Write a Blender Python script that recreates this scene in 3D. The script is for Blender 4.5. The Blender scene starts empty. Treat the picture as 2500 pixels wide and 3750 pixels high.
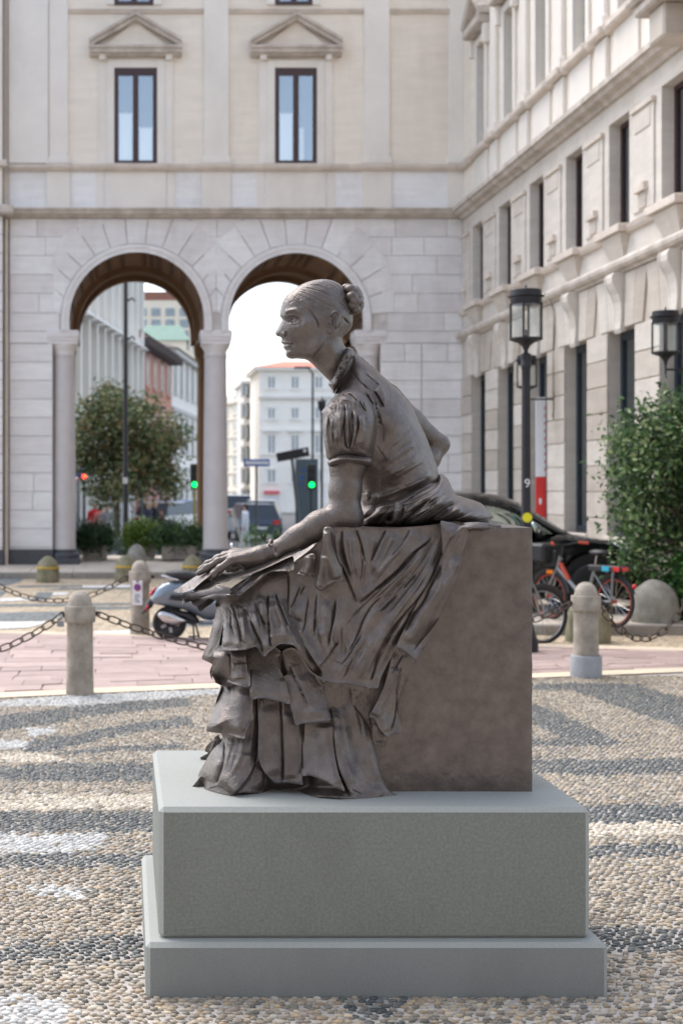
import bpy, bmesh, math, random
import numpy as np
from mathutils import Vector, Matrix
sc = bpy.context.scene
COL = sc.collection
R = math.radians
# ---------------------------------------------------------------- camera
# photo pixels are 2500 x 3750; the level camera looks along +Y from 1.8 m, lens shifted (cropped, rectified photograph)
F, CX, CY, CAMZ = 5261.6, 454.4, 1777.8, 1.8
cam_d = bpy.data.cameras.new('camera'); cam = bpy.data.objects.new('camera', cam_d); COL.objects.link(cam)
cam.location = (0, 0, CAMZ); cam.rotation_euler = (R(90), 0, 0)
cam_d.sensor_fit = 'AUTO'; cam_d.sensor_width = 36.0
cam_d.lens = F/3750*36.0
cam_d.shift_x = (1250-CX)/3750; cam_d.shift_y = -(1875-CY)/3750
cam_d.clip_start = 0.05; cam_d.clip_end = 2000
cam_d.dof.use_dof = True; cam_d.dof.focus_distance = 5.42; cam_d.dof.aperture_fstop = 3.6
sc.camera = cam
# ---------------------------------------------------------------- sky, sun, exposure: bright overcast
world = bpy.data.worlds.new('World'); sc.world = world; world.use_nodes = True
_nt = world.node_tree; _nt.nodes.clear()
_out = _nt.nodes.new('ShaderNodeOutputWorld'); _bg = _nt.nodes.new('ShaderNodeBackground'); _sky = _nt.nodes.new('ShaderNodeTexSky')
_sky.sky_type = 'NISHITA'; _sky.sun_disc = False
SUN_EL, SUN_AZ = R(56), R(-140)      # azimuth measured from -Y (behind the camera) towards +X: the veiled sun stands beyond the arcade, to the left
_sky.sun_elevation = SUN_EL; _sky.air_density = 1.0; _sky.dust_density = 2.0; _sky.ozone_density = 1.0
_hs = _nt.nodes.new('ShaderNodeHueSaturation'); _hs.inputs['Saturation'].default_value = 0.6
_nt.links.new(_sky.outputs[0], _hs.inputs['Color']); _nt.links.new(_hs.outputs[0], _bg.inputs[0]); _nt.links.new(_bg.outputs[0], _out.inputs[0])
_bg.inputs[1].default_value = 0.15
sun_d = bpy.data.lights.new('sun', 'SUN'); sun = bpy.data.objects.new('sun', sun_d); COL.objects.link(sun)
sun_d.energy = 0.85; sun_d.angle = R(45); sun_d.color = (1.0, 0.97, 0.94)
_sv = Vector((math.sin(SUN_AZ)*math.cos(SUN_EL), -math.cos(SUN_AZ)*math.cos(SUN_EL), math.sin(SUN_EL)))   # towards the sun
sun.rotation_euler = _sv.to_track_quat('Z', 'Y').to_euler(); sun.location = _sv*40 + Vector((0, 10, 0))
_sky.sun_rotation = math.atan2(_sv.x, _sv.y)
sc.view_settings.view_transform = 'Standard'; sc.view_settings.look = 'None'; sc.view_settings.gamma = 1.0
sc.view_settings.use_curve_mapping = False; sc.view_settings.exposure = 1.42
sc.render.engine = 'CYCLES'
sc.cycles.use_denoising = True; sc.cycles.max_bounces = 6; sc.cycles.diffuse_bounces = 3; sc.cycles.glossy_bounces = 3
sc.cycles.transmission_bounces = 4; sc.cycles.transparent_max_bounces = 6; sc.cycles.sample_clamp_indirect = 6.0

# ---------------------------------------------------------------- helpers
def P(px, py, Y):
    """photo pixel + depth -> point"""
    return Vector(((px-CX)*Y/F, Y, CAMZ-(py-CY)*Y/F))
def V(px, py, Y):
    """same, pixels read in the 1568-wide view of the photograph"""
    return P(px*1.59439, py*1.59439, Y)
def tag(o, label=None, cat=None, group=None, kind=None):
    if label: o['label'] = label
    if cat: o['category'] = cat
    if group: o['group'] = group
    if kind: o['kind'] = kind
    return o
def empty(name, loc=(0, 0, 0), rz=0.0, parent=None):
    o = bpy.data.objects.new(name, None); COL.objects.link(o)
    o.location = loc; o.rotation_euler = (0, 0, rz); o.empty_display_size = 0.1
    if parent: o.parent = parent
    return o
def link(name, me, mat=None, parent=None, loc=None, smooth=False):
    if mat is not None and len(me.materials) == 0: me.materials.append(mat)
    if smooth: me.polygons.foreach_set('use_smooth', [True]*len(me.polygons))
    o = bpy.data.objects.new(name, me); COL.objects.link(o)
    if parent: o.parent = parent
    if loc is not None: o.location = loc
    return o
def adopt(o, parent):
    o.parent = parent; o.matrix_parent_inverse = Matrix.Translation(-parent.location) if parent.type == 'EMPTY' else Matrix.Identity(4); return o
def copy_tree(o, parent=None):
    c = o.copy(); COL.objects.link(c)
    if parent is not None: c.parent = parent
    for ch in [x for x in bpy.data.objects if x.parent == o and x is not c]: copy_tree(ch, c)
    return c
class MB:
    """collects shapes, build() links them as one mesh object"""
    def __init__(s): s.v = []; s.f = []; s.sm = []
    def add(s, vs, fs, smooth=False):
        n = len(s.v); s.v += [tuple(v) for v in vs]; s.f += [tuple(i+n for i in f) for f in fs]; s.sm += [smooth]*len(fs); return s
    def box(s, lo, hi, b=0.0):
        x0, y0, z0 = lo; x1, y1, z1 = hi
        if b <= 0:
            vs = [(x0,y0,z0),(x1,y0,z0),(x1,y1,z0),(x0,y1,z0),(x0,y0,z1),(x1,y0,z1),(x1,y1,z1),(x0,y1,z1)]
            return s.add(vs, [(3,2,1,0),(4,5,6,7),(0,1,5,4),(1,2,6,5),(2,3,7,6),(3,0,4,7)])
        bm = bmesh.new(); bmesh.ops.create_cube(bm, size=1)
        for v in bm.verts: v.co = ((x0+x1)/2+v.co.x*(x1-x0), (y0+y1)/2+v.co.y*(y1-y0), (z0+z1)/2+v.co.z*(z1-z0))
        bmesh.ops.bevel(bm, geom=bm.edges[:], offset=b, segments=1, affect='EDGES', profile=0.5)
        return s.bm(bm)
    def bm(s, bm, smooth=False):
        bm.verts.index_update(); vs = [v.co[:] for v in bm.verts]; fs = [[v.index for v in f.verts] for f in bm.faces]; bm.free()
        return s.add(vs, fs, smooth)
    def tube(s, pts, r, n=8, caps=True, smooth=True, closed=False, flat=1.0):
        pts = [Vector(p) for p in pts]; m = len(pts); rs = r if hasattr(r, '__len__') else [r]*m
        vs = []; up = None
        for i, p in enumerate(pts):
            if closed: t = (pts[(i+1) % m]-pts[i-1])
            else: t = (pts[min(i+1, m-1)]-pts[max(i-1, 0)])
            t = t.normalized() if t.length > 1e-9 else Vector((0, 0, 1))
            if up is None:
                a = Vector((0, 0, 1)) if abs(t.z) < 0.9 else Vector((0, 1, 0))
                up = (a - t*a.dot(t)).normalized()
            else:
                up = up - t*up.dot(t); up = up.normalized() if up.length > 1e-6 else t.orthogonal().normalized()
            sd = t.cross(up)
            for k in range(n):
                a = 2*math.pi*k/n; vs.append(p + (up*math.cos(a)*flat + sd*math.sin(a))*rs[i])
        fs = []
        for i in range(m if closed else m-1):
            j = (i+1) % m
            for k in range(n): fs.append((i*n+k, j*n+k, j*n+(k+1) % n, i*n+(k+1) % n))
        s.add(vs, fs, smooth)
        if caps and not closed:
            s.add(vs[:n], [tuple(range(n))]); s.add(vs[-n:], [tuple(reversed(range(n)))])
        return s
    def lathe(s, prof, n=20, c=(0, 0, 0), smooth=True, axis='z'):
        """prof = [(r, z)] bottom to top"""
        vs = []; fs = []; m = len(prof)
        for r, z in prof:
            for k in range(n):
                a = 2*math.pi*k/n; x, y = r*math.cos(a), r*math.sin(a)
                vs.append((c[0]+x, c[1]+y, c[2]+z) if axis == 'z' else ((c[0]+x, c[1]-z, c[2]+y) if axis == 'y' else (c[0]+z, c[1]+x, c[2]+y)))
        for i in range(m-1):
            for k in range(n): fs.append((i*n+k, i*n+(k+1) % n, (i+1)*n+(k+1) % n, (i+1)*n+k))
        s.add(vs, fs, smooth)
        if prof[0][0] > 1e-6: s.add(vs[:n], [tuple(reversed(range(n)))])
        if prof[-1][0] > 1e-6: s.add(vs[-n:], [tuple(range(n))])
        return s
    def prism(s, poly, a, b, plane='xz'):
        """closed 2D polygon extruded between a and b along the third axis"""
        n = len(poly)
        def mk(p, t): return (p[0], t, p[1]) if plane == 'xz' else ((t, p[0], p[1]) if plane == 'yz' else (p[0], p[1], t))
        vs = [mk(p, a) for p in poly] + [mk(p, b) for p in poly]
        fs = [tuple(range(n)), tuple(reversed(range(n, 2*n)))] + [(i, i+n, (i+1) % n+n, (i+1) % n) for i in range(n)]
        return s.add(vs, fs)
    def ball(s, c, r, n=10, m=6, sq=(1, 1, 1)):
        vs = []; fs = []
        for j in range(m+1):
            t = math.pi*j/m
            for k in range(n):
                a = 2*math.pi*k/n; vs.append((c[0]+r*sq[0]*math.sin(t)*math.cos(a), c[1]+r*sq[1]*math.sin(t)*math.sin(a), c[2]-r*sq[2]*math.cos(t)))
        for j in range(m):
            for k in range(n): fs.append((j*n+k, j*n+(k+1) % n, (j+1)*n+(k+1) % n, (j+1)*n+k))
        return s.add(vs, fs, True)
    def mesh(s, name, fix=True):
        me = bpy.data.meshes.new(name); me.from_pydata(s.v, [], s.f); me.polygons.foreach_set('use_smooth', s.sm)
        if fix:
            bm = bmesh.new(); bm.from_mesh(me); bmesh.ops.remove_doubles(bm, verts=bm.verts, dist=1e-6)
            bmesh.ops.recalc_face_normals(bm, faces=bm.faces); bm.to_mesh(me); bm.free()
        me.update()
        if any(s.sm): me.set_sharp_from_angle(angle=R(42))
        return me
    def build(s, name, mat, parent=None, fix=True, loc=None): return link(name, s.mesh(name, fix), mat, parent, loc)

# ---------------------------------------------------------------- materials
def lin(r, g, b):
    f = lambda c: ((c/255+0.055)/1.055)**2.4 if c/255 > 0.04045 else c/255/12.92
    return (f(r), f(g), f(b), 1)
def mat(name, col, rough=0.7, metal=0.0, var=0.12, scale=6.0, bump=0.0, bscale=40.0, spec=0.5, col2=None, detail=6.0, trans=0.0, emit=None, coord='Object', stretch=None, clear=0.0, alpha=1.0, ior=None, bdist=0.02):
    """procedural surface: two-tone noise colour, uneven gloss, fine relief"""
    m = bpy.data.materials.new(name); m.use_nodes = True; nt = m.node_tree; b = nt.nodes['Principled BSDF']; L = nt.links.new
    c = tuple(col)[:3]; c2 = tuple(col2)[:3] if col2 else tuple(x*(1-var) for x in c); c1 = c if col2 else tuple(min(1, x*(1+var)) for x in c)
    tc = nt.nodes.new('ShaderNodeTexCoord'); src = tc.outputs[coord]
    if stretch:
        mp = nt.nodes.new('ShaderNodeMapping'); mp.inputs['Scale'].default_value = stretch; L(src, mp.inputs[0]); src = mp.outputs[0]
    n1 = nt.nodes.new('ShaderNodeTexNoise'); n1.inputs['Scale'].default_value = scale; n1.inputs['Detail'].default_value = detail; n1.inputs['Roughness'].default_value = 0.62
    L(src, n1.inputs['Vector'])
    rp = nt.nodes.new('ShaderNodeValToRGB'); rp.color_ramp.elements[0].position = 0.32; rp.color_ramp.elements[1].position = 0.68
    rp.color_ramp.elements[0].color = (*c2, 1); rp.color_ramp.elements[1].color = (*c1, 1)
    L(n1.outputs['Fac'], rp.inputs[0]); L(rp.outputs[0], b.inputs['Base Color'])
    b.inputs['Roughness'].default_value = rough; b.inputs['Metallic'].default_value = metal
    b.inputs['Specular IOR Level'].default_value = spec; b.inputs['Transmission Weight'].default_value = trans
    b.inputs['Coat Weight'].default_value = clear; b.inputs['Coat Roughness'].default_value = 0.05
    if ior: b.inputs['IOR'].default_value = ior
    b.inputs['Alpha'].default_value = alpha
    if emit: b.inputs['Emission Color'].default_value = (*emit[0], 1); b.inputs['Emission Strength'].default_value = emit[1]
    if bump > 0:
        n2 = nt.nodes.new('ShaderNodeTexNoise'); n2.inputs['Scale'].default_value = bscale; n2.inputs['Detail'].default_value = 5
        L(src, n2.inputs['Vector']); bp = nt.nodes.new('ShaderNodeBump'); bp.inputs['Strength'].default_value = bump; bp.inputs['Distance'].default_value = bdist
        L(n2.outputs['Fac'], bp.inputs['Height']); L(bp.outputs[0], b.inputs['Normal'])
    return m

# ================================================================ ground
def gp(px, py, z=0.0):
    Y = (CAMZ-z)*F/(py-CY); return ((px-CX)*Y/F, Y)
def cp(x0, y0, s): return lambda *p: [gp(x0+s*a, y0+s*b) for a, b in p]
L2 = cp(0, 2500, .4464); L3 = cp(0, 3100, .38265); R4 = cp(1900, 2350, .3827); R5 = cp(2000, 3000, .3189); B5 = cp(500, 2650, 1.148)
def sheet_mesh(name, poly, z, mt, parent=None, sub=0):
    bm = bmesh.new(); vs = [bm.verts.new((x, y, z)) for x, y in poly]; f = bm.faces.new(vs)
    if f.normal.z < 0 or sum((poly[i][0]*poly[(i+1) % len(poly)][1]-poly[(i+1) % len(poly)][0]*poly[i][1]) for i in range(len(poly))) < 0: f.normal_flip()
    bmesh.ops.triangulate(bm, faces=bm.faces[:]); me = bpy.data.meshes.new(name); bm.to_mesh(me); bm.free()
    return link(name, me, mt, parent)
M_mortar = mat('mortar_bed', lin(172, 165, 157), rough=0.9, scale=9, var=0.2, bump=0.4, bscale=90, detail=8)
def pebble_far(name, c1, c2, sc_=26.0):
    m = bpy.data.materials.new(name); m.use_nodes = True; nt = m.node_tree; b = nt.nodes['Principled BSDF']; L = nt.links.new
    tc = nt.nodes.new('ShaderNodeTexCoord'); mp = nt.nodes.new('ShaderNodeMapping'); mp.inputs['Scale'].default_value = (0.8, 1.1, 1); L(tc.outputs['Object'], mp.inputs[0])
    v = nt.nodes.new('ShaderNodeTexVoronoi'); v.inputs['Scale'].default_value = sc_; L(mp.outputs[0], v.inputs['Vector'])
    r = nt.nodes.new('ShaderNodeValToRGB'); r.color_ramp.elements[0].color = (*c1, 1); r.color_ramp.elements[1].color = (*c2, 1); r.color_ramp.elements[0].position = .2; r.color_ramp.elements[1].position = .8
    sp = nt.nodes.new('ShaderNodeSeparateColor'); L(v.outputs['Color'], sp.inputs[0]); L(sp.outputs[0], r.inputs[0])
    n = nt.nodes.new('ShaderNodeTexNoise'); n.inputs['Scale'].default_value = 1.3; n.inputs['Detail'].default_value = 5; L(tc.outputs['Object'], n.inputs['Vector'])
    mx = nt.nodes.new('ShaderNodeMix'); mx.data_type = 'RGBA'; mx.blend_type = 'MULTIPLY'; mx.inputs[0].default_value = 0.45
    L(r.outputs[0], mx.inputs[6]); L(n.outputs['Color'], mx.inputs[7]); L(r.outputs[0], b.inputs['Base Color'])
    bp = nt.nodes.new('ShaderNodeBump'); bp.invert = True; bp.inputs['Strength'].default_value = 0.9; bp.inputs['Distance'].default_value = 0.03; L(v.outputs['Distance'], bp.inputs['Height']); L(bp.outputs[0], b.inputs['Normal'])
    b.inputs['Roughness'].default_value = 0.7; return m
def l3(*c): return lin(*c)[:3]
M_pf_tan = pebble_far('far_tan_pebbles', l3(150, 132, 108), l3(205, 188, 162)); M_pf_dark = pebble_far('far_dark_pebbles', l3(88, 94, 96), l3(128, 132, 130)); M_pf_white = pebble_far('far_white_pebbles', l3(205, 205, 202), l3(232, 232, 230))
ground = empty('ground', (0, 12, 0)); tag(ground, kind='structure')
def gchild(o): o.parent = ground; o.matrix_parent_inverse = Matrix.Translation(-ground.location); return o
M_asph = mat('street_asphalt', lin(96, 95, 94), rough=0.9, scale=3, var=0.15, bump=0.3, bscale=60)
# one sheet to the horizon: level in the square, dropping gently behind the arcade
def ground_sheet():
    ys = [-30, 34.3, 36.5, 46, 60, 120, 400, 900]; zs = [-.012, -.012, -.05, -.45, -.47, -.47, -.47, -.47]; vs = []; fs = []
    for y, z in zip(ys, zs):
        w = 30 if y < 40 else 60+y; vs += [(-w, y, z), (w, y, z)]
    fs = [(2*i, 2*i+1, 2*i+3, 2*i+2) for i in range(len(ys)-1)]
    me = bpy.data.meshes.new('ground_sheet'); me.from_pydata(vs, [], fs); me.update(); return link('ground_sheet', me, M_asph)
gchild(ground_sheet())
# mortar bed of the near mosaic, and the far mosaic
NEAR_EDGE = [(-4, 11.1), (-1.0, 12.15), (.58, 12.66), (2.2, 13.02), (3.94, 13.42), (7.2, 14.3)]
def edgeY(x):
    for (a, b), (c, d) in zip(NEAR_EDGE, NEAR_EDGE[1:]):
        if a <= x <= c: return b+(d-b)*(x-a)/(c-a)
    return NEAR_EDGE[0][1] if x < -4 else NEAR_EDGE[-1][1]
gchild(sheet_mesh('mortar_bed', [(-4, -8), (7.2, -8), (7.2, 14.3), (3.94, 13.42), (2.2, 13.02), (.58, 12.66), (-1, 12.15), (-4, 11.1)], -.004, M_mortar))
FAR_EDGE = [(-4, 18.2), (-1.5, 17.75), (2, 17.0), (7.2, 15.6)]
gchild(sheet_mesh('far_mosaic', [(-6, 18.4)]+FAR_EDGE[1:]+[(7.2, 30.6), (-6, 30.6)], -.004, M_pf_tan))
rsg = random.Random(3)
def band(pts, mt, z):
    gchild(sheet_mesh('mosaic_band', pts, z, mt))
E5 = cp(0, 1850, .3189); E0 = cp(0, 1900, .574)
band(E5((-200, 800), (310, 815), (240, 880), (60, 930), (-200, 930)), M_pf_dark, .001)
band(E5((-200, 985), (100, 985), (30, 1040), (-200, 1060)), M_pf_dark, .001)
band(E5((430, 1000), (620, 1000), (560, 1080), (350, 1110), (400, 1040)), M_pf_dark, .001)
band(E5((5, 1072), (360, 1065), (330, 1095), (0, 1108)), M_pf_white, .004); band(E5((620, 1005), (800, 1000), (760, 1030), (600, 1035)), M_pf_white, .004)
band(E5((950, 925), (1500, 915), (1500, 945), (950, 945)), M_pf_white, .001); band(E5((200, 925), (950, 915), (950, 935), (200, 945)), M_pf_dark, .001)
band(E5((700, 950), (1500, 950), (1500, 962), (500, 975)), M_pf_dark, .001); band(E5((-100, 1135), (700, 1130), (1500, 1120), (1500, 1145), (700, 1160), (-100, 1165)), M_pf_dark, .001)
band(E0((-100, 600), (420, 590), (420, 630), (250, 650), (-100, 655)), M_pf_dark, .001); band(E0((-100, 660), (330, 655), (180, 695), (-100, 708)), M_pf_white, .004)
band(E0((600, 720), (960, 705), (960, 730), (600, 748)), M_pf_white, .004); band(E0((960, 660), (1560, 640), (1560, 680), (960, 690)), M_pf_dark, .001)
band(E0((420, 560), (860, 560), (860, 575), (420, 585)), M_pf_dark, .001)
# cream border, pink slabs
M_cream = mat('cream_border', lin(206, 190, 166), rough=0.85, scale=4, var=0.08, bump=0.2)
road = empty('road', (0, 15, 0)); tag(road, kind='structure')
def rchild(o): o.parent = road; o.matrix_parent_inverse = Matrix.Translation(-road.location); return o
def strip(f0, f1, z, mt, name, x0=-4.0, x1=7.2, n=24):
    xs = [x0+(x1-x0)*i/n for i in range(n+1)]
    return sheet_mesh(name, [(x, f0(x)) for x in xs]+[(x, f1(x)) for x in reversed(xs)], z, mt)
def farY(x):
    for (a, b), (c, d) in zip(FAR_EDGE, FAR_EDGE[1:]):
        if a <= x <= c: return b+(d-b)*(x-a)/(c-a)
    return 18.2
M_joint = mat('slab_joint', lin(150, 126, 117), rough=0.95, scale=14, var=0.3, bump=0.3)
rchild(strip(lambda x: edgeY(x)+.0, lambda x: farY(x), -.006, M_joint, 'slab_bed'))
rchild(strip(lambda x: edgeY(x)+.02, lambda x: edgeY(x)+.34, .006, M_cream, 'border_strip')); rchild(strip(lambda x: farY(x)-.3, lambda x: farY(x), .006, M_cream, 'border_strip'))
M_slabs = [mat('pink_slab_%d' % i, lin(*c), rough=0.8, scale=5, var=0.09, bump=0.25, bscale=30) for i, c in enumerate([(170, 149, 141), (165, 144, 137), (176, 155, 147), (160, 140, 133)])]
def slabs():
    rs = random.Random(11); row = 0; t = 0.0
    rows = 14
    for r in range(rows):
        x = -4.0+rs.uniform(0, .5)
        while x < 7.0:
            w = rs.uniform(.3, .75); x2 = min(x+w, 7.15)
            def yy(xx, k): a, b = edgeY(xx)+.36, farY(xx)-.32; return a+(b-a)*k/rows
            j = [rs.uniform(-.035, .035) for _ in range(4)]; g = rs.choice([.002, .003, .004, .012])
            pts = [(x+g/2, yy(x, r)+g/2+j[0]*.4), (x2-g/2, yy(x2, r)+g/2+j[1]*.4), (x2-g/2+j[2]*.3, yy(x2, r+1)-g/2), (x+g/2+j[3]*.3, yy(x, r+1)-g/2)]
            z = rs.uniform(.004, .012); tz = rs.uniform(-.003, .003)
            mb = MB(); vs = [(p[0], p[1], -.03) for p in pts]+[(p[0], p[1], z+(tz if i < 2 else -tz)) for i, p in enumerate(pts)]
            mb.add(vs, [(4, 5, 6, 7), (0, 1, 5, 4), (1, 2, 6, 5), (2, 3, 7, 6), (3, 0, 4, 7)])
            rchild(mb.build('paving_slab', rs.choice(M_slabs), fix=False)); x = x2
slabs()
# pavement in front of the arcade, with its kerb, and along the palace wall
M_pave = mat('pavement_stone', lin(196, 184, 168), rough=0.85, scale=2.2, var=0.1, bump=0.2, bscale=40); M_kerb = mat('kerb_stone', lin(150, 144, 136), rough=0.85, scale=8, var=0.15, bump=0.3, bscale=50)
pav = empty('pavement', (0, 29, 0)); tag(pav, kind='structure')
def pchild(o): o.parent = pav; o.matrix_parent_inverse = Matrix.Translation(-pav.location); return o
rsk = random.Random(8); x = -6.0
while x < 4.2:
    w = min(rsk.uniform(1.0, 1.5), 4.25-x); pchild(MB().box((x+.004, 27.75, -.05), (x+w-.004, 27.95, .12), .012).build('kerb_stone', M_kerb)); x += w
for r in range(5):
    x = -6.0+rsk.uniform(0, .4)
    while x < 4.2:
        w = min(rsk.uniform(.7, 1.1), 4.25-x); y0 = 27.96+r*1.3; pchild(MB().box((x+.004, y0, -.05), (x+w-.004, y0+1.292, .117+rsk.uniform(0, .003)), .004).build('paving_slab', M_pave)); x += w
y = 17.3
while y < 30.5:
    w = min(1.2, 30.6-y); pchild(MB().box((3.6, y+.004, -.05), (3.78, y+w-.004, .12), .012).build('kerb_stone', M_kerb)); y += w
x = 3.79
while x < 7.2:
    w = min(1.1, 7.2-x); pchild(MB().box((x+.004, 17.3, -.05), (x+w-.004, 17.48, .12), .012).build('kerb_stone', M_kerb)); x += w
for r in range(12):
    x = 3.79; y0 = 17.49+r*1.09
    while x < 7.15:
        w = min(rsk.uniform(.8, 1.1), 7.19-x); pchild(MB().box((x+.004, y0, -.05), (x+w-.004, y0+1.084, .117+rsk.uniform(0, .003)), .004).build('paving_slab', M_pave)); x += w
# ---- pebbles of the near mosaic
DARK = [L2((-700, 280), (0, 268), (300, 240), (600, 192), (1000, 160), (1568, 122), (1568, 190), (1000, 245), (700, 285), (350, 350), (0, 392), (-700, 400)),
 L2((140, 572), (300, 470), (600, 425), (1000, 350), (1568, 275), (1568, 345), (1000, 430), (700, 492), (400, 565)), L2((440, 592), (640, 548), (1000, 518), (1568, 498), (1568, 545), (1000, 562)),
 L2((-700, 700), (0, 690), (500, 660), (4300, 655), (4300, 792), (600, 812), (0, 800), (-700, 800)), L2((-700, 1050), (600, 1060), (4300, 1038), (4300, 1232), (600, 1225), (-700, 1245)), L2((-700, 1410), (4300, 1395), (4300, 1505), (-700, 1515)),
 L3((-700, 1000), (150, 910), (700, 880), (1420, 835), (1420, 1095), (800, 1095), (0, 1062), (-700, 1050)),
 R4((100, 412), (700, 395), (1100, 405), (1568, 540), (2900, 640), (2900, 930), (1568, 830), (1000, 640), (700, 530), (480, 460), (100, 460)),
 R4((100, 590), (400, 685), (700, 830), (950, 950), (1010, 982), (800, 1000), (100, 1000), (100, 935), (440, 935), (100, 770)),
 R4((100, 1115), (1000, 1130), (1568, 1105), (2900, 1100), (2900, 1250), (1568, 1260), (700, 1285), (100, 1250)), R4((500, 1560), (2900, 1550), (2900, 1730), (500, 1740)),
 R5((400, 320), (1000, 285), (1568, 275), (2900, 270), (2900, 380), (1568, 395), (1000, 440), (400, 455)), R5((300, 1230), (1000, 1250), (2900, 1300), (2900, 1500), (1000, 1530), (300, 1560)), B5((690, 865), (870, 870), (850, 960), (720, 955), (640, 890))]
WHITE = [L2((-300, 185), (0, 150), (600, 100), (1100, 70), (1900, 20), (1900, 85), (1100, 150), (600, 190), (0, 192), (-300, 215)), L2((200, 375), (430, 368), (450, 405), (260, 440)), L2((-700, 480), (280, 480), (160, 540), (-700, 560)), L2((-700, 1240), (860, 1240), (880, 1340), (700, 1385), (-700, 1400)),
 L3((250, 385), (600, 362), (830, 430), (800, 490), (420, 480)), L3((-700, 1430), (200, 1440), (760, 1440), (700, 1520), (620, 1699), (500, 1800), (-700, 1800))]
CREAM = [L2((-700, 910), (1300, 920), (1300, 1030), (-700, 1050)), L2((-700, 570), (400, 580), (520, 640), (-700, 680)), R5((400, 60), (1568, 40), (1568, 160), (400, 190)), R4((700, 1730), (1568, 1720), (1568, 1850), (700, 1850))]
def pebbles():
    rs = np.random.RandomState(21); pts = []
    sx, sy = .0345, .0275
    ys = np.arange(4.55, 13.6, sy)
    for i, y in enumerate(ys):
        a, b = -.0864*y-1.1, min(.389*y+1.3, 7.0); n = int((b-a)/sx)
        xs = a+(np.arange(n)+.5*(i % 2))*sx; pts.append(np.stack([xs, np.full(n, y)], 1))
    p = np.vstack(pts); n = len(p); p += rs.uniform(-.5, .5, (n, 2))*(sx*.5, sy*.5)
    e = np.interp(p[:, 0], [q[0] for q in NEAR_EDGE], [q[1] for q in NEAR_EDGE]); k = p[:, 1] < e-.005
    bx0, bx1 = P(582, 0, 5.11).x-.055, P(2160, 0, 5.11).x+.055
    k &= ~((p[:, 0] > bx0) & (p[:, 0] < bx1) & (p[:, 1] > 5.052) & (p[:, 1] < 6.29)); p = p[k]; n = len(p)
    cls = np.zeros(n, int); jx, jy = p[:, 0]+rs.normal(0, .022, n), p[:, 1]+rs.normal(0, .03, n)
    for c, lst in ((1, DARK), (3, CREAM), (2, WHITE)):
        for poly in lst: cls[inside(jx, jy, poly)] = c
    pal = {0: [(176, 162, 142), (158, 146, 128), (190, 174, 152), (140, 131, 117), (172, 152, 124), (182, 170, 152), (128, 121, 110), (160, 146, 132), (186, 178, 166), (118, 114, 106)], 1: [(100, 104, 105), (86, 91, 93), (116, 119, 118), (78, 84, 86), (110, 114, 110), (130, 131, 128), (140, 136, 126)], 2: [(206, 206, 205), (192, 192, 191), (214, 214, 212)], 3: [(214, 202, 182), (226, 216, 198), (200, 186, 164), (218, 206, 190)]}
    lim = {c: np.array([l3(*q) for q in v]) for c, v in pal.items()}
    col = np.zeros((n, 3))
    for c in lim: m = cls == c; col[m] = lim[c][rs.randint(0, len(lim[c]), m.sum())]
    sw = rs.rand(n) < .035; col[sw] = lim[0][rs.randint(0, 8, sw.sum())]*.8
    col *= rs.uniform(.6, .98, (n, 1))*np.array((1.02, 1.0, .95))*np.where(cls == 1, .8, 1.0)[:, None]
    a = rs.uniform(.0128, .0188, n)*np.where(cls == 2, 1.08, 1)*np.interp(p[:, 1], [5.5, 8.5], [1.0, 1.1]); b = a*rs.uniform(.5, .82, n)*np.interp(p[:, 1], [5.5, 8.5], [1.0, 1.12]); hgt = rs.uniform(.0045, .0098, n)
    th = rs.normal(0, .26, n)+.35*np.sin(p[:, 0]*1.7+p[:, 1]*.9)
    big = rs.rand(n) < .08; a[big] *= 1.25; b[big] *= 1.2; sm = rs.rand(n) < .12; a[sm] *= .72; b[sm] *= .8
    return p, a, b, hgt, th, col
def dome(ns, rings):
    vs = []; fs = []
    for r, z in rings:
        vs += [(r*math.cos(2*math.pi*k/ns), r*math.sin(2*math.pi*k/ns), z) for k in range(ns)]
    vs.append((0, 0, 1.0)); m = len(rings)
    for i in range(m-1): fs += [(i*ns+k, i*ns+(k+1) % ns, (i+1)*ns+(k+1) % ns, (i+1)*ns+k) for k in range(ns)]
    fs += [((m-1)*ns+k, (m-1)*ns+(k+1) % ns, m*ns) for k in range(ns)]
    return np.array(vs), fs
def pebble_mat(name, obj):
    m = mat(name, (.5, .5, .5), rough=0.5, scale=60, var=0.1, bump=0.15, bscale=200, bdist=.003); nt = m.node_tree; b = nt.nodes['Principled BSDF']
    if obj: at = nt.nodes.new('ShaderNodeObjectInfo'); c = at.outputs['Color']
    else: at = nt.nodes.new('ShaderNodeAttribute'); at.attribute_name = 'Col'; c = at.outputs['Color']
    tc = nt.nodes.new('ShaderNodeTexCoord'); n = nt.nodes.new('ShaderNodeTexNoise'); n.inputs['Scale'].default_value = 110; n.inputs['Detail'].default_value = 4; nt.links.new(tc.outputs['Object'], n.inputs['Vector'])
    mr = nt.nodes.new('ShaderNodeMapRange'); mr.inputs[3].default_value = .78; mr.inputs[4].default_value = 1.2; nt.links.new(n.outputs['Fac'], mr.inputs[0])
    mx = nt.nodes.new('ShaderNodeMix'); mx.data_type = 'RGBA'; mx.blend_type = 'MULTIPLY'; mx.inputs[0].default_value = 1.0
    nt.links.new(c, mx.inputs[6]); nt.links.new(mr.outputs[0], mx.inputs[7]); nt.links.new(mx.outputs[2], b.inputs['Base Color']); return m
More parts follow.
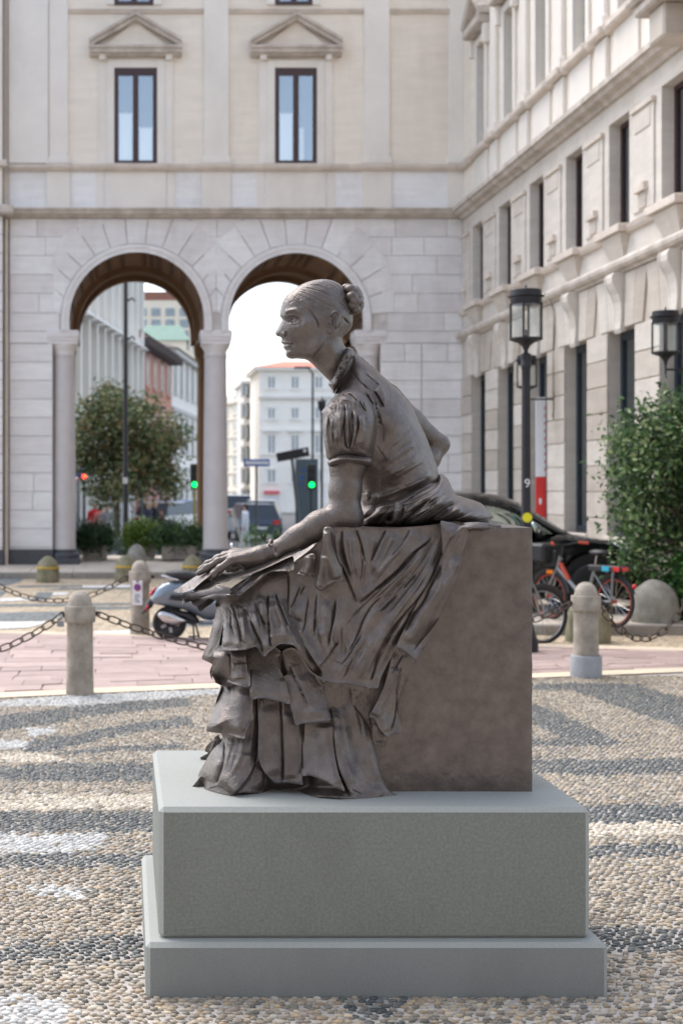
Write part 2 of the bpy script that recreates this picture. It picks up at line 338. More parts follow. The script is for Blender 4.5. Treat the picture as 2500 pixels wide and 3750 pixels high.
def build_pebbles():
    p, a, b, h, th, col = pebbles(); n = len(p)
    u = CX+p[:, 0]/p[:, 1]*F; v = CY+1.8/p[:, 1]*F
    seen = (u > 20) & (u < 2480) & (v < 3740); order = np.argsort(np.where(seen, -a/p[:, 1], 1)); top = order[:300]; rest = np.ones(n, bool); rest[top] = False
    lev = [(6.4, dome(9, [(1.0, -.5), (.98, .12), (.74, .72)])), (8.2, dome(6, [(1.0, -.3), (.82, .6)])), (99, dome(5, [(1.0, -.2), (.75, .7)]))]
    V_, F_, C_ = [], [], []; base = 0; lo = 0
    for hi, (dv, df) in lev:
        k = np.where(rest & (p[:, 1] >= lo) & (p[:, 1] < hi))[0]; lo = hi; m = len(k); ns = len(dv)
        ct, st = np.cos(th[k]), np.sin(th[k]); x = dv[None, :, 0]*a[k, None]; y = dv[None, :, 1]*b[k, None]
        rs = np.random.RandomState(1); wob = 1+rs.uniform(-.13, .13, x.shape); x = x*wob; y = y*wob
        vv = np.stack([p[k, 0, None]+x*ct[:, None]-y*st[:, None], p[k, 1, None]+x*st[:, None]+y*ct[:, None], dv[None, :, 2]*h[k, None]-.002], -1).reshape(-1, 3)
        off = (np.arange(m)*ns)[:, None]+base
        for f in df: F_.append((off+np.array(f)[None]).reshape(m, len(f)))
        V_.append(vv); C_.append(np.repeat(col[k], ns, 0)); base += len(vv)
    vs = np.vstack(V_); fl = []
    loops = np.concatenate([f.ravel() for f in F_]); sizes = np.concatenate([np.full(len(f), f.shape[1]) for f in F_]); starts = np.r_[0, np.cumsum(sizes)[:-1]]
    me = bpy.data.meshes.new('pebbles'); me.vertices.add(len(vs)); me.vertices.foreach_set('co', vs.ravel()); me.loops.add(len(loops)); me.loops.foreach_set('vertex_index', loops.astype(np.int32))
    me.polygons.add(len(sizes)); me.polygons.foreach_set('loop_start', starts.astype(np.int32)); me.polygons.foreach_set('loop_total', sizes.astype(np.int32)); me.polygons.foreach_set('use_smooth', np.ones(len(sizes), bool))
    me.update(calc_edges=True); me.validate()
    at = me.color_attributes.new('Col', 'FLOAT_COLOR', 'POINT'); c4 = np.ones((len(vs), 4), np.float32); c4[:, :3] = np.vstack(C_); at.data.foreach_set('color', c4.ravel())
    o = gchild(link('pebbles', me, pebble_mat('pebble_mosaic', False))); o['kind'] = 'stuff'
    mo = pebble_mat('pebble_single', True); vars_ = []
    for s in range(5):
        dv, df = dome(9, [(1.0, -.5), (.98, .12), (.74, .72)]); rs = np.random.RandomState(s+5); dv[:, :2] *= 1+rs.uniform(-.14, .14, (len(dv), 1))
        m_ = bpy.data.meshes.new('pebble'); m_.from_pydata(dv.tolist(), [], df); m_.polygons.foreach_set('use_smooth', [True]*len(df)); m_.update(); m_.materials.append(mo); vars_.append(m_)
    for i, k in enumerate(top):
        q = bpy.data.objects.new('pebble', vars_[i % 5]); COL.objects.link(q); q.location = (p[k, 0], p[k, 1], -.002); q.scale = (a[k], b[k], h[k]); q.rotation_euler = (0, 0, th[k]); q.color = (*col[k], 1); gchild(q)
    pass

# ================================================================ buildings round the square
YB = 30.6; KB = YB/3300.0
def bx(v): return (v-285)*KB
def bz(v): return CAMZ-(v-1115)*KB
def stain(m, amount=.35, scale=.7, stretch=(1, 1, .35), dark=(.62, .56, .5)):
    """rain streaks and grime: patchy multiply on the base colour"""
    nt = m.node_tree; b = nt.nodes['Principled BSDF']; L = nt.links.new; src = b.inputs['Base Color'].links[0].from_socket
    tc = nt.nodes.new('ShaderNodeTexCoord'); mp = nt.nodes.new('ShaderNodeMapping'); mp.inputs['Scale'].default_value = stretch; L(tc.outputs['Object'], mp.inputs[0])
    n = nt.nodes.new('ShaderNodeTexNoise'); n.inputs['Scale'].default_value = scale; n.inputs['Detail'].default_value = 9; n.inputs['Roughness'].default_value = .7; L(mp.outputs[0], n.inputs['Vector'])
    r = nt.nodes.new('ShaderNodeMapRange'); r.inputs[1].default_value = .48; r.inputs[2].default_value = .72; r.inputs[3].default_value = 0; r.inputs[4].default_value = amount; L(n.outputs['Fac'], r.inputs[0])
    x = nt.nodes.new('ShaderNodeMix'); x.data_type = 'RGBA'; x.blend_type = 'MULTIPLY'; L(r.outputs[0], x.inputs[0]); L(src, x.inputs[6]); x.inputs[7].default_value = (*dark, 1); L(x.outputs[2], b.inputs['Base Color']); return m
def trav(name, c, var=.07, st=(1, 1, 5)): return stain(mat(name, lin(*c), rough=0.8, scale=1.6, var=var, bump=0.18, bscale=7, detail=9, stretch=st, bdist=.01), .4, 1.1)
M_trav = [trav('travertine_%d' % i, c) for i, c in enumerate([(234, 231, 230), (230, 227, 226), (237, 235, 234), (226, 222, 221)])]
M_travw = [trav('warm_travertine_%d' % i, c, .09) for i, c in enumerate([(206, 197, 186), (197, 187, 175), (213, 205, 195), (188, 177, 165)])]
M_back = mat('masonry_joint', lin(150, 138, 128), rough=0.95, scale=5, var=0.2)
M_travj = mat('travertine_joint', lin(206, 200, 196), rough=0.9, scale=5, var=0.15)
M_corn = mat('weathered_cornice', lin(216, 206, 196), rough=0.85, scale=3.5, col2=lin(182, 171, 160), bump=0.3, bscale=20, detail=10, stretch=(1, 1, .6))
M_cornl = mat('pale_cornice', lin(212, 200, 188), rough=0.85, scale=3.0, var=0.12, bump=0.2, bscale=20, detail=9)
M_plast = mat('warm_brick_render', lin(236, 226, 212), rough=0.85, scale=1.2, var=0.05, bump=0.15, bscale=18, stretch=(1, 1, 6), detail=8)
M_pil = mat('pilaster_stone', lin(232, 225, 216), rough=0.8, scale=1.4, var=0.05, bump=0.1, bscale=14)
stain(M_corn, .6, 1.6, (1, 1, .5), (.45, .42, .4)); stain(M_plast, .35, .5); stain(M_pil, .3, .6)
M_brown = mat('brown_vault_plaster', lin(122, 92, 66), rough=0.85, scale=2.0, var=0.15, bump=0.15, bscale=12)
M_colst = mat('pale_granite_column', lin(204, 198, 197), rough=0.6, scale=3.0, var=0.06, bump=0.08, bscale=60)
M_dark = mat('dark_granite', lin(74, 76, 80), rough=0.5, scale=12, var=0.2, bump=0.05)
M_wood = mat('dark_window_wood', lin(62, 42, 42), rough=0.45, scale=20, var=0.15)
M_steel = mat('blue_black_steel', lin(48, 60, 70), rough=0.4, metal=0.3, scale=20, var=0.1)
M_curt = mat('white_curtain', lin(236, 236, 232), rough=0.9, scale=3, var=0.05, stretch=(14, 14, .3))
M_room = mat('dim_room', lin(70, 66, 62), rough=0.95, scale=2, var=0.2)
def glass(name, refl, tint=(1, 1, 1), gl=(.86, .93, 1.0)):
    m = bpy.data.materials.new(name); m.use_nodes = True; nt = m.node_tree; nt.nodes.clear(); L = nt.links.new
    o = nt.nodes.new('ShaderNodeOutputMaterial'); t = nt.nodes.new('ShaderNodeBsdfTransparent'); g = nt.nodes.new('ShaderNodeBsdfGlossy'); x = nt.nodes.new('ShaderNodeMixShader')
    n = nt.nodes.new('ShaderNodeTexNoise'); n.inputs['Scale'].default_value = 1.5; tc = nt.nodes.new('ShaderNodeTexCoord'); bp = nt.nodes.new('ShaderNodeBump'); bp.inputs['Strength'].default_value = .03; L(tc.outputs['Object'], n.inputs['Vector']); L(n.outputs['Fac'], bp.inputs['Height']); L(bp.outputs[0], g.inputs['Normal'])
    t.inputs[0].default_value = (*tint, 1); g.inputs[0].default_value = (*gl, 1); g.inputs['Roughness'].default_value = .02
    x.inputs[0].default_value = refl; L(t.outputs[0], x.inputs[1]); L(g.outputs[0], x.inputs[2]); L(x.outputs[0], o.inputs[0]); return m
M_glass = glass('window_glass', .38, (1, 1, 1), (.68, .78, .86)); M_glassd = glass('shop_glass', .28, (.75, .8, .82))
rb = random.Random(5)
# ---------------------------------------------------------------- arcade building closing the square
arc = empty('arcade_building', (bx(500), YB, 0)); tag(arc, 'pale stone building with two tall arches on columns and pedimented windows above', 'building')
def ac(mb, name, mt, parent=None, **k):
    o = mb.build(name, mt, **k); return adopt(o, parent or arc)
ARCH = [(bx(314), 1.43), (bx(679.5), 1.415)]; ZS = bz(734); ZT = bz(502); ZCAP = bz(762); ZP = bz(1262)
RA = 1.60
def wall_with_arches(y, mt, name, zt, x0, x1, zb, rad):
    """flat wall with arched openings, built as strips"""
    mb = MB(); xs = [x0]
    (c1, r1), (c2, r2) = ARCH; r1 = r1+rad; r2 = r2+rad
    def arc_pts(c, r, n=28): return [(c-r*math.cos(math.pi*k/n), ZS+r*math.sin(math.pi*k/n)) for k in range(n+1)]
    def col(xa, xb, z0): mb.add([(xa, y, z0), (xb, y, z0), (xb, y, zt), (xa, y, zt)], [(0, 1, 2, 3)])
    lw = name == 'backing_wall'; col(x0, c1-r1, ZCAP+.02 if lw else zb); col(c1+r1, c2-r2, ZCAP+.02); col(c2+r2, x1, ZCAP+.02 if lw else zb)
    if lw:
        for xa, xb in ((x0, bx(122)), (bx(873), x1)): mb.add([(xa, y, zb), (xb, y, zb), (xb, y, ZCAP+.02), (xa, y, ZCAP+.02)], [(0, 1, 2, 3)])
    for c, r in ((c1, r1), (c2, r2)):
        p = arc_pts(c, r)
        for a, b in zip(p, p[1:]): mb.add([(a[0], y, a[1]), (b[0], y, b[1]), (b[0], y, zt), (a[0], y, zt)], [(0, 1, 2, 3)])
    return ac(mb, name, mt)
XL, XRR = bx(22), bx(1062)
wall_with_arches(YB+.02, M_travj, 'backing_wall', bz(495), XL, XRR, 0, 0.0)
wall_with_arches(YB+3.6, M_brown, 'rear_wall', bz(495), XL-2, XRR+2, 0, 0.0)
def soffit(c, r):
    mb = MB(); n = 28; y0, y1 = YB-.03, YB+3.65; prof = [(c-r, ZCAP)]+[(c-r*math.cos(math.pi*k/n), ZS+r*math.sin(math.pi*k/n)) for k in range(n+1)]+[(c+r, ZCAP)]
    for a, b in zip(prof, prof[1:]): mb.add([(a[0], y0, a[1]), (a[0], y1, a[1]), (b[0], y1, b[1]), (b[0], y0, b[1])], [(0, 1, 2, 3)], True)
    ac(mb, 'vault', M_brown)
    for yy, t, mt in ((YB-.06, .17, M_trav[1]), (YB+1.9, -.12, M_brown), (YB+3.3, -.12, M_brown)):
        mb = MB(); ri, ro = (r, r+t) if t > 0 else (r+t, r); d = .1 if t > 0 else .3
        pr = lambda rr: [(c-rr, ZCAP+.01)]+[(c-rr*math.cos(math.pi*k/n), ZS+rr*math.sin(math.pi*k/n)) for k in range(n+1)]+[(c+rr, ZCAP+.01)]
        A, B, Cm = pr(ri), pr(ro), pr((ri+ro)/2)
        lay = [(A, yy+d), (A, yy), (Cm, yy+.012), (Cm, yy-.012), (B, yy-.012), (B, yy+d)]
        for (p, ya), (q, yb) in zip(lay, lay[1:]):
            for i in range(len(p)-1): mb.add([(p[i][0], ya, p[i][1]), (p[i+1][0], ya, p[i+1][1]), (q[i+1][0], yb, q[i+1][1]), (q[i][0], yb, q[i][1])], [(0, 1, 2, 3)])
        ac(mb, 'archivolt', mt)
for c, r in ARCH: soffit(c, r)
# porch ceiling side walls and floor are closed so that no sky shows above the vaults
ac(MB().box((XL-2, YB+.1, bz(560)+.25), (XRR+2, YB+3.58, bz(500))), 'ceiling_slab', M_brown)
def stone(poly, y, d, mt, name='stone_block', b=.008):
    """bevelled block: polygon in the facade plane, front face inset"""
    n = len(poly); cx = sum(p[0] for p in poly)/n; cz = sum(p[1] for p in poly)/n
    ins = []
    for (x, z) in poly: dx, dz = cx-x, cz-z; l = math.hypot(dx, dz); ins.append((x+dx/l*b*1.4, z+dz/l*b*1.4))
    vs = [(x, y, z) for x, z in poly]+[(x, y-d+b*.5, z) for x, z in poly]+[(x, y-d, z) for x, z in ins]
    fs = [(i, (i+1) % n, n+(i+1) % n, n+i) for i in range(n)]+[(n+i, n+(i+1) % n, 2*n+(i+1) % n, 2*n+i) for i in range(n)]+[tuple(range(2*n, 3*n))]
    ac(MB().add(vs, fs), name, mt)
COURSES = [502, 544, 587, 630.6, 674, 718.8, 761]; k = 789.0
LOW = []
while k < 1262: LOW.append(k); k += 42.5
LOW.append(1262)
def outer_r(z):   # extrados of the voussoirs
    return RA+.62
J = .006
def circ_x(c, r, z):
    h = z-ZS
    return None if abs(h) >= r else math.sqrt(r*r-h*h)
def voussoirs(c, r, nv, lx, rx):
    ro = r+.17+.02
    angs = [math.radians(4+172*i/nv) for i in range(nv+1)]
    for i in range(nv):
        a0, a1 = angs[i]+.006, angs[i+1]-.006; am = (a0+a1)/2
        out = []
        for a in (a0, am, a1):
            R_ = ro+.60+.25*math.sin(am)**2; x, z = c-R_*math.cos(a), ZS+R_*math.sin(a)
            if z > ZT-.01: t = (ZT-.01-ZS)/math.sin(a); x, z = c-t*math.cos(a), ZT-.01
            x = min(max(x, lx+J), rx-J); out.append((x, z))
        inn = [(c-ro*math.cos(a), ZS+ro*math.sin(a)) for a in (a1, am, a0)]
        stone(out+inn, YB+.02, .028+rb.uniform(0, .004), rb.choice(M_trav))
mid = (ARCH[0][0]+ARCH[1][0])/2
voussoirs(ARCH[0][0], ARCH[0][1], 13, bx(122), mid); voussoirs(ARCH[1][0], ARCH[1][1], 13, mid, bx(905))
def course_blocks(x0, x1, z0, z1, wmin=.55, wmax=1.2, y=YB+.02, d=.03):
    """row of blocks between x0 and x1, kept clear of the voussoirs"""
    x = x0
    while x < x1-.05:
        w = rb.uniform(wmin, wmax); xe = x+w
        if x1-xe < .3: xe = x1
        stone([(x+J, z0+J), (xe-J, z0+J), (xe-J, z1-J), (x+J, z1-J)], y, d+rb.uniform(0, .004), rb.choice(M_trav)); x = xe
for i in range(len(COURSES)-1):
    z1, z0 = bz(COURSES[i]), bz(COURSES[i+1])
    def left_of(c, r, z):
        R_ = r+.19+.60+.25; q = circ_x(c, r+.19+.6+.1, z); return c-(q if q else 0)
    (c1, r1), (c2, r2) = ARCH
    e = max(left_of(c1, r1, z0), left_of(c1, r1, z1), bx(121)); course_blocks(XL, min(e+.15, bx(250)), z0, z1, d=.02)
    q = circ_x(c2, r2+.75, (z0+z1)/2); e = c2+(q if q else .9); course_blocks(max(e-.2, bx(873)) if i > 1 else bx(780), XRR, z0, z1, d=.02)
    if i < 3: course_blocks(bx(440-i*-15), bx(555-i*15), z0, z1, .4, .7, d=.02)
for i in range(len(LOW)-1):
    z1, z0 = bz(LOW[i]), bz(LOW[i+1]); course_blocks(XL, bx(121), z0, z1, .5, .95); course_blocks(bx(874), bx(967), z0, z1, .45, .9); course_blocks(bx(969), XRR, z0, z1, .45, .9, d=.042)
ac(MB().box((XL, YB-.02, bz(788)), (bx(122), YB+.02, bz(762)), .006), 'impost_band', M_trav[1]); ac(MB().box((bx(873), YB-.02, bz(788)), (XRR, YB+.02, bz(762)), .006), 'impost_band', M_trav[1])
ac(MB().box((XL, YB-.05, 0), (bx(122), YB+.4, ZP), .01), 'socle', M_dark); ac(MB().box((bx(873), YB-.05, 0), (XRR, YB+.4, ZP), .01), 'socle', M_dark)
ac(MB().box((XL-2, YB+.03, 0), (bx(122), YB+.6, bz(762))), 'pier', M_back); ac(MB().box((bx(873), YB+.03, 0), (XRR+2, YB+3.6, bz(762))), 'pier', M_back)
def column(xv, y, r, ms, mc, mbase):
    c = (bx(xv), y, 0); z0, zc = bz(1297)+.02, bz(816)
    o = ac(MB().lathe([(r*1.02, bz(1262)), (r*1.03, bz(1255)), (r*1.0, bz(1250)), (r, z0+.6), (r*.985, z0+2.2), (r*.9, zc-.03), (r*.96, zc-.02), (r*.96, zc+.02), (r*.9, zc+.03)], 28, c), 'column_shaft', ms)
    ac(MB().lathe([(r*.9, zc+.03), (r*.93, zc+.1), (r*1.0, zc+.14), (r*1.16, zc+.2), (r*1.18, zc+.24)], 28, c).box((c[0]-r*1.2, y-r*1.2, zc+.24), (c[0]+r*1.2, y+r*1.2, zc+.31), .01).box((c[0]-r*1.27, y-r*1.27, zc+.31), (c[0]+r*1.27, y+r*1.27, zc+.38), .015).box((c[0]-r*1.3, y-r*1.3, zc+.38), (c[0]+r*1.3, y+r*1.3, bz(758)), .015), 'capital', mc)
    ac(MB().box((c[0]-r*1.35, y-r*1.35, .1), (c[0]+r*1.35, y+r*1.35, bz(1282)), .01).lathe([(r*1.3, bz(1282)), (r*1.36, bz(1277)), (r*1.3, bz(1272)), (r*1.12, bz(1268)), (r*1.15, bz(1264)), (r*1.02, bz(1262))], 28, c), 'column_base', mbase)
for xv in (145, 497, 851):
    column(xv, YB+.3, .262, M_colst, M_trav[3], M_dark)
for xv in (135, 492, 846): column(xv, YB+3.35, .2, M_brown, M_brown, M_dark)
# ---- cornice and upper storey
def prof_x(prof, x0, x1, name, mt, y0=YB):
    """profile [(dy outwards, z)] swept along x"""
    mb = MB(); n = len(prof); vs = [(x0, y0-p, z) for p, z in prof]+[(x1, y0-p, z) for p, z in prof]
    mb.add(vs, [(i, i+1, n+i+1, n+i) for i in range(n-1)]+[tuple(range(n)), tuple(reversed(range(n, 2*n)))]); return ac(mb, name, mt)
ZC0, ZC1 = bz(501), bz(481)
prof_x([(-.3, ZC0), (.06, ZC0), (.10, ZC0+.05), (.22, ZC0+.06), (.24, ZC0+.13), (.28, ZC0+.14), (.28, ZC1-.01), (.05, ZC1+.02), (-.3, ZC1+.02)], XL-.3, XRR+.15, 'cornice', M_corn)
ac(MB().box((XL-2, YB-.0, bz(490)), (XRR+3, YB+4.5, 16.5)), 'upper_wall', M_plast)
ZD0, ZD1 = bz(478), bz(392)
PIL = [(113, 157), (468, 525), (835, 893), (1030, 1062)]; WIN = [(263, 361), (631, 727)]
ac(MB().box((XL, YB-.03, bz(482)), (XRR, YB+.01, bz(390)), .004), 'dado_panel', M_trav[2])
for a, b in PIL: ac(MB().box((bx(a-5), YB-.075, bz(481)), (bx(b+5), YB-.028, bz(392)), .006), 'pedestal', M_pil)
for a, b in WIN: ac(MB().box((bx(a-20), YB-.06, bz(481)), (bx(b+20), YB-.028, bz(392)), .006), 'dado_panel', M_pil); ac(MB().box((bx(a-42), YB-.045, bz(481)), (bx(a-24), YB-.028, bz(392)), .004), 'dado_strip', M_pil); ac(MB().box((bx(b+24), YB-.045, bz(481)), (bx(b+42), YB-.028, bz(392)), .004), 'dado_strip', M_pil)
prof_x([(-.02, bz(394)), (.10, bz(394)), (.13, bz(390)), (.15, bz(388)), (.16, bz(381)), (.08, bz(378)), (-.02, bz(377))], XL, XRR+.1, 'sill_band', M_cornl)
for a, b in PIL+[(a-22, b+22) for a, b in WIN]:
    prof_x([(.1, bz(394)), (.14, bz(394)), (.17, bz(390)), (.19, bz(388)), (.2, bz(381)), (.12, bz(378)), (.1, bz(377))], bx(a-7), bx(b+7), 'sill_break', M_cornl)
for a, b in PIL:
    ac(MB().box((bx(a), YB-.07, bz(363)), (bx(b), YB+.01, 16.4), .006), 'pilaster', M_pil); ac(MB().box((bx(a-5), YB-.1, bz(377)), (bx(b+5), YB+.01, bz(362)), .012), 'pilaster_base', M_pil)
ac(MB().box((bx(22), YB-.11, bz(377)), (bx(112), YB+.01, 16.4), .006), 'corner_strip', M_pil)
for xa, xb in ((157.5, 467.5), (525.5, 834.5), (893.5, 1029.5)):
    prof_x([(-.02, bz(31)), (.05, bz(31)), (.06, bz(27)), (.09, bz(25)), (.09, bz(22)), (-.02, bz(21))], bx(xa), bx(xb), 'string_course', M_cornl)
def window(a, b, zt, zb, ped=True):
    x0, x1 = bx(a), bx(b); t = bx(18)-bx(0)
    # surround
    for (u0, u1, w0, w1) in ((x0-t, x0, zb, zt+t), (x1, x1+t, zb, zt+t), (x0, x1, zt, zt+t)): ac(MB().box((u0, YB-.05, w0), (u1, YB+.02, w1), .008), 'window_surround', M_pil)
    if ped:
        for s in (-1, 1):
            u = x0-t-.17 if s < 0 else x1+t; ac(MB().box((u, YB-.035, zb), (u+.17, YB+.01, zt+t), .005), 'window_surround', M_pil)
            ac(MB().box((u+.01, YB-.15, zt+t-.02), (u+.16, YB+.01, zt+.38), .02), 'bracket', M_pil)
    # frame, mullion, panes, curtain and dim room
    f = ac(MB().box((x0, YB-.046, zb), (x0+.09, YB+.03, zt)).box((x1-.09, YB-.046, zb), (x1, YB+.03, zt)).box((x0+.09, YB-.046, zt-.17), (x1-.09, YB+.03, zt)).box((x0+.09, YB-.046, zb), (x1-.09, YB+.03, zb+.07)), 'window', M_wood)
    xm = (x0+x1)/2; ac(MB().box((xm-.06, YB-.048, zb+.07), (xm+.06, YB+.025, zt-.17)), 'mullion', M_wood, f)
    for p0, p1 in ((x0+.09, xm-.06), (xm+.06, x1-.09)):
        ac(MB().add([(p0, YB-.036, zb+.07), (p1, YB-.036, zb+.07), (p1, YB-.036, zt-.17), (p0, YB-.036, zt-.17)], [(0, 1, 2, 3)]), 'pane', M_glass, f)
    return f
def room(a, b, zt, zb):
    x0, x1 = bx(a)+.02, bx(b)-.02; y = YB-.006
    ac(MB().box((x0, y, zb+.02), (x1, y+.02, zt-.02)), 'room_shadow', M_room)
for a, b in WIN:
    f = window(a, b, bz(157), bz(377)); room(a, b, bz(157), bz(377)); x0, x1 = bx(a), bx(b); xm = (x0+x1)/2
    for p0, p1, h in ((x0+.1, xm-.07, 115), (xm+.07, x1-.1, 82)):
        mb = MB(); n = 22; vs = []
        p1c = p1 if a < 400 or p0 < xm-.1 else p0+.1
        for i in range(n+1):
            u = p0+(p1c-p0)*i/n; vs += [(u, YB-.02+.006*math.sin(i*2.1), bz(375)), (u, YB-.02+.006*math.sin(i*2.1), bz(376-h)+.02*math.sin(i))]
        mb.add(vs, [(2*i, 2*i+2, 2*i+3, 2*i+1) for i in range(n)], True); ac(mb, 'curtain', M_curt, f, fix=False)
    # pediment
    xa, xb, xm = bx(a-57), bx(b+56), (bx(a)+bx(b))/2; z0, z1, zt = bz(132), bz(112), bz(47)
    prof_x([(-.02, z0), (.12, z0), (.16, z0+.04), (.24, z0+.05), (.25, z0+.12), (.3, z0+.14), (.3, z1), (-.02, z1+.01)], xa, xb, 'pediment_cornice', M_corn)
    for s in (-1, 1):
        xe = xa if s < 0 else xb
        mb = MB(); d = Vector((xm-xe, 0, zt-z1-.04)); l = d.length; d.normalize(); nrm = Vector((-d.z*s*-1, 0, abs(d.x)))
        prf = [(.0, 0), (.2, 0), (.22, .07), (.29, .09), (.3, .15), (.0, .17)]
        vs = []
        for tt in (0, l):
            b0 = Vector((xe, YB, z1-.005))+d*tt
            for p, q in prf: zz = b0.z+q; vs.append((b0.x, YB-p, zz))
        n = len(prf); mb.add(vs, [(i, (i+1) % n, n+(i+1) % n, n+i) for i in range(n)]+[tuple(range(n)), tuple(range(n, 2*n))]); ac(mb, 'raking_cornice', M_corn)
    ac(MB().prism([(xa+.25, z1), (xb-.25, z1), (xm, zt-.02)], YB-.06, YB+.01), 'tympanum', M_plast)
for a, b in ((263, 353), (631, 717)):
    f = window(a, b, bz(-190), bz(12), False); room(a, b, bz(-190), bz(12))
# projecting neighbour at the left edge
wing = empty('neighbour_building', (bx(-40), 30.2, 0)); tag(wing, 'narrow strip of pale stone facade stepping forward beside the arcade', 'building')
def wc(mb, name, mt):
    o = mb.build(name, mt); o.parent = wing; o.matrix_parent_inverse = Matrix.Translation(-wing.location); return o
wx0, wx1 = -6.0, bx(10)
wc(MB().box((wx0, YB-.3, 0), (wx1, YB+4, 16.5)), 'wall', M_back)
for i, (ka, kb) in enumerate(zip(COURSES[:-1]+[761]+LOW[:-1], COURSES[1:]+[789]+LOW[1:])):
    xj = bx(-60)+rb.uniform(-.5, .2)
    for u0, u1 in ((wx0, xj), (xj, wx1)): wc(MB().box((u0+J, YB-.335, bz(kb)+J), (u1-J, YB-.3, bz(ka)-J), .008), 'stone_block', rb.choice(M_trav))
wc(MB().box((wx0, YB-.335, bz(478)), (wx1-.01, YB-.301, 16.4), .006), 'upper_facing', M_pil); wc(MB().box((wx0, YB-.36, 0), (wx1+.01, YB-.3, ZP)), 'socle', M_dark)
wc(MB().box((wx0, YB-.58, ZC0), (wx1+.24, YB-.29, ZC1), .03), 'cornice', M_corn); wc(MB().box((wx0, YB-.46, bz(392)), (wx1+.1, YB-.29, bz(377)), .02), 'sill_band', M_cornl)
wc(MB().tube([(bx(16), YB-.12, .1), (bx(16), YB-.12, bz(505))], .045, 10), 'drainpipe', M_cornl)
# ---------------------------------------------------------------- palace along the right-hand side, facade in the plane x = 7.2
XF = 7.2; PY0, PY1 = 13.0, YB+.02
pal = empty('palace_building', (XF, 22, 0)); tag(pal, 'long rusticated palace facade with tall dark windows and scroll keystones', 'building')
def pc(mb, name, mt, parent=None, **k):
    o = mb.build(name, mt, **k); return adopt(o, parent or pal)
def pbox(y0, y1, z0, z1, out, name, mt, inn=0.0, b=.008, parent=None): return pc(MB().box((XF-out, y0, z0), (XF+inn, y1, z1), b), name, mt, parent)
GF = [29.72-2.09*i for i in range(8)]                   # far edge of each ground-floor opening
GW = 1.15; FW = .86; SW = .62; G0, G1 = 1.05, 4.07; F0, F1 = 5.52, 7.15; S0, S1 = 8.64, 10.72; DEP = .17
def punched(z0, z1, ops, name, mt):
    """wall strip between two heights with openings, real reveals"""
    mb = MB(); y = PY0
    for (a, b, w0, w1) in sorted(ops):
        mb.box((XF, y, z0), (XF+.5, a, z1)); 
        if w0 > z0: mb.box((XF, a, z0), (XF+.5, b, w0))
        if w1 < z1: mb.box((XF, a, w1), (XF+.5, b, z1))
        y = b
    mb.box((XF, y, z0), (XF+.5, PY1+4, z1)); return pc(mb, name, mt)
g_ops = [(f-GW, f, G0, G1) for f in GF]; f_ops = [(f-FW, f, F0, F1) for f in GF]; s_ops = [(f-.5-SW, f-.5, S0, S1) for f in GF]
punched(0, 4.9, g_ops, 'wall', M_travw[1]); punched(4.9, 7.6, f_ops, 'wall', M_travw[2]); punched(7.6, 15.5, s_ops, 'wall', M_plast)
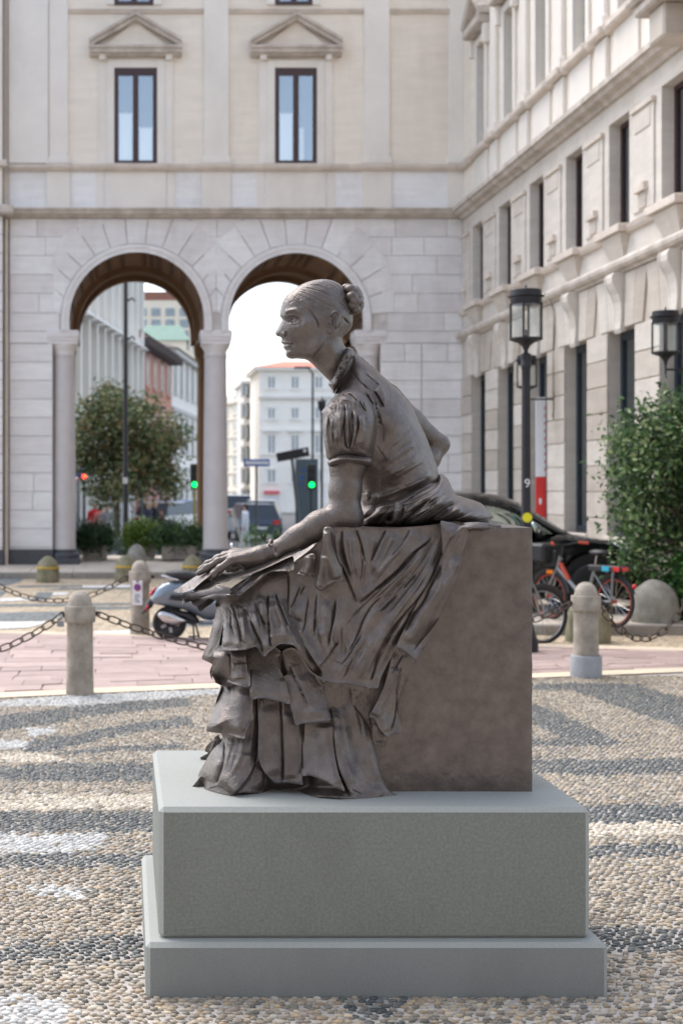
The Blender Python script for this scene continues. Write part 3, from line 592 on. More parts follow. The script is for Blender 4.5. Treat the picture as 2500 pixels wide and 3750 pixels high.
# ground-floor blocks: piers between the openings, and the wall over them
CH = .3935
def blk(y0, y1, z0, z1, out=.03): pc(MB().box((XF-out-rb.uniform(0, .004), y0+J, z0+J), (XF+.0, y1-J, z1-J), .01), 'stone_block', rb.choice(M_travw))
zz = .52
while zz < 4.06:
    z1 = min(zz+CH, 4.07)
    for i, f in enumerate(GF):
        ya, yb = f, (GF[i-1]-GW if i > 0 else PY1)
        if zz < G0-.02:
            pass
        blk(ya, yb, zz, z1)
        if z1 < G0+.1: blk(f-GW, f, zz, min(z1, G0))
    zz = z1
for i, f in enumerate(GF):
    # jack-arch voussoirs either side of the scroll keystone
    c = f-GW/2
    for s in (-1, 1):
        for k in range(2):
            a0 = .17+k*.36; a1 = a0+.36; b0 = .2+k*.43; b1 = b0+.43
            ys = [c+s*a0, c+s*a1, c+s*b1, c+s*b0]
            vs = [(XF-.032, ys[0], 4.08), (XF-.032, ys[1], 4.08), (XF-.032, ys[2], 4.84), (XF-.032, ys[3], 4.84)]; g = J*s
            vs = [(v[0], v[1]+(g if j in (0, 3) else -g), v[2]) for j, v in enumerate(vs)]; vs += [(XF, v[1], v[2]) for v in vs]
            pc(MB().add(vs, [(0, 1, 2, 3), (0, 4, 5, 1), (1, 5, 6, 2), (2, 6, 7, 3), (3, 7, 4, 0)]), 'voussoir', rb.choice(M_travw))
    # scroll keystone: S profile in the x-z plane
    pr = [(.0, 4.02), (.06, 4.0), (.085, 4.06), (.075, 4.16), (.07, 4.3), (.085, 4.45), (.12, 4.56), (.17, 4.64), (.205, 4.72), (.21, 4.8), (.18, 4.86), (.0, 4.87)]
    n = len(pr); vs = []
    for yy, sc_ in ((c-.17, 1.0), (c-.13, 1.0), (c-.13, .93), (c+.13, .93), (c+.13, 1.0), (c+.17, 1.0)): vs += [(XF-p*sc_, c+(yy-c)*(.82+.22*(z-4.0)/.87), z) for p, z in pr]
    fs = [(j*n+q, j*n+q+1, (j+1)*n+q+1, (j+1)*n+q) for j in range(5) for q in range(n-1)]+[tuple(range(n)), tuple(range(5*n, 6*n))]
    pc(MB().add(vs, fs), 'keystone', M_travw[2])
    # window: steel frame, mullion, pane, dark room
    w = pc(MB().box((XF+DEP, f-.09, G0), (XF+DEP+.08, f, G1)).box((XF+DEP, f-GW, G0), (XF+DEP+.08, f-GW+.09, G1)).box((XF+DEP, f-GW+.09, G1-.12), (XF+DEP+.08, f-.09, G1)).box((XF+DEP, f-GW+.09, G0), (XF+DEP+.08, f-.09, G0+.1)), 'window', M_steel)
    pc(MB().box((XF+DEP+.02, c-.03, G0+.1), (XF+DEP+.06, c+.03, G1-.12)), 'mullion', M_steel, w)
    for ya, yb in ((f-GW+.09, c-.03), (c+.03, f-.09)): pc(MB().box((XF+DEP+.03, ya, G0+.1), (XF+DEP+.036, yb, G1-.12)), 'pane', M_glassd, w)
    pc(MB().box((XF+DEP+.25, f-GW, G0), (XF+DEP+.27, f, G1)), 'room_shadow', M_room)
    pbox(f-GW-.06, f+.06, G0-.1, G0, .08, 'window_sill', M_cornl, .15)
pbox(PY0, PY1, 0, .5, .06, 'socle', M_kerb)
def prof_y(prof, y0, y1, name, mt):
    n = len(prof); vs = [(XF-p, y0, z) for p, z in prof]+[(XF-p, y1, z) for p, z in prof]
    return pc(MB().add(vs, [(i, i+1, n+i+1, n+i) for i in range(n-1)]+[tuple(range(n)), tuple(reversed(range(n, 2*n)))]), name, mt)
prof_y([(-.02, 4.855), (.05, 4.86), (.06, 4.89), (.13, 4.91), (.16, 4.95), (.165, 5.0), (.13, 5.05), (.05, 5.08), (-.02, 5.09)], PY0, PY1, 'string_course', M_corn)
prof_y([(-.02, 7.44), (.06, 7.44), (.09, 7.5), (.19, 7.52), (.22, 7.58), (.27, 7.59), (.27, 7.67), (.06, 7.7), (-.02, 7.71)], PY0, PY1-.1, 'cornice', M_corn)
prof_y([(-.02, 8.47), (.08, 8.47), (.12, 8.52), (.14, 8.59), (.06, 8.62), (-.02, 8.63)], PY0, PY1-.1, 'sill_band', M_cornl)
prof_y([(-.02, 5.40), (.05, 5.40), (.08, 5.44), (.1, 5.5), (-.02, 5.51)], PY0, PY1-.05, 'sill_band', M_cornl)
for i, f in enumerate(GF):
    c = f-FW/2
    # first floor: sill on a tapered apron, panel between windows with small ledges
    pbox(f-FW-.12, f+.12, 5.42, 5.53, .2, 'window_sill', M_cornl)
    vs = [(XF-.03, c-.28, 5.1), (XF-.03, c+.28, 5.1), (XF-.14, c+.44, 5.41), (XF-.14, c-.44, 5.41), (XF, c-.28, 5.1), (XF, c+.28, 5.1), (XF, c+.44, 5.41), (XF, c-.44, 5.41)]
    pc(MB().add(vs, [(0, 1, 2, 3), (0, 4, 5, 1), (1, 5, 6, 2), (3, 2, 6, 7), (0, 3, 7, 4)]), 'apron', M_travw[0])
    w = pc(MB().box((XF+DEP, f-.07, F0), (XF+DEP+.07, f, F1)).box((XF+DEP, f-FW, F0), (XF+DEP+.07, f-FW+.07, F1)).box((XF+DEP, f-FW+.07, F1-.07), (XF+DEP+.07, f-.07, F1)), 'window', M_wood)
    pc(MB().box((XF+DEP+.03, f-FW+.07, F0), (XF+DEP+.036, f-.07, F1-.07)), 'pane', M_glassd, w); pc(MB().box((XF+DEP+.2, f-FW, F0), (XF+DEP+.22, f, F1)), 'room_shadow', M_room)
    ya, yb = f+.22, (GF[i-1]-FW-.22 if i > 0 else PY1-.1)
    if yb-ya > .25:
        pbox(ya, yb, 5.62, 7.06, .03, 'wall_panel', M_travw[2]); pbox(ya+.1, yb-.1, 6.72, 6.98, .045, 'wall_panel', M_travw[0]); pbox(ya-.03, yb+.03, 7.02, 7.09, .07, 'panel_ledge', M_cornl); pbox(ya+.2, yb-.2, 5.86, 5.98, .1, 'panel_ledge', M_cornl); pbox(ya+.25, yb-.25, 5.64, 5.86, .05, 'wall_panel', M_travw[1])
    # second floor: surround, window, pediment, pilaster on a pedestal
    g = f-.5; gc = g-SW/2
    for u0, u1, w0, w1 in ((g, g+.16, S0, S1+.16), (g-SW-.16, g-SW, S0, S1+.16), (g-SW, g, S1, S1+.16)): pbox(u0, u1, w0, w1, .05, 'window_surround', M_pil)
    w = pc(MB().box((XF+.14, g-.06, S0), (XF+.2, g, S1)).box((XF+.14, g-SW, S0), (XF+.2, g-SW+.06, S1)).box((XF+.14, g-SW+.06, S1-.06), (XF+.2, g-.06, S1)), 'window', M_steel)
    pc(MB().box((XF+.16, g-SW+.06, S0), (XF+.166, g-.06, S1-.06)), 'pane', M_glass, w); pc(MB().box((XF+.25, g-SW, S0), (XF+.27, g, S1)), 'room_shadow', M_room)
    pbox(gc-.62, gc+.62, 10.93, 11.12, .26, 'pediment_cornice', M_corn, b=.03)
    mb = MB(); mb.prism([(gc-.62, 11.12), (gc+.62, 11.12), (gc, 11.62)], XF-.07, XF+.01, 'yz'); pc(mb, 'tympanum', M_plast)
    for s in (-1, 1):
        mb = MB(); pr = [(0, 0), (.24, 0), (.28, .06), (.28, .14), (0, .16)]; n = len(pr)
        vs = [(XF-p, gc+s*.66, 11.1+q) for p, q in pr]+[(XF-p, gc, 11.6+q) for p, q in pr]
        mb.add(vs, [(k, (k+1) % n, n+(k+1) % n, n+k) for k in range(n)]+[tuple(range(n)), tuple(range(n, 2*n))]); pc(mb, 'raking_cornice', M_corn)
    for s in (-1, 1): pbox(gc+s*.54-.07, gc+s*.54+.07, 10.55, 10.93, .14, 'bracket', M_pil, b=.02)
    py = f-1.9
    pbox(py-.2, py+.2, 8.8, 15.4, .08, 'pilaster', M_pil); pbox(py-.24, py+.24, 8.63, 8.8, .12, 'pilaster_base', M_pil, b=.02); pbox(py-.24, py+.24, 7.7, 8.47, .07, 'pedestal', M_pil)
    pbox(py-.28, py+.28, 8.47, 8.63, .19, 'sill_break', M_cornl, b=.03); pbox(gc-.5, gc+.5, 7.71, 8.47, .04, 'dado_panel', M_pil); pbox(gc-.52, gc+.52, 8.48, 8.625, .165, 'sill_break', M_cornl, b=.03)
# stone balcony
pbox(14.6, 18.35, 7.86, 8.02, .82, 'balcony', M_corn, b=.04); pbox(14.7, 18.25, 7.72, 7.86, .74, 'balcony', M_corn, b=.03)
for yy in (17.55, 15.9): pbox(yy, yy+.5, 7.3, 7.72, .62, 'balcony_bracket', M_travw[1], b=.03)
# window lettering (white film on the shop glass)
M_film = mat('white_film', lin(225, 226, 228), rough=0.5, var=.02)
def text(s, size, mt, name, ext=.002):
    cu = bpy.data.curves.new(name, 'FONT'); cu.body = s; cu.size = size; cu.align_x = 'CENTER'; cu.extrude = ext
    t = bpy.data.objects.new(name, cu); COL.objects.link(t); bpy.context.view_layer.update(); dg = bpy.context.evaluated_depsgraph_get()
    me = bpy.data.meshes.new_from_object(t.evaluated_get(dg)); bpy.data.objects.remove(t); o = link(name, me, mt); return o
for i in (2, 3, 4, 5):
    c = GF[i]-GW/2
    for s, size, dz in (('ou', .5, 3.1), ('—', .3, 2.86)):
        o = text(s, size, M_film, 'lettering'); o.rotation_euler = (R(90), 0, R(-90)); o.location = (XF+DEP+.025, c-.33, dz); o.parent = pal; o.matrix_parent_inverse = Matrix.Translation(-pal.location)
# red and white hanging board beside the third window
M_bw = mat('board_white', lin(222, 226, 232), rough=0.5, var=.03); M_bred = mat('board_red', lin(206, 48, 46), rough=0.5, var=.05)
bd = empty('hanging_board', (7.0, 24.5, 1.2)); tag(bd, 'tall narrow white board with a red lower panel hanging on the palace wall', 'sign')
def bdc(mb, n, m): o = mb.build(n, m); o.parent = bd; o.matrix_parent_inverse = Matrix.Translation(-bd.location); return o
bdc(MB().box((7.0, 24.44, 1.95), (7.168, 24.47, 3.3), .003), 'white_panel', M_bw); bdc(MB().box((7.0, 24.438, 1.2), (7.168, 24.472, 1.945), .003), 'red_panel', M_bred); bdc(MB().box((7.05, 24.432, 1.48), (7.09, 24.439, 1.58)), 'print', M_bw)
for k in range(9): bdc(MB().box((7.14, 24.433, 2.05+k*.13), (7.155, 24.4395, 2.1+k*.13)), 'print', M_bred)
# palace on the side of the square behind the camera: it closes the place and shades it from the low sky there
opp = empty('opposite_palace', (0, -16, 0)); tag(opp, 'long plain palace front closing the square opposite the arcade', 'building')
MB().box((-26, -28, 0), (26, -16, 17.5)).build('wall', M_travw[1]).parent = opp
for o in list(opp.children): o.matrix_parent_inverse = Matrix.Translation(-opp.location)
for i in range(14):
    for z0, h in ((1.2, 2.8), (6.2, 2.6), (11.0, 2.2)):
        adopt(MB().box((-24.5+i*3.6, -16.02, z0), (-23.3+i*3.6, -15.96, z0+h)).build('window', M_wood), opp)
adopt(MB().box((-26.3, -28, 17.5), (26.3, -15.4, 18.0)).build('cornice', M_corn), opp)

# ================================================================ relief sculpting (bronze statue)
def crop(x0, y0, s):
    return lambda *pts: [(x0+s*p[0], y0+s*p[1])+tuple(p[2:]) for p in pts]
T1 = crop(700, 2050, .38265); T2 = crop(700, 2450, .5102); T3 = crop(1150, 1900, .5102); T4 = crop(1150, 1350, .35077)
T5 = crop(1200, 2300, .2551); TH = crop(950, 980, .3189); TD = crop(600, 1850, .38265); TC = crop(600, 950, .8929)
def spline(pts, n=6, closed=False):
    p = np.array([q[:2] for q in pts], float); m = len(p); out = []
    rng = range(m if closed else m-1)
    for i in rng:
        g = (lambda k: p[k % m]) if closed else (lambda k: p[min(max(k, 0), m-1)])
        a, b, c, d = g(i-1), g(i), g(i+1), g(i+2)
        for j in range(n):
            t = j/n; out.append(0.5*((2*b)+(c-a)*t+(2*a-5*b+4*c-d)*t*t+(3*b-a-3*c+d)*t**3))
    if not closed: out.append(p[-1])
    return np.array(out)
def seg_dist(X, Y, poly, closed=False):
    """distance, arc parameter 0..1 and side of every grid point to a polyline"""
    best = np.full(X.shape, 1e9, np.float32); par = np.zeros(X.shape, np.float32); side = np.zeros(X.shape, np.float32)
    q = np.vstack([poly, poly[:1]]) if closed else poly
    ln = np.r_[0, np.cumsum(np.hypot(*(q[1:]-q[:-1]).T))]; tot = max(ln[-1], 1e-6)
    nx = np.zeros(X.shape, np.float32); ny = np.zeros(X.shape, np.float32)
    for i in range(len(q)-1):
        a, b = q[i], q[i+1]; d = b-a; L2 = d@d
        if L2 < 1e-9: continue
        t = np.clip(((X-a[0])*d[0]+(Y-a[1])*d[1])/L2, 0, 1)
        px = a[0]+t*d[0]; py = a[1]+t*d[1]; e = np.hypot(X-px, Y-py)
        m = e < best
        best[m] = e[m]; par[m] = ((ln[i]+t*math.sqrt(L2))/tot)[m]; side[m] = np.sign((X-a[0])*d[1]-(Y-a[1])*d[0])[m]; nx[m] = px[m]; ny[m] = py[m]
    return best, par, side, nx, ny
def inside(X, Y, poly):
    r = np.zeros(X.shape, bool); n = len(poly)
    for i in range(n):
        x0, y0 = poly[i]; x1, y1 = poly[(i+1) % n]
        if y0 == y1: continue
        c = ((Y < y0) != (Y < y1)) & (X < (x1-x0)*(Y-y0)/(y1-y0)+x0); r ^= c
    return r
def poisson(mask):
    h, w = mask.shape
    if min(h, w) <= 16: u = np.zeros((h, w), np.float32); it = 200
    else:
        uc = poisson(mask[::2, ::2])*4; u = np.repeat(np.repeat(uc, 2, 0), 2, 1)[:h, :w].astype(np.float32); it = 40
        if u.shape != (h, w): u = np.pad(u, ((0, h-u.shape[0]), (0, w-u.shape[1])), 'edge')
    u[~mask] = 0; p = np.zeros((h+2, w+2), np.float32)
    for _ in range(it):
        p[1:-1, 1:-1] = u; u = 0.25*(p[:-2, 1:-1]+p[2:, 1:-1]+p[1:-1, :-2]+p[1:-1, 2:]+2.0); u[~mask] = 0
    return u
def rbf(ctrl):
    c = np.array(ctrl, float); n = len(c); s = 400.0
    k = lambda r2: np.where(r2 > 1e-12, r2*np.log(np.maximum(r2, 1e-12)), 0)
    xy = c[:, :2]/s; A = np.zeros((n+3, n+3)); d = xy[:, None]-xy[None]
    A[:n, :n] = k((d**2).sum(-1))+np.eye(n)*1e-3; A[:n, n] = 1; A[:n, n+1:] = xy; A[n:, :n] = A[:n, n:].T
    w = np.linalg.solve(A, np.r_[c[:, 2], 0, 0, 0])
    def f(X, Y):
        x = X/s; y = Y/s; o = w[n]+w[n+1]*x+w[n+2]*y
        for i in range(n): o = o+w[i]*k((x-xy[i, 0])**2+(y-xy[i, 1])**2)
        return o
    return f
def noise2(X, Y, s, seed):
    """smooth value noise"""
    rs = np.random.RandomState(seed); g = rs.rand(64, 64).astype(np.float32)
    x = X/s+seed*3.7; y = Y/s+seed*1.3; xi = np.floor(x).astype(int); yi = np.floor(y).astype(int); fx = x-xi; fy = y-yi
    fx = fx*fx*(3-2*fx); fy = fy*fy*(3-2*fy); G = lambda a, b: g[a % 64, b % 64]
    return (G(xi, yi)*(1-fx)+G(xi+1, yi)*fx)*(1-fy)+(G(xi, yi+1)*(1-fx)+G(xi+1, yi+1)*fx)*fy-0.5
CREASE = 0.62
def fan(A, B, n, w, amp, seed, kind='r', jit=.25, taper=.3):
    """long folds interpolated between two guide lines"""
    rs = np.random.RandomState(seed); out = []; m = len(A)
    for i in range(n):
        t = (i+.5+rs.uniform(-jit, jit))/n; bow = rs.uniform(-.03, .03); s0 = rs.uniform(0, .18); s1 = rs.uniform(.82, 1.0)
        c = spline([tuple((1-t-bow*math.sin(3.1*k/(m-1)))*np.array(a[:2])+(t+bow*math.sin(3.1*k/(m-1)))*np.array(b[:2])) for k, (a, b) in enumerate(zip(A, B))], 4)
        c = c[int(s0*len(c)):max(int(s1*len(c)), int(s0*len(c))+4)]
        out.append((kind, [tuple(q) for q in c], w*rs.uniform(.7, 1.3), amp*rs.uniform(.5, 1.3), taper))
    return out
def stroke(H, X, Y, kind, pts, w, amp, taper=0.25):
    """r ridge, v sharp crease, s step (+ side = left of travel in the picture's y-down frame), b blob"""
    if kind == 'b':
        (cx, cy), (rx, ry) = pts[0][:2], (w if hasattr(w, '__len__') else (w, w))
        H += amp*np.exp(-(((X-cx)/rx)**2+((Y-cy)/ry)**2)); return
    pl = spline(pts, 4) if len(pts) > 2 else np.array([p[:2] for p in pts], float)
    pad = w*4; x0, y0 = pl.min(0)-pad; x1, y1 = pl.max(0)+pad
    j = np.where((X[0] >= x0) & (X[0] <= x1))[0]; i = np.where((Y[:, 0] >= y0) & (Y[:, 0] <= y1))[0]
    if len(i) == 0 or len(j) == 0: return
    sl = (slice(i[0], i[-1]+1), slice(j[0], j[-1]+1))
    d, t, sd, _, _ = seg_dist(X[sl], Y[sl], pl)
    tp = np.clip(np.minimum(t, 1-t)/max(taper, 1e-3), 0, 1); tp = tp*tp*(3-2*tp) if taper > 0 else 1.0
    if kind == 'r': g = np.exp(-(d/w)**2)
    elif kind == 'c': q = d/(w*1.15); g = -(1/(1+q*q)**1.5)*np.clip((4*w-d)/w, 0, 1)*CREASE
    elif kind == 'v':      # cloth fold: thin crease with a roll lapping over it from one side
        q = d/(w*.5); g = (-.30/(1+q*q)**1.2+.5*np.where(sd > 0, np.exp(-(d/(w*2.6))**2), 0)-.12*np.exp(-(d/(w*2.6))**2))*np.clip((4*w-d)/w, 0, 1)
    elif kind == 's': g = np.where(sd > 0, np.exp(-(d/w)**2*0.7), 0)
    H[sl] += amp*g*tp
def relief(name, poly, mat_, parent, base=None, inflate=0.0, Yc=None, strokes=(), res=2.5, back=None, wall=0.03, hem=0.0, nz=(), mirror_detail=True, smooth_n=6, kpow=0.5, post=None, tuck=None, flare=None):
    pl = spline(poly, smooth_n, True) if smooth_n else np.array([p[:2] for p in poly], float)
    x0, y0 = pl.min(0)-res*2; x1, y1 = pl.max(0)+res*2
    gx = np.arange(x0, x1+res, res); gy = np.arange(y0, y1+res, res)
    X, Y = np.meshgrid(gx, gy); X = X.copy(); Y = Y.copy()
    ins = inside(X, Y, pl); bd, _, _, nx, ny = seg_dist(X, Y, pl, True)
    m = ins | (bd < res*0.5)
    near = m & (bd < res*0.72)
    Xs, Ys = np.where(near, nx, X), np.where(near, ny, Y)
    if Yc is None: Yc = base
    yc = Yc(X, Y) if callable(Yc) else np.full(X.shape, float(Yc))
    H = np.zeros(X.shape, np.float64)
    if inflate > 0:
        u = poisson(m & ~near); u = np.power(np.maximum(u, 0), kpow); H += u/u.max()*inflate
    D = np.zeros(X.shape, np.float64)
    for s in strokes: stroke(D, X, Y, *s)
    for sc_, am, sd in nz: D += am*noise2(X, Y, sc_, sd)
    if inflate > 0:
        edge = np.clip(bd/(res*5), 0, 1); D = D*edge
        mm = H+D/1000.0
        mm = np.maximum(mm, -0.01); mm[near] = 0
    else:
        mm = D/1000.0
        if hem: mm = mm-hem/1000.0*np.exp(-(bd/(res*1.6))**2)
    if flare is not None:
        fd = seg_dist(X, Y, spline(flare[0], 3))[0]; mm = mm+flare[1]/1000.0*np.exp(-(fd/flare[2])**1.3)
    if post is not None: mm = post(mm, X, Y, bd)
    yf = yc-mm
    if tuck is not None: yf = yf+tuck(X, Y, bd)
    idx = -np.ones(X.shape, int); idx[m] = np.arange(m.sum())
    def pts(Yd): return np.stack([(Xs-CX)*Yd/F, Yd, CAMZ-(Ys-CY)*Yd/F], -1)[m]
    vf = pts(yf); q = m[:-1, :-1] & m[1:, :-1] & m[1:, 1:] & m[:-1, 1:]
    a, b, c, d = idx[:-1, :-1][q], idx[1:, :-1][q], idx[1:, 1:][q], idx[:-1, 1:][q]
    faces = [np.stack([a, b, c, d], 1)]; tris = []
    cnt = m[:-1, :-1].astype(int)+m[1:, :-1]+m[1:, 1:]+m[:-1, 1:]; t3 = cnt == 3
    for k, (s1, s2, s3, mi) in enumerate([((0,0),(1,0),(1,1),(0,1)), ((1,0),(1,1),(0,1),(0,0)), ((1,1),(0,1),(0,0),(1,0)), ((0,1),(0,0),(1,0),(1,1))]):
        sh = lambda A, o: A[o[0]:A.shape[0]-1+o[0], o[1]:A.shape[1]-1+o[1]]
        z = t3 & ~sh(m, mi)
        if z.any(): tris.append(np.stack([sh(idx, s1)[z], sh(idx, s2)[z], sh(idx, s3)[z]], 1))
    verts = vf; n = len(vf); fl = faces[0].tolist()+[x for t in tris for x in t.tolist()]
    if back == 'mirror':
        yb = yc+(mm if mirror_detail else H); vb = pts(yb); verts = np.vstack([vf, vb])
        nb = near[m]; remap = np.arange(n)+n; remap[nb] = np.arange(n)[nb]
        fl2 = [[int(remap[i]) for i in reversed(f)] for f in fl]; fl = fl+fl2
    else:
        from collections import Counter
        e = Counter(); dirn = {}
        for f in fl:
            for k in range(len(f)):
                a_, b_ = f[k], f[(k+1) % len(f)]; key = (min(a_, b_), max(a_, b_)); e[key] += 1; dirn[key] = (a_, b_)
        bnd = [dirn[k] for k, v in e.items() if v == 1]
        bi = sorted({i for p in bnd for i in p}); mp = {v: n+k for k, v in enumerate(bi)}
        w_ = wall if not callable(wall) else wall(Xs[m][bi], Ys[m][bi])
        yb = yf[m][bi]+w_; xx, yy = Xs[m][bi], Ys[m][bi]
        xin = (xx-CX)*yb/F; zin = CAMZ-(yy-CY)*yb/F
        verts = np.vstack([vf, np.stack([xin, yb, zin], -1)])
        fl = fl+[[b_, a_, mp[a_], mp[b_]] for a_, b_ in bnd]
    me = bpy.data.meshes.new(name); me.from_pydata(verts.tolist(), [], fl)
    me.polygons.foreach_set('use_smooth', [True]*len(me.polygons)); me.validate(); me.update()
    o = link(name, me, mat_, parent)
    return o
def surfnets(f, lo, vox):
    s = f < 0; n = np.array(f.shape)-1
    c = [(i, j, k) for i in (0, 1) for j in (0, 1) for k in (0, 1)]
    sl = lambda A, o: A[o[0]:o[0]+n[0], o[1]:o[1]+n[1], o[2]:o[2]+n[2]]
    cnt = sum(sl(s, o).astype(np.int8) for o in c); mix = (cnt > 0) & (cnt < 8)
    I = np.argwhere(mix); idx = -np.ones(mix.shape, int); idx[mix] = np.arange(len(I))
    acc = np.zeros((len(I), 3)); w = np.zeros(len(I))
    val = {o: f[I[:, 0]+o[0], I[:, 1]+o[1], I[:, 2]+o[2]] for o in c}
    for a in c:
        for ax in range(3):
            if a[ax] == 0:
                b = list(a); b[ax] = 1; b = tuple(b); va, vb = val[a], val[b]; cr = (va < 0) != (vb < 0)
                t = np.where(cr, va/np.where(cr, va-vb, 1), 0); p = np.array(a, float)[None].repeat(len(I), 0); p[:, ax] += t
                acc[cr] += p[cr]; w[cr] += 1
    vs = (I+acc/w[:, None])*vox+np.array(lo); fs = []
    for ax in range(3):
        o1, o2 = [k for k in range(3) if k != ax]
        a = [slice(1, -1)]*3; a[ax] = slice(0, -1); b = list(a); b[ax] = slice(1, None)
        sa, sb = s[tuple(a)], s[tuple(b)]; e = np.argwhere(sa != sb); flip = sa[sa != sb]
        base = e.copy(); base[:, o1] += 1; base[:, o2] += 1
        def cell(d1, d2):
            q = base.copy(); q[:, o1] += d1; q[:, o2] += d2; return idx[q[:, 0], q[:, 1], q[:, 2]]
        q = np.stack([cell(-1, -1), cell(0, -1), cell(0, 0), cell(-1, 0)], 1)
        if ax == 1: flip = ~flip
        q[~flip] = q[~flip][:, ::-1]; fs.append(q)
    fs = np.vstack(fs); fs = fs[(fs >= 0).all(1)]
    return vs, fs
class SDF:
    """smooth-union capsules and ellipsoids, meshed by surface nets"""
    def __init__(s): s.p = []
    def cap(s, a, b, ra, rb=None, k=0.02): s.p.append(('c', np.array(a, float), np.array(b, float), ra, ra if rb is None else rb, k)); return s
    def chain(s, pts, rs, k=0.02):
        for i in range(len(pts)-1): s.cap(pts[i], pts[i+1], rs[i], rs[i+1], k)
        return s
    def ell(s, c, r, k=0.02, M=None): s.p.append(('e', np.array(c, float), np.array(r, float), M, None, k)); return s
    def cut(s, a, b, ra, rb=None, k=0.01): s.p.append(('x', np.array(a, float), np.array(b, float), ra, ra if rb is None else rb, k)); return s
    def mesh(s, vox):
        los, his = [], []
        for t, a, b, ra, rb, k in s.p:
            if t == 'x': continue
            if t == 'c': r = max(ra, rb); los.append(np.minimum(a, b)-r); his.append(np.maximum(a, b)+r)
            else: los.append(a-b.max()); his.append(a+b.max())
        lo = np.min(los, 0)-vox*4; hi = np.max(his, 0)+vox*4; n = np.ceil((hi-lo)/vox).astype(int)+1
        f = np.full(n, 1.0, np.float32); ax = [lo[i]+np.arange(n[i])*vox for i in range(3)]
        for t, a, b, ra, rb, k in s.p:
            if t in 'cx': r = max(ra, rb)+k*2+vox*3; l, h = np.minimum(a, b)-r, np.maximum(a, b)+r
            else: r = b.max()+k*2+vox*3; l, h = a-r, a+r
            i0 = np.clip(np.floor((l-lo)/vox).astype(int), 0, n); i1 = np.clip(np.ceil((h-lo)/vox).astype(int)+1, 0, n)
            sl = tuple(slice(i0[q], i1[q]) for q in range(3))
            x, y, z = np.meshgrid(ax[0][sl[0]], ax[1][sl[1]], ax[2][sl[2]], indexing='ij')
            if t in 'cx':
                d = b-a; L2 = max(d@d, 1e-12); tt = np.clip(((x-a[0])*d[0]+(y-a[1])*d[1]+(z-a[2])*d[2])/L2, 0, 1)
                g = np.sqrt((x-a[0]-tt*d[0])**2+(y-a[1]-tt*d[1])**2+(z-a[2]-tt*d[2])**2)-(ra+(rb-ra)*tt)
            else:
                p = np.stack([x-a[0], y-a[1], z-a[2]], -1)
                if ra is not None: p = p@np.array(ra)
                q = np.sqrt(((p/b)**2).sum(-1)); g = (q-1)*q/np.maximum(np.sqrt(((p/b**2)**2).sum(-1)), 1e-6)
            o = f[sl]
            if t == 'x': g = -g; hh = np.clip(0.5-0.5*(o-g)/k, 0, 1); f[sl] = o*(1-hh)+g*hh+k*hh*(1-hh)
            else: hh = np.clip(0.5+0.5*(o-g)/k, 0, 1); f[sl] = o*(1-hh)+g*hh-k*hh*(1-hh)
        return surfnets(f, lo, vox)
def npmesh(name, vs, fs):
    me = bpy.data.meshes.new(name); me.from_pydata(np.asarray(vs).tolist(), [], np.asarray(fs).tolist() if not isinstance(fs, list) else fs)
    me.polygons.foreach_set('use_smooth', [True]*len(me.polygons)); me.validate(); me.update(); return me
# ================================================================ bronze statue on its stone plinth
def bronze(name):
    m = mat(name, lin(115, 106, 100), rough=0.4, metal=0.6, scale=16, bump=0.3, bscale=80, spec=0.5, col2=lin(93, 85, 80), bdist=0.008)
    nt = m.node_tree; b = nt.nodes['Principled BSDF']; L = nt.links.new
    tc = nt.nodes.new('ShaderNodeTexCoord'); n = nt.nodes.new('ShaderNodeTexNoise'); n.inputs['Scale'].default_value = 24; n.inputs['Detail'].default_value = 8
    L(tc.outputs['Object'], n.inputs['Vector']); r = nt.nodes.new('ShaderNodeMapRange'); r.inputs[3].default_value = 0.28; r.inputs[4].default_value = 0.5
    L(n.outputs['Fac'], r.inputs[0]); L(r.outputs[0], b.inputs['Roughness'])
    # brushed, chased surface: short strokes in two directions
    prev = b.inputs['Normal'].links[0].from_socket
    for k, (rot, st) in enumerate(((.6, (240, 240, 26)), (-.9, (210, 210, 22)))):
        mp = nt.nodes.new('ShaderNodeMapping'); mp.inputs['Rotation'].default_value = (0, rot, .3); mp.inputs['Scale'].default_value = st; L(tc.outputs['Object'], mp.inputs[0])
        n2 = nt.nodes.new('ShaderNodeTexNoise'); n2.inputs['Scale'].default_value = 1.0; n2.inputs['Detail'].default_value = 3; L(mp.outputs[0], n2.inputs['Vector'])
        bp = nt.nodes.new('ShaderNodeBump'); bp.inputs['Strength'].default_value = .28; bp.inputs['Distance'].default_value = .004; L(n2.outputs['Fac'], bp.inputs['Height']); L(prev, bp.inputs['Normal']); prev = bp.outputs[0]
    L(prev, b.inputs['Normal'])
    return m
M_bronze = bronze('bronze'); PLZ = 0.654
def hemY(y): return 1.146*F/(y-CY)
statue = empty('statue', (P(1350, 2900, 5.6).x, 5.69, PLZ))
tag(statue, 'dark bronze statue of a seated woman leaning forward, papers on her lap', 'statue')
def S(name, *a, **k):
    o = relief(name, *a, M_bronze, None, **k); o.data.set_sharp_from_angle(angle=R(62)); return o
parts = []
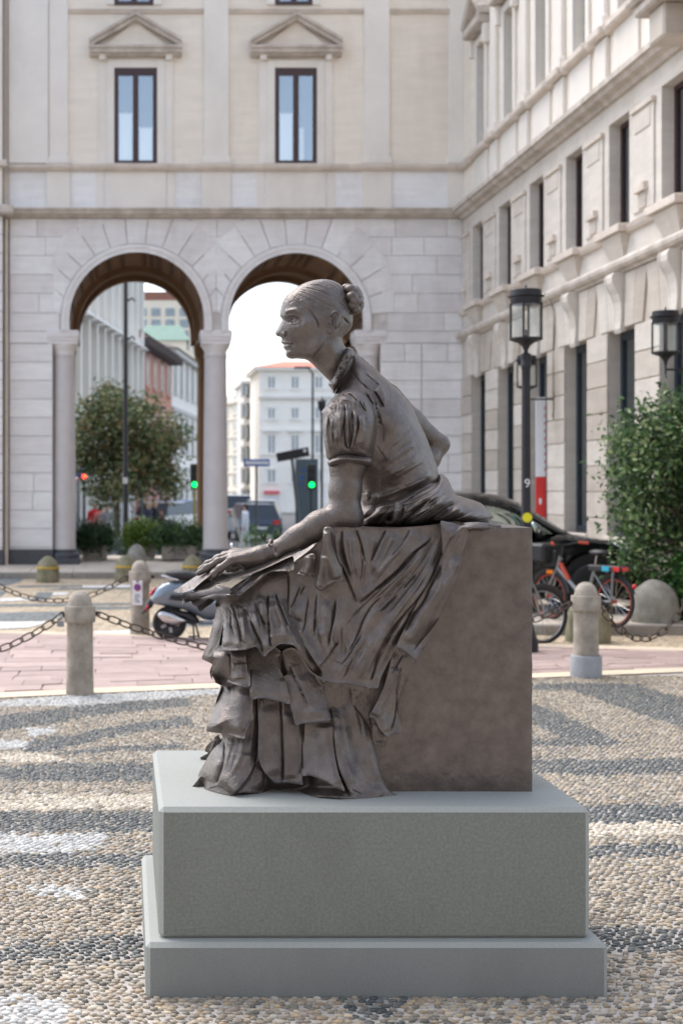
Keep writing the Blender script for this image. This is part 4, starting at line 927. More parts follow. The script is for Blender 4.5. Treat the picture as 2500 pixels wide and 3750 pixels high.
# ---- block she sits on
def block():
    x0, x1 = P(1185, 0, 5.38).x, P(1949, 0, 5.38).x; y0, y1, z0, z1 = 5.38, 6.0, PLZ, PLZ+0.988
    nx, nz = 90, 110; vs = []; fs = []
    rs = np.random.RandomState(4)
    gx, gz = np.meshgrid(np.linspace(x0, x1, nx), np.linspace(z0, z1, nz), indexing='ij')
    h = 0.004*noise2(gx*1000, gz*1000, 90, 3)+0.0022*noise2(gx*1000, gz*1000, 35, 7)+0.002*noise2(gx*1000, gz*1000, 14, 9)
    ex = np.minimum(x1-gx, np.minimum(gz-z0+1, z1-gz)); h = h-0.004*np.exp(-(ex/0.006)**2)
    X = gx.copy(); X[-1] += 0.003*noise2(gz[-1]*1000, gz[-1]*0, 25, 5)-0.002*np.abs(noise2(gz[-1]*1000, gz[-1]*0, 11, 6))
    vs = np.stack([X, y0-h, gz], -1).reshape(-1, 3).tolist(); I = lambda i, j: i*nz+j
    fs = [(I(i, j), I(i+1, j), I(i+1, j+1), I(i, j+1)) for i in range(nx-1) for j in range(nz-1)]
    n = len(vs); ring = [I(i, 0) for i in range(nx)]+[I(nx-1, j) for j in range(1, nz)]+[I(i, nz-1) for i in range(nx-2, -1, -1)]+[I(0, j) for j in range(nz-2, 0, -1)]
    for k in ring: v = vs[k]; vs.append((v[0], y1, v[2]+0.004))
    m = len(ring)
    fs += [(ring[k], n+k, n+(k+1) % m, ring[(k+1) % m]) for k in range(m)]; fs.append(tuple(n+k for k in range(m)))
    bm_ = bpy.data.meshes.new('seat_block'); bm_.from_pydata(vs, [], fs); bm_.polygons.foreach_set('use_smooth', [True]*len(fs)); bm_.update()
    o = link('seat_block', bm_, M_bronze); bm_.set_sharp_from_angle(angle=R(50)); return o
parts.append(block())
# ---- skirt: core volume, then cloth layers from the inside out
LEFT = spline(T1((250, 430), (200, 650), (150, 820), (105, 945))+T2((140, 20), (225, 115), (165, 280), (110, 440), (225, 490), (140, 600), (50, 765)), 4)
def tuckL(a=0.12, w=48):
    def f(X, Y, bd):
        d = seg_dist(X, Y, LEFT)[0]; return a*np.exp(-(d/w)**1.2)
    return f
core_poly = T1((300, 330), (270, 700), (230, 860))+T2((210, 110), (190, 400), (230, 520), (120, 700), (90, 840), (420, 870), (900, 890), (1300, 890), (1380, 800), (1250, 450), (1150, 200))+T3((700, 700), (900, 60), (200, 40))+T1((760, 110))
parts.append(S('skirt_core', core_poly, Yc=5.76, inflate=0.25, res=6, back='mirror', kpow=0.33, nz=((70, 14, 1),)))
parts.append(S('far_flounce', T2((195, 470), (160, 500), (110, 555), (98, 590), (125, 602), (64, 636), (110, 643), (190, 640), (240, 560)), base=6.0, wall=0.05, smooth_n=0, strokes=[('r', T2((180, 490), (140, 620)), 12, 14), ('v', T2((160, 520), (120, 610)), 5, 8)]))
parts.append(S('side_tail', T2((-2, 858), (-2, 846), (20, 832), (45, 800), (70, 770), (140, 800), (140, 868)), base=5.47, wall=0.05, smooth_n=0, strokes=[('r', T2((60, 790), (20, 850)), 14, 10)]))
bA = rbf([(715, 2885, 5.44), (850, 2916, 5.30), (1020, 2905, 5.36), (1150, 2922, 5.275), (1290, 2928, 5.245), (1450, 2912, 5.31), (800, 2700, 5.40), (950, 2600, 5.41), (1150, 2700, 5.38), (1350, 2700, 5.355), (1300, 2550, 5.385), (780, 2550, 5.46), (1000, 2450, 5.44), (1380, 2800, 5.34), (1100, 2850, 5.36)])
A_poly = T2((215, 430), (225, 490), (140, 600), (50, 765), (70, 800), (95, 835), (98, 872), (150, 887), (215, 908), (250, 916), (295, 915), (330, 893), (400, 889), (470, 889), (500, 893), (600, 890), (700, 893), (800, 900), (842, 906), (880, 922), (1000, 928), (1160, 938), (1300, 936), (1420, 922), (1478, 908), (1470, 897), (1440, 886), (1405, 850), (1368, 780), (1335, 640), (1305, 540), (1285, 440), (1240, 350), (1180, 270), (1165, 200), (1120, 60), (600, 60), (420, 100), (300, 100))
A_str = [
 ('v', T2((485, 160), (482, 400), (472, 600), (462, 690)), 9, 34, .12), ('s', T2((488, 180), (484, 420), (482, 625)), 60, 14, .1),
 ('s', T2((300, 905), (400, 790), (455, 690), (470, 600)), 55, 16, .1), ('v', T2((312, 912), (410, 800), (462, 690)), 8, 16, .15),
 ('r', T2((390, 470), (390, 640), (340, 780), (250, 895)), 46, 20, .2), ('r', T2((300, 480), (300, 650), (250, 860)), 24, 7),
 ('v', T2((245, 470), (240, 640), (215, 740), (175, 850)), 10, 36, .15), ('r', T2((215, 500), (150, 680), (90, 800)), 30, 18, .2), ('r', T2((200, 640), (140, 840)), 14, 10),
 ('r', T2((505, 700), (515, 790), (480, 885)), 20, 12, .2), ('v', T2((530, 740), (520, 840), (485, 890)), 7, 16, .2),
 ('b', T2((640, 868)), (80, 16), -34), ('b', T2((770, 868)), (34, 22), -30), ('b', T2((560, 850)), (30, 25), -24), ('v', T2((600, 870), (680, 850)), 6, 10),
 ('b', T2((930, 850)), (75, 22), -38), ('b', T2((840, 800)), (24, 32), -34), ('r', T2((860, 905), (1000, 915), (1110, 925)), 9, 12),
 ('v', T2((1008, 370), (1030, 620), (1058, 740), (1100, 840), (1155, 925)), 9, 30, .12), ('s', T2((1012, 400), (1034, 620), (1062, 740), (1160, 925)), 55, 10, .1),
 ('r', T2((1010, 250), (1060, 520), (1100, 690), (1200, 880)), 38, 24, .2), ('r', T2((1220, 400), (1290, 640), (1360, 840)), 44, 16, .2), ('b', T2((1195, 530)), (32, 55), -17),
 ('v', T2((1170, 240), (1230, 340), (1270, 420)), 8, 10), ('r', T2((1250, 850), (1400, 895)), 22, 10), ('v', T2((960, 90), (985, 260), (1005, 380)), 8, 22, .1),
 ('v', T2((1140, 860), (1240, 905)), 6, 6), ('s', T2((100, 870), (200, 840), (290, 900)), 14, 5),
]
parts.append(S('underskirt', A_poly, base=bA, wall=0.12, strokes=A_str+fan(T2((500, 120), (450, 420), (420, 640), (280, 890)), T2((250, 120), (235, 480), (180, 650), (110, 850)), 7, 9, 6, 71)+fan(T2((1160, 120), (1240, 360), (1290, 620), (1430, 890)), T2((1000, 120), (1020, 400), (1080, 700), (1180, 915)), 7, 10, 7, 72), hem=5, nz=((26, 3, 2), (60, 6, 5)), smooth_n=4, tuck=tuckL(.12, 34)))
# raised inner panels of the lower tier
parts.append(S('skirt_panel', T2((488, 170), (484, 420), (481, 620), (500, 690), (535, 750), (600, 817), (660, 812), (700, 815), (790, 830), (800, 815), (790, 700), (795, 520), (798, 380), (780, 240), (640, 200)), base=lambda X, Y: bA(X, Y)-.018, wall=.07, flare=(T2((481, 640), (600, 817), (790, 830)), 22, 60), hem=-4, smooth_n=3, nz=((40, 4, 4),),
  strokes=[('v', T2((645, 200), (655, 450), (662, 650), (660, 815)), 8, 30, .06), ('r', T2((570, 250), (570, 500), (600, 790)), 44, 14, .15), ('r', T2((705, 300), (720, 560), (720, 800)), 30, 18, .1), ('v', T2((792, 300), (796, 600), (790, 760)), 10, 20, .05), ('b', T2((520, 560)), (26, 80), 7)]))
parts.append(S('skirt_panel', T2((800, 330), (797, 560), (792, 752), (840, 763), (880, 774), (1000, 826), (1098, 878), (1075, 800), (1052, 730), (1030, 620), (1015, 500), (1003, 340)), base=lambda X, Y: bA(X, Y)-.016, wall=.07, flare=(T2((792, 752), (880, 774), (1098, 878)), 24, 60), hem=-4, smooth_n=3, nz=((40, 4, 6),),
  strokes=[('r', T2((975, 380), (990, 560), (1020, 720), (1070, 840)), 30, 18, .1), ('b', T2((890, 600)), (40, 120), 8), ('v', T2((805, 360), (803, 600), (798, 740)), 10, 14, .1), ('r', T2((890, 430), (905, 600), (930, 770)), 22, 6)]))
# second flounce, three pieces
parts.append(S('flounce', T2((226, 110), (190, 200), (165, 280), (135, 360), (110, 440), (160, 455), (250, 465), (300, 480), (375, 501), (386, 490), (402, 440), (446, 355), (440, 300), (425, 60), (240, 60)), base=lambda X, Y: bA(X, Y)-.03, wall=.1, flare=(T2((110, 440), (250, 465), (375, 501)), 34, 70), hem=-4, smooth_n=3, tuck=tuckL(.11, 34),
  strokes=[('v', T2((285, 100), (288, 190), (270, 300)), 14, 16, .2), ('r', T2((350, 130), (360, 300), (340, 480)), 36, 16, .2), ('r', T2((235, 150), (190, 330), (160, 450)), 34, 14, .2), ('b', T2((265, 330)), (24, 70), -6), ('s', T2((380, 495), (400, 440), (446, 350)), 16, -8), ('b', T2((285, 120)), (14, 14), -20)], nz=((30, 3, 8),)))
bB = lambda X, Y: bA(X, Y)-.028
parts.append(S('flounce', T1((500, 860), (520, 930), (545, 1100))+T2((422, 130), (426, 216), (480, 210), (530, 211), (600, 224), (660, 240), (706, 249), (690, 150), (670, 70), (640, 0))+T1((860, 880), (700, 800)), base=bB, wall=.1, flare=(T2((426, 216), (530, 211), (706, 249)), 36, 70), hem=-4, smooth_n=3,
  strokes=[('r', T2((440, 0), (450, 200)), 22, 8), ('b', T2((540, 110)), (80, 70), 16), ('v', T1((855, 900), (860, 1000), (900, 1150)), 9, 18, .1), ('v', T2((425, 0), (424, 200)), 8, 12, .1), ('r', T2((660, 60), (695, 230)), 14, 8)], nz=((35, 3, 9),)))
parts.append(S('flounce', T1((870, 880), (890, 1000), (920, 1100))+T2((660, 60), (690, 180), (712, 260), (730, 330), (746, 397), (800, 391), (900, 381), (960, 370), (1001, 360), (990, 300), (975, 250), (945, 130), (960, 90), (900, 40), (850, 0))+T1((1000, 850)), base=lambda X, Y: bA(X, Y)-.034, wall=.1, flare=(T2((746, 397), (900, 381), (1001, 360)), 38, 70), hem=-4, smooth_n=3,
  strokes=[('v', T2((700, -40), (750, 70), (800, 180), (842, 275)), 9, 24, .15), ('s', T2((842, 275), (790, 160), (720, 0)), 34, 10, .15), ('r', T2((800, 20), (880, 200), (900, 370)), 44, 14, .2), ('r', T2((700, 120), (760, 380)), 26, 8), ('v', T2((870, 20), (930, 120)), 8, 8), ('b', T2((960, 340)), (26, 30), 8), ('v', T2((945, 130), (975, 250), (1000, 355)), 8, 12, .05)], nz=((30, 3, 10),)))
# left column tier
parts.append(S('flounce', T1((240, 830), (215, 960), (205, 1000), (180, 1060), (190, 1130), (235, 1176))+T2((150, 45), (162, 88), (225, 119), (272, 96), (300, 106), (415, 131), (424, 60), (415, 0))+T1((545, 1100), (525, 950), (500, 820)), base=lambda X, Y: bA(X, Y)-.045, wall=.1, flare=(T2((162, 88), (225, 119), (300, 106), (415, 131)), 30, 60), hem=-4, smooth_n=3, tuck=tuckL(.11, 34),
  strokes=[('v', T1((375, 880), (380, 1040), (370, 1170)), 9, 22, .1), ('r', T1((300, 880), (290, 1020), (280, 1150)), 32, 15, .15), ('r', T1((455, 980), (470, 1150)), 30, 12, .15), ('v', T1((395, 1000), (385, 1060)), 5, 8), ('b', T1((460, 930)), (26, 18), 14), ('v', T1((400, 930), (450, 970), (500, 960)), 6, 8), ('v', T1((215, 1000), (195, 1100)), 8, 10)], nz=((26, 3, 11),)))
# first flounce under the papers
bC = rbf([(800, 2200, 5.47), (760, 2350, 5.46), (850, 2370, 5.375), (960, 2390, 5.365), (1080, 2360, 5.36), (1000, 2150, 5.42), (1120, 2450, 5.36), (1250, 2480, 5.35), (1150, 2250, 5.40), (900, 2200, 5.43)])
parts.append(S('flounce', T1((248, 400), (238, 500), (200, 650), (165, 780), (150, 822), (120, 890), (104, 945), (140, 968), (180, 985), (212, 1001), (228, 940), (245, 875), (270, 800), (330, 500), (330, 380)), base=5.58, wall=.1, hem=-4, smooth_n=3, tuck=tuckL(.09, 30),
  strokes=[('v', T1((290, 420), (300, 620), (285, 740), (245, 860)), 9, 16), ('r', T1((240, 560), (190, 780), (150, 940)), 22, 12), ('v', T1((215, 850), (170, 930)), 12, 14)], nz=((20, 3, 12),)))
C_poly = T1((248, 390), (265, 480), (300, 560), (310, 640), (300, 760), (294, 850), (345, 868), (430, 866), (500, 863), (560, 845), (620, 835), (650, 870), (690, 926), (720, 912), (745, 882), (780, 860), (820, 822), (860, 806), (920, 808), (985, 822), (1040, 900), (1110, 1000), (1180, 1080), (1240, 1130), (1300, 1140), (1300, 950), (1150, 600), (1000, 300), (960, 120), (760, 100), (560, 250))
C_str = [
 ('v', T1((262, 400), (310, 560), (320, 640)), 6, 10), ('v', T1((325, 590), (300, 720), (296, 840)), 8, 14, .1), ('v', T1((385, 480), (388, 600), (405, 700), (418, 770)), 7, 17), ('v', T1((410, 430), (440, 560), (470, 680), (492, 810)), 10, 30, .12), ('v', T1((350, 430), (400, 520)), 5, 8),
 ('r', T1((350, 600), (350, 840)), 26, 15), ('r', T1((440, 640), (450, 850)), 12, 12), ('r', T1((460, 500), (510, 640), (560, 760), (630, 825)), 28, 26, .2), ('v', T1((560, 560), (620, 690), (670, 800), (697, 900)), 12, 28, .15), ('v', T1((440, 400), (520, 480), (570, 570)), 7, 12),
 ('r', T1((600, 470), (660, 620), (720, 760), (700, 900)), 20, 16, .2), ('v', T1((635, 390), (645, 480), (680, 560), (722, 640)), 9, 24, .15), ('v', T1((640, 320), (625, 400), (650, 500)), 6, 8), ('r', T1((690, 330), (690, 440), (720, 560)), 16, 10),
 ('v', T1((738, 325), (743, 500), (750, 660), (768, 845)), 10, 32, .1), ('r', T1((785, 380), (830, 560), (870, 700), (880, 800)), 36, 24, .2), ('r', T1((745, 700), (740, 850)), 14, 8),
 ('v', T1((805, 300), (850, 430), (900, 560), (940, 650)), 9, 22, .15), ('b', T1((870, 200)), (60, 40), 12), ('s', T1((940, 100), (930, 250), (930, 560)), 40, -10, .1), ('v', T1((938, 130), (936, 300), (932, 520)), 7, 14, .1),
 ('r', T1((900, 600), (1000, 800), (1120, 970), (1240, 1090)), 26, 18, .15), ('v', T1((870, 540), (990, 790), (1090, 960), (1200, 1080)), 7, 8),
]
parts.append(S('flounce', C_poly, base=bC, wall=.1, flare=(T1((294, 850), (430, 866), (620, 835), (690, 926), (780, 860), (860, 806), (985, 822)), 40, 60), hem=-4, smooth_n=3, strokes=C_str+fan(T1((330, 400), (320, 520), (310, 680), (300, 860)), T1((800, 260), (850, 450), (920, 640), (960, 800)), 8, 12, 10, 73)+fan(T1((330, 400), (320, 520), (310, 680), (300, 860)), T1((800, 260), (850, 450), (920, 640), (960, 800)), 6, 6, 7, 74, 'v'), tuck=tuckL(.1, 40), nz=((24, 3, 13), (60, 4, 14))))
# overskirt thrown over the block
bD = rbf([(1170, 1945, 5.345), (1400, 1935, 5.355), (1620, 1925, 5.36), (1800, 1935, 5.365), (1250, 2200, 5.345), (1450, 2200, 5.335), (1600, 2100, 5.345), (1130, 2150, 5.39), (1080, 2250, 5.385), (1250, 2480, 5.325), (1450, 2480, 5.335), (1700, 2100, 5.355), (1560, 2350, 5.35), (1450, 2680, 5.35), (1050, 2060, 5.42)])
D_poly = T1((950, 60), (940, 250), (935, 520), (960, 640), (1040, 760), (1130, 900), (1225, 1035), (1250, 1070), (1245, 1125))+T2((860, 20), (930, 76), (1010, 92), (1100, 101), (1180, 112), (1250, 126), (1266, 140), (1300, 133), (1338, 137), (1352, 90), (1375, 30))+T3((590, 920), (660, 780), (760, 600), (850, 450), (930, 280), (1010, 180), (1090, 90), (1110, 60), (1040, 20), (940, 25), (905, 32), (800, 48), (600, 62), (400, 62), (200, 58), (80, 60), (40, 150), (-40, 230))
D_str = [
 ('v', T3((205, 75), (203, 200), (225, 300), (255, 410)), 7, 22, .1), ('r', T3((165, 90), (165, 230), (215, 380)), 16, 10), ('r', T3((255, 90), (270, 250), (300, 420)), 22, 12, .2),
 ('v', T3((302, 70), (335, 165), (355, 250), (372, 315)), 7, 20, .1), ('v', T3((345, 260), (350, 340), (330, 460)), 6, 11), ('v', T3((522, 72), (470, 180), (435, 250), (408, 315)), 8, 20, .12), ('v', T3((560, 75), (500, 220), (450, 330)), 6, 8), ('r', T3((430, 90), (400, 250), (400, 380)), 26, 10),
 ('v', T3((695, 72), (650, 150), (600, 220), (548, 275)), 7, 17, .12), ('r', T3((600, 90), (520, 250), (420, 420)), 24, 13, .2), ('r', T3((760, 70), (680, 170), (560, 300), (430, 450)), 24, 14, .2),
 ('v', T3((150, 240), (215, 380), (265, 490), (312, 612)), 8, 24, .15), ('v', T3((312, 612), (390, 540), (480, 465), (600, 360), (700, 250), (860, 130)), 9, 30, .12), ('s', T3((312, 612), (480, 468), (600, 362), (740, 215)), 36, 13, .15),
 ('r', T3((330, 600), (470, 505), (620, 400), (800, 250)), 20, 14, .2), ('v', T3((255, 710), (330, 640), (400, 570), (490, 480)), 6, 14), ('v', T3((215, 780), (330, 640)), 5, 8),
 ('v', T3((235, 970), (300, 850), (350, 720), (420, 610), (500, 545)), 8, 18, .12), ('r', T3((300, 950), (400, 740), (520, 590)), 24, 12), ('v', T3((466, 674), (530, 610), (605, 535)), 6, 18), ('v', T3((628, 506), (680, 450), (738, 390)), 6, 18), ('r', T3((600, 640), (720, 500)), 18, 8),
 ('v', T3((470, 930), (540, 820), (620, 710), (720, 600), (815, 480)), 10, 26, .12), ('r', T3((400, 960), (520, 770), (680, 590), (800, 440), (890, 290)), 34, 26, .15), ('r', T3((520, 940), (600, 800), (700, 670)), 16, 15),
 ('v', T3((158, 540), (150, 680), (120, 820), (100, 960)), 7, 16), ('v', T3((25, 520), (12, 650), (5, 780)), 7, 20), ('r', T3((85, 560), (80, 760), (50, 900)), 26, 13), ('v', T3((182, 870), (140, 930), (95, 985)), 6, 14), ('r', T3((220, 560), (220, 700), (160, 900)), 26, 10),
 ('v', T1((1050, 760), (1080, 640), (1100, 500), (1130, 330)), 7, 16), ('v', T1((935, 480), (990, 380), (1020, 300), (1060, 220)), 7, 16), ('v', T1((1040, 340), (1060, 290), (1090, 240)), 7, 14), ('b', T1((1020, 510)), (24, 30), 14), ('b', T1((1000, 590)), (24, 9), -9), ('v', T1((1172, 700), (1180, 600), (1205, 520)), 6, 17), ('v', T1((1200, 440), (1170, 800)), 4, 6),
 ('v', T1((1385, 330), (1380, 450), (1350, 640), (1310, 880)), 6, 14), ('v', T1((1225, 1040), (1300, 940), (1370, 830), (1420, 760)), 6, 14), ('r', T1((1000, 640), (1090, 780), (1200, 960), (1250, 1060)), 22, 20, .15), ('v', T1((1030, 780), (1120, 880), (1225, 1040)), 6, 14), ('b', T1((1290, 820)), (40, 60), 8),
 ('s', T3((40, 980), (180, 1030), (300, 1100)), 20, 4), ('v', T5((160, 560), (300, 380), (520, 20)), 6, 14), ('v', T5((215, 740), (300, 560), (370, 420)), 7, 14), ('v', T5((0, 440), (100, 270), (160, 180)), 6, 14), ('r', T5((430, 780), (560, 450), (760, 180)), 22, 14), ('v', T5((600, 780), (660, 600), (720, 380), (900, 80)), 8, 24, .1), ('r', T5((660, 800), (740, 500), (940, 150)), 14, 13, .15),
]
parts.append(S('overskirt', D_poly, base=bD, wall=.09, flare=(T2((860, 20), (930, 76), (1100, 101), (1250, 126), (1338, 137)), 26, 55), hem=-4, smooth_n=3, strokes=D_str+fan(T3((330, 640), (520, 470), (700, 290), (880, 60)), T3((560, 960), (700, 700), (860, 430), (1000, 60)), 10, 12, 12, 75)+fan(T3((330, 640), (520, 470), (700, 290), (880, 60)), T3((560, 960), (700, 700), (860, 430), (1000, 60)), 8, 6, 10, 76, 'v')+fan(T3((150, 70), (190, 260), (260, 450), (310, 590)), T3((760, 60), (640, 220), (500, 370), (340, 590)), 9, 9, 9, 77)+fan(T3((40, 560), (20, 720), (60, 900), (150, 1060)), T3((330, 640), (330, 760), (300, 900), (330, 1100)), 8, 10, 9, 78)+fan(T5((0, 760), (150, 500), (330, 240), (560, -40)), T5((560, 820), (640, 540), (800, 240), (960, -40)), 9, 11, 10, 79), nz=((22, 2.5, 15), (60, 4, 16))))
parts.append(S('drape_lining', T5((10, 760), (40, 800), (80, 870), (180, 845), (330, 870), (345, 1040), (380, 1130), (420, 1000), (540, 880), (740, 850), (700, 700)), base=5.362, wall=.06, smooth_n=2, strokes=[('v', T5((90, 880), (200, 960), (345, 1050)), 8, 10), ('v', T5((335, 880), (345, 1040)), 6, 10), ('v', T5((550, 880), (400, 1040)), 6, 8)]))
# drapes hanging down the block
E3 = T5((590, 1280), (620, 1420), (650, 1640), (740, 1685), (822, 1712), (840, 1580), (880, 1300), (760, 1150))
parts.append(S('drape', E3, base=5.366, wall=.04, smooth_n=2, hem=-4, strokes=[('r', T5((680, 1350), (760, 1680)), 18, 8)]))
E2 = T5((588, 1262), (640, 1290), (690, 1330), (725, 1410), (760, 1472), (820, 1530), (878, 1572), (893, 1530), (980, 1505), (1062, 1490), (1035, 1330), (1012, 1150), (1020, 1060), (1052, 950), (1100, 820), (1170, 650), (1230, 500), (1300, 200), (1000, 100), (930, 330), (850, 700), (720, 1040))
parts.append(S('drape', E2, base=lambda X, Y: np.full(X.shape, 5.336), wall=.07, flare=(T5((588, 1262), (725, 1410), (878, 1572), (1062, 1490)), 34, 60), smooth_n=2, hem=-4,
  strokes=[('r', T5((1010, 560), (880, 820), (760, 1080), (640, 1270)), 20, 20, .1), ('r', T5((700, 1150), (800, 1350), (850, 1540)), 20, 10), ('v', T5((1110, 340), (1010, 520), (880, 720)), 7, 14), ('v', T5((900, 1500), (960, 1250), (1000, 900), (1080, 600)), 8, 16, .1), ('v', T5((890, 700), (1000, 560)), 5, 8), ('r', T5((960, 330), (880, 640), (790, 900)), 16, 12), ('s', T5((1015, 1150), (1050, 950), (1170, 650)), 14, -6), ('v', T5((1090, 480), (1010, 760), (960, 1060)), 8, 10)], nz=((24, 2.5, 17),)))
E1 = T5((988, 252), (1050, 290), (1100, 322), (1180, 385), (1262, 447), (1300, 400), (1400, 220))+T3((780, 950), (830, 830), (880, 740), (925, 650), (970, 560), (1003, 480), (1035, 380), (1062, 250), (1090, 160), (1102, 88), (1060, 60), (980, 150), (930, 250), (850, 420), (740, 600), (650, 780))
parts.append(S('drape', E1, base=lambda X, Y: np.full(X.shape, 5.315), wall=.08, flare=(T5((988, 252), (1100, 322), (1262, 447)), 34, 60), smooth_n=3, hem=-4,
  strokes=[('v', T3((640, 830), (700, 700), (780, 590), (830, 480), (920, 310)), 12, 28, .15), ('r', T3((650, 900), (760, 720), (880, 560), (990, 400), (1040, 260)), 30, 26, .1), ('s', T3((700, 960), (860, 760), (990, 540), (1080, 200)), 18, -10, .1), *fan(T3((640, 900), (760, 690), (880, 480), (980, 160)), T3((780, 960), (900, 690), (1000, 470), (1085, 150)), 6, 9, 8, 80), ('v', T3((1050, 280), (1010, 420), (960, 560)), 6, 9), ('r', T3((700, 760), (800, 570), (900, 380)), 14, 10), ('b', T3((760, 880)), (30, 34), -8), ('v', T3((990, 330), (930, 480)), 5, 6)], nz=((24, 2.5, 18),)))
parts.append(S('drape', T3((905, 22), (912, 90), (918, 160), (917, 235), (930, 258), (946, 263), (975, 240), (1000, 200), (1030, 140), (1060, 100), (1108, 74), (1200, 70), (1270, 66), (1332, 58), (1336, 44), (1290, 36), (1200, 24), (1120, 24), (1040, 30), (960, 22), (920, 14)), base=rbf([(1615, 1915, 5.315), (1620, 2020, 5.315), (1720, 1940, 5.33), (1830, 1930, 5.40), (1700, 1915, 5.37)]), wall=.08, hem=6, smooth_n=3, res=2.2,
  strokes=[('r', T3((960, 60), (1000, 140)), 20, 8), ('r', T3((1000, 200), (1060, 80), (1120, 50), (1250, 55)), 12, 10), ('v', T3((1240, 46), (1300, 52)), 5, 8), ('v', T3((930, 40), (930, 230)), 8, 6), ('v', T3((980, 230), (1030, 120), (1060, 80)), 5, -6)], nz=((24, 2.5, 19),)))
# bell-shaped fold ends over the thigh
parts.append(S('fold', T3((72, 64), (62, 150), (60, 200), (40, 300), (20, 400), (4, 474), (20, 500), (45, 516), (90, 482), (130, 462), (180, 448), (216, 447), (205, 370), (190, 300), (150, 220), (140, 150), (135, 66)), base=lambda X, Y: bD(X, Y)-.045, wall=.07, hem=7, smooth_n=3, res=2.0,
  strokes=[('r', T3((90, 80), (100, 220), (130, 340), (170, 440)), 16, 22, .08), ('r', T3((70, 260), (50, 400), (40, 500)), 14, 10, .1), ('v', T3((128, 80), (140, 200), (200, 350)), 8, 14, .05), ('b', T3((90, 420)), (18, 40), -8), ('r', T3((10, 480), (50, 510), (130, 460), (214, 448)), 5, 6, .05)]))
parts.append(S('fold', T1((1075, -20), (1065, 50), (1040, 100), (1012, 140), (1045, 152), (1090, 160), (1130, 158), (1164, 155), (1172, 90), (1185, 30), (1195, -40), (1150, -60)), base=lambda X, Y: bD(X, Y)-.04, wall=.07, hem=6, smooth_n=3, res=2.0,
  strokes=[('r', T1((1140, -30), (1120, 60), (1080, 140)), 14, 22, .08), ('v', T1((1170, -20), (1160, 150)), 6, 10, .05), ('b', T1((1060, 90)), (10, 22), -6), ('r', T1((1012, 140), (1090, 156), (1164, 152)), 5, 6, .05)]))
# ---- gathered cloth round the hips
HIP = T4((395, 1680), (425, 1580), (450, 1480), (480, 1400), (560, 1400), (640, 1385), (760, 1330), (840, 1320), (900, 1290), (1050, 1220), (1200, 1160), (1275, 1180), (1292, 1110), (1320, 1100), (1345, 1108), (1400, 1160), (1440, 1250), (1500, 1310), (1560, 1320))+TC((1200, 965), (1260, 985), (1300, 1000), (1335, 1035), (1352, 1056), (1340, 1070), (1380, 1090), (1385, 1100), (1200, 1104), (900, 1104))+T4((700, 1690))
bHm = 5.72
parts.append(S('hip_cloth', HIP, Yc=bHm, inflate=0.30, res=2.2, back='mirror', mirror_detail=False, kpow=0.32, smooth_n=3, nz=((22, 5, 20), (50, 9, 21)), strokes=fan(T4((1300, 1110), (1180, 1230), (800, 1380), (450, 1480)), T4((1560, 1330), (1330, 1480), (1150, 1600), (900, 1700)), 13, 9, 15, 81)+fan(T4((1300, 1110), (1180, 1230), (800, 1380), (450, 1480)), T4((1560, 1330), (1330, 1480), (1150, 1600), (900, 1700)), 10, 5, 16, 82, 'v')+[
 ('r', T4((1260, 1150), (1180, 1200), (1060, 1270), (960, 1350), (880, 1390)), 15, 30, .2), ('v', T4((1250, 1200), (1100, 1290), (960, 1390)), 8, 24, .2),
 ('r', T4((1300, 1120), (1312, 1230), (1220, 1320), (1130, 1370), (1010, 1480), (900, 1580), (840, 1670)), 17, 38, .12), ('v', T4((1320, 1270), (1180, 1390), (1080, 1470), (960, 1590), (880, 1670)), 9, 30, .15),
 ('r', T4((1470, 1300), (1300, 1400), (1180, 1490), (1080, 1560), (960, 1670)), 18, 36, .15), ('v', T4((1500, 1390), (1360, 1470), (1230, 1560), (1120, 1650)), 9, 28, .15), ('r', T4((1560, 1420), (1400, 1530), (1200, 1600)), 18, 22, .2),
 ('r', T4((880, 1350), (905, 1440), (870, 1520), (820, 1600), (750, 1670)), 12, 32, .1), ('v', T4((850, 1340), (840, 1480), (740, 1620)), 8, 22), ('b', T4((790, 1567)), (10, 10), -40), ('v', T4((930, 1380), (930, 1500), (880, 1600)), 8, 20),
 ('r', T4((640, 1400), (560, 1480), (460, 1580)), 14, 20), ('r', T4((760, 1360), (700, 1480), (560, 1600), (480, 1660)), 14, 20), ('v', T4((700, 1390), (600, 1520), (460, 1610)), 7, 18), ('v', T4((820, 1400), (720, 1540), (640, 1660)), 7, 16), ('r', T4((520, 1400), (470, 1500)), 8, 12), ('v', T4((1440, 1180), (1420, 1260)), 6, 12),
 *fan(TC((1120, 950), (1060, 1010), (960, 1098)), TC((1345, 1055), (1260, 1075), (1140, 1100)), 7, 10, 20, 91), *fan(TC((1120, 950), (1060, 1010), (960, 1098)), TC((1345, 1055), (1260, 1075), (1140, 1100)), 5, 6, 22, 92, 'v'), ('r', TC((1180, 975), (1100, 1030), (1010, 1095)), 18, 18), ('v', TC((1230, 990), (1140, 1050), (1090, 1095)), 8, 16), ('b', TC((1260, 1040)), (50, 40), 16), ('v', TC((1330, 1060), (1240, 1085), (1150, 1080)), 7, 18),
]))
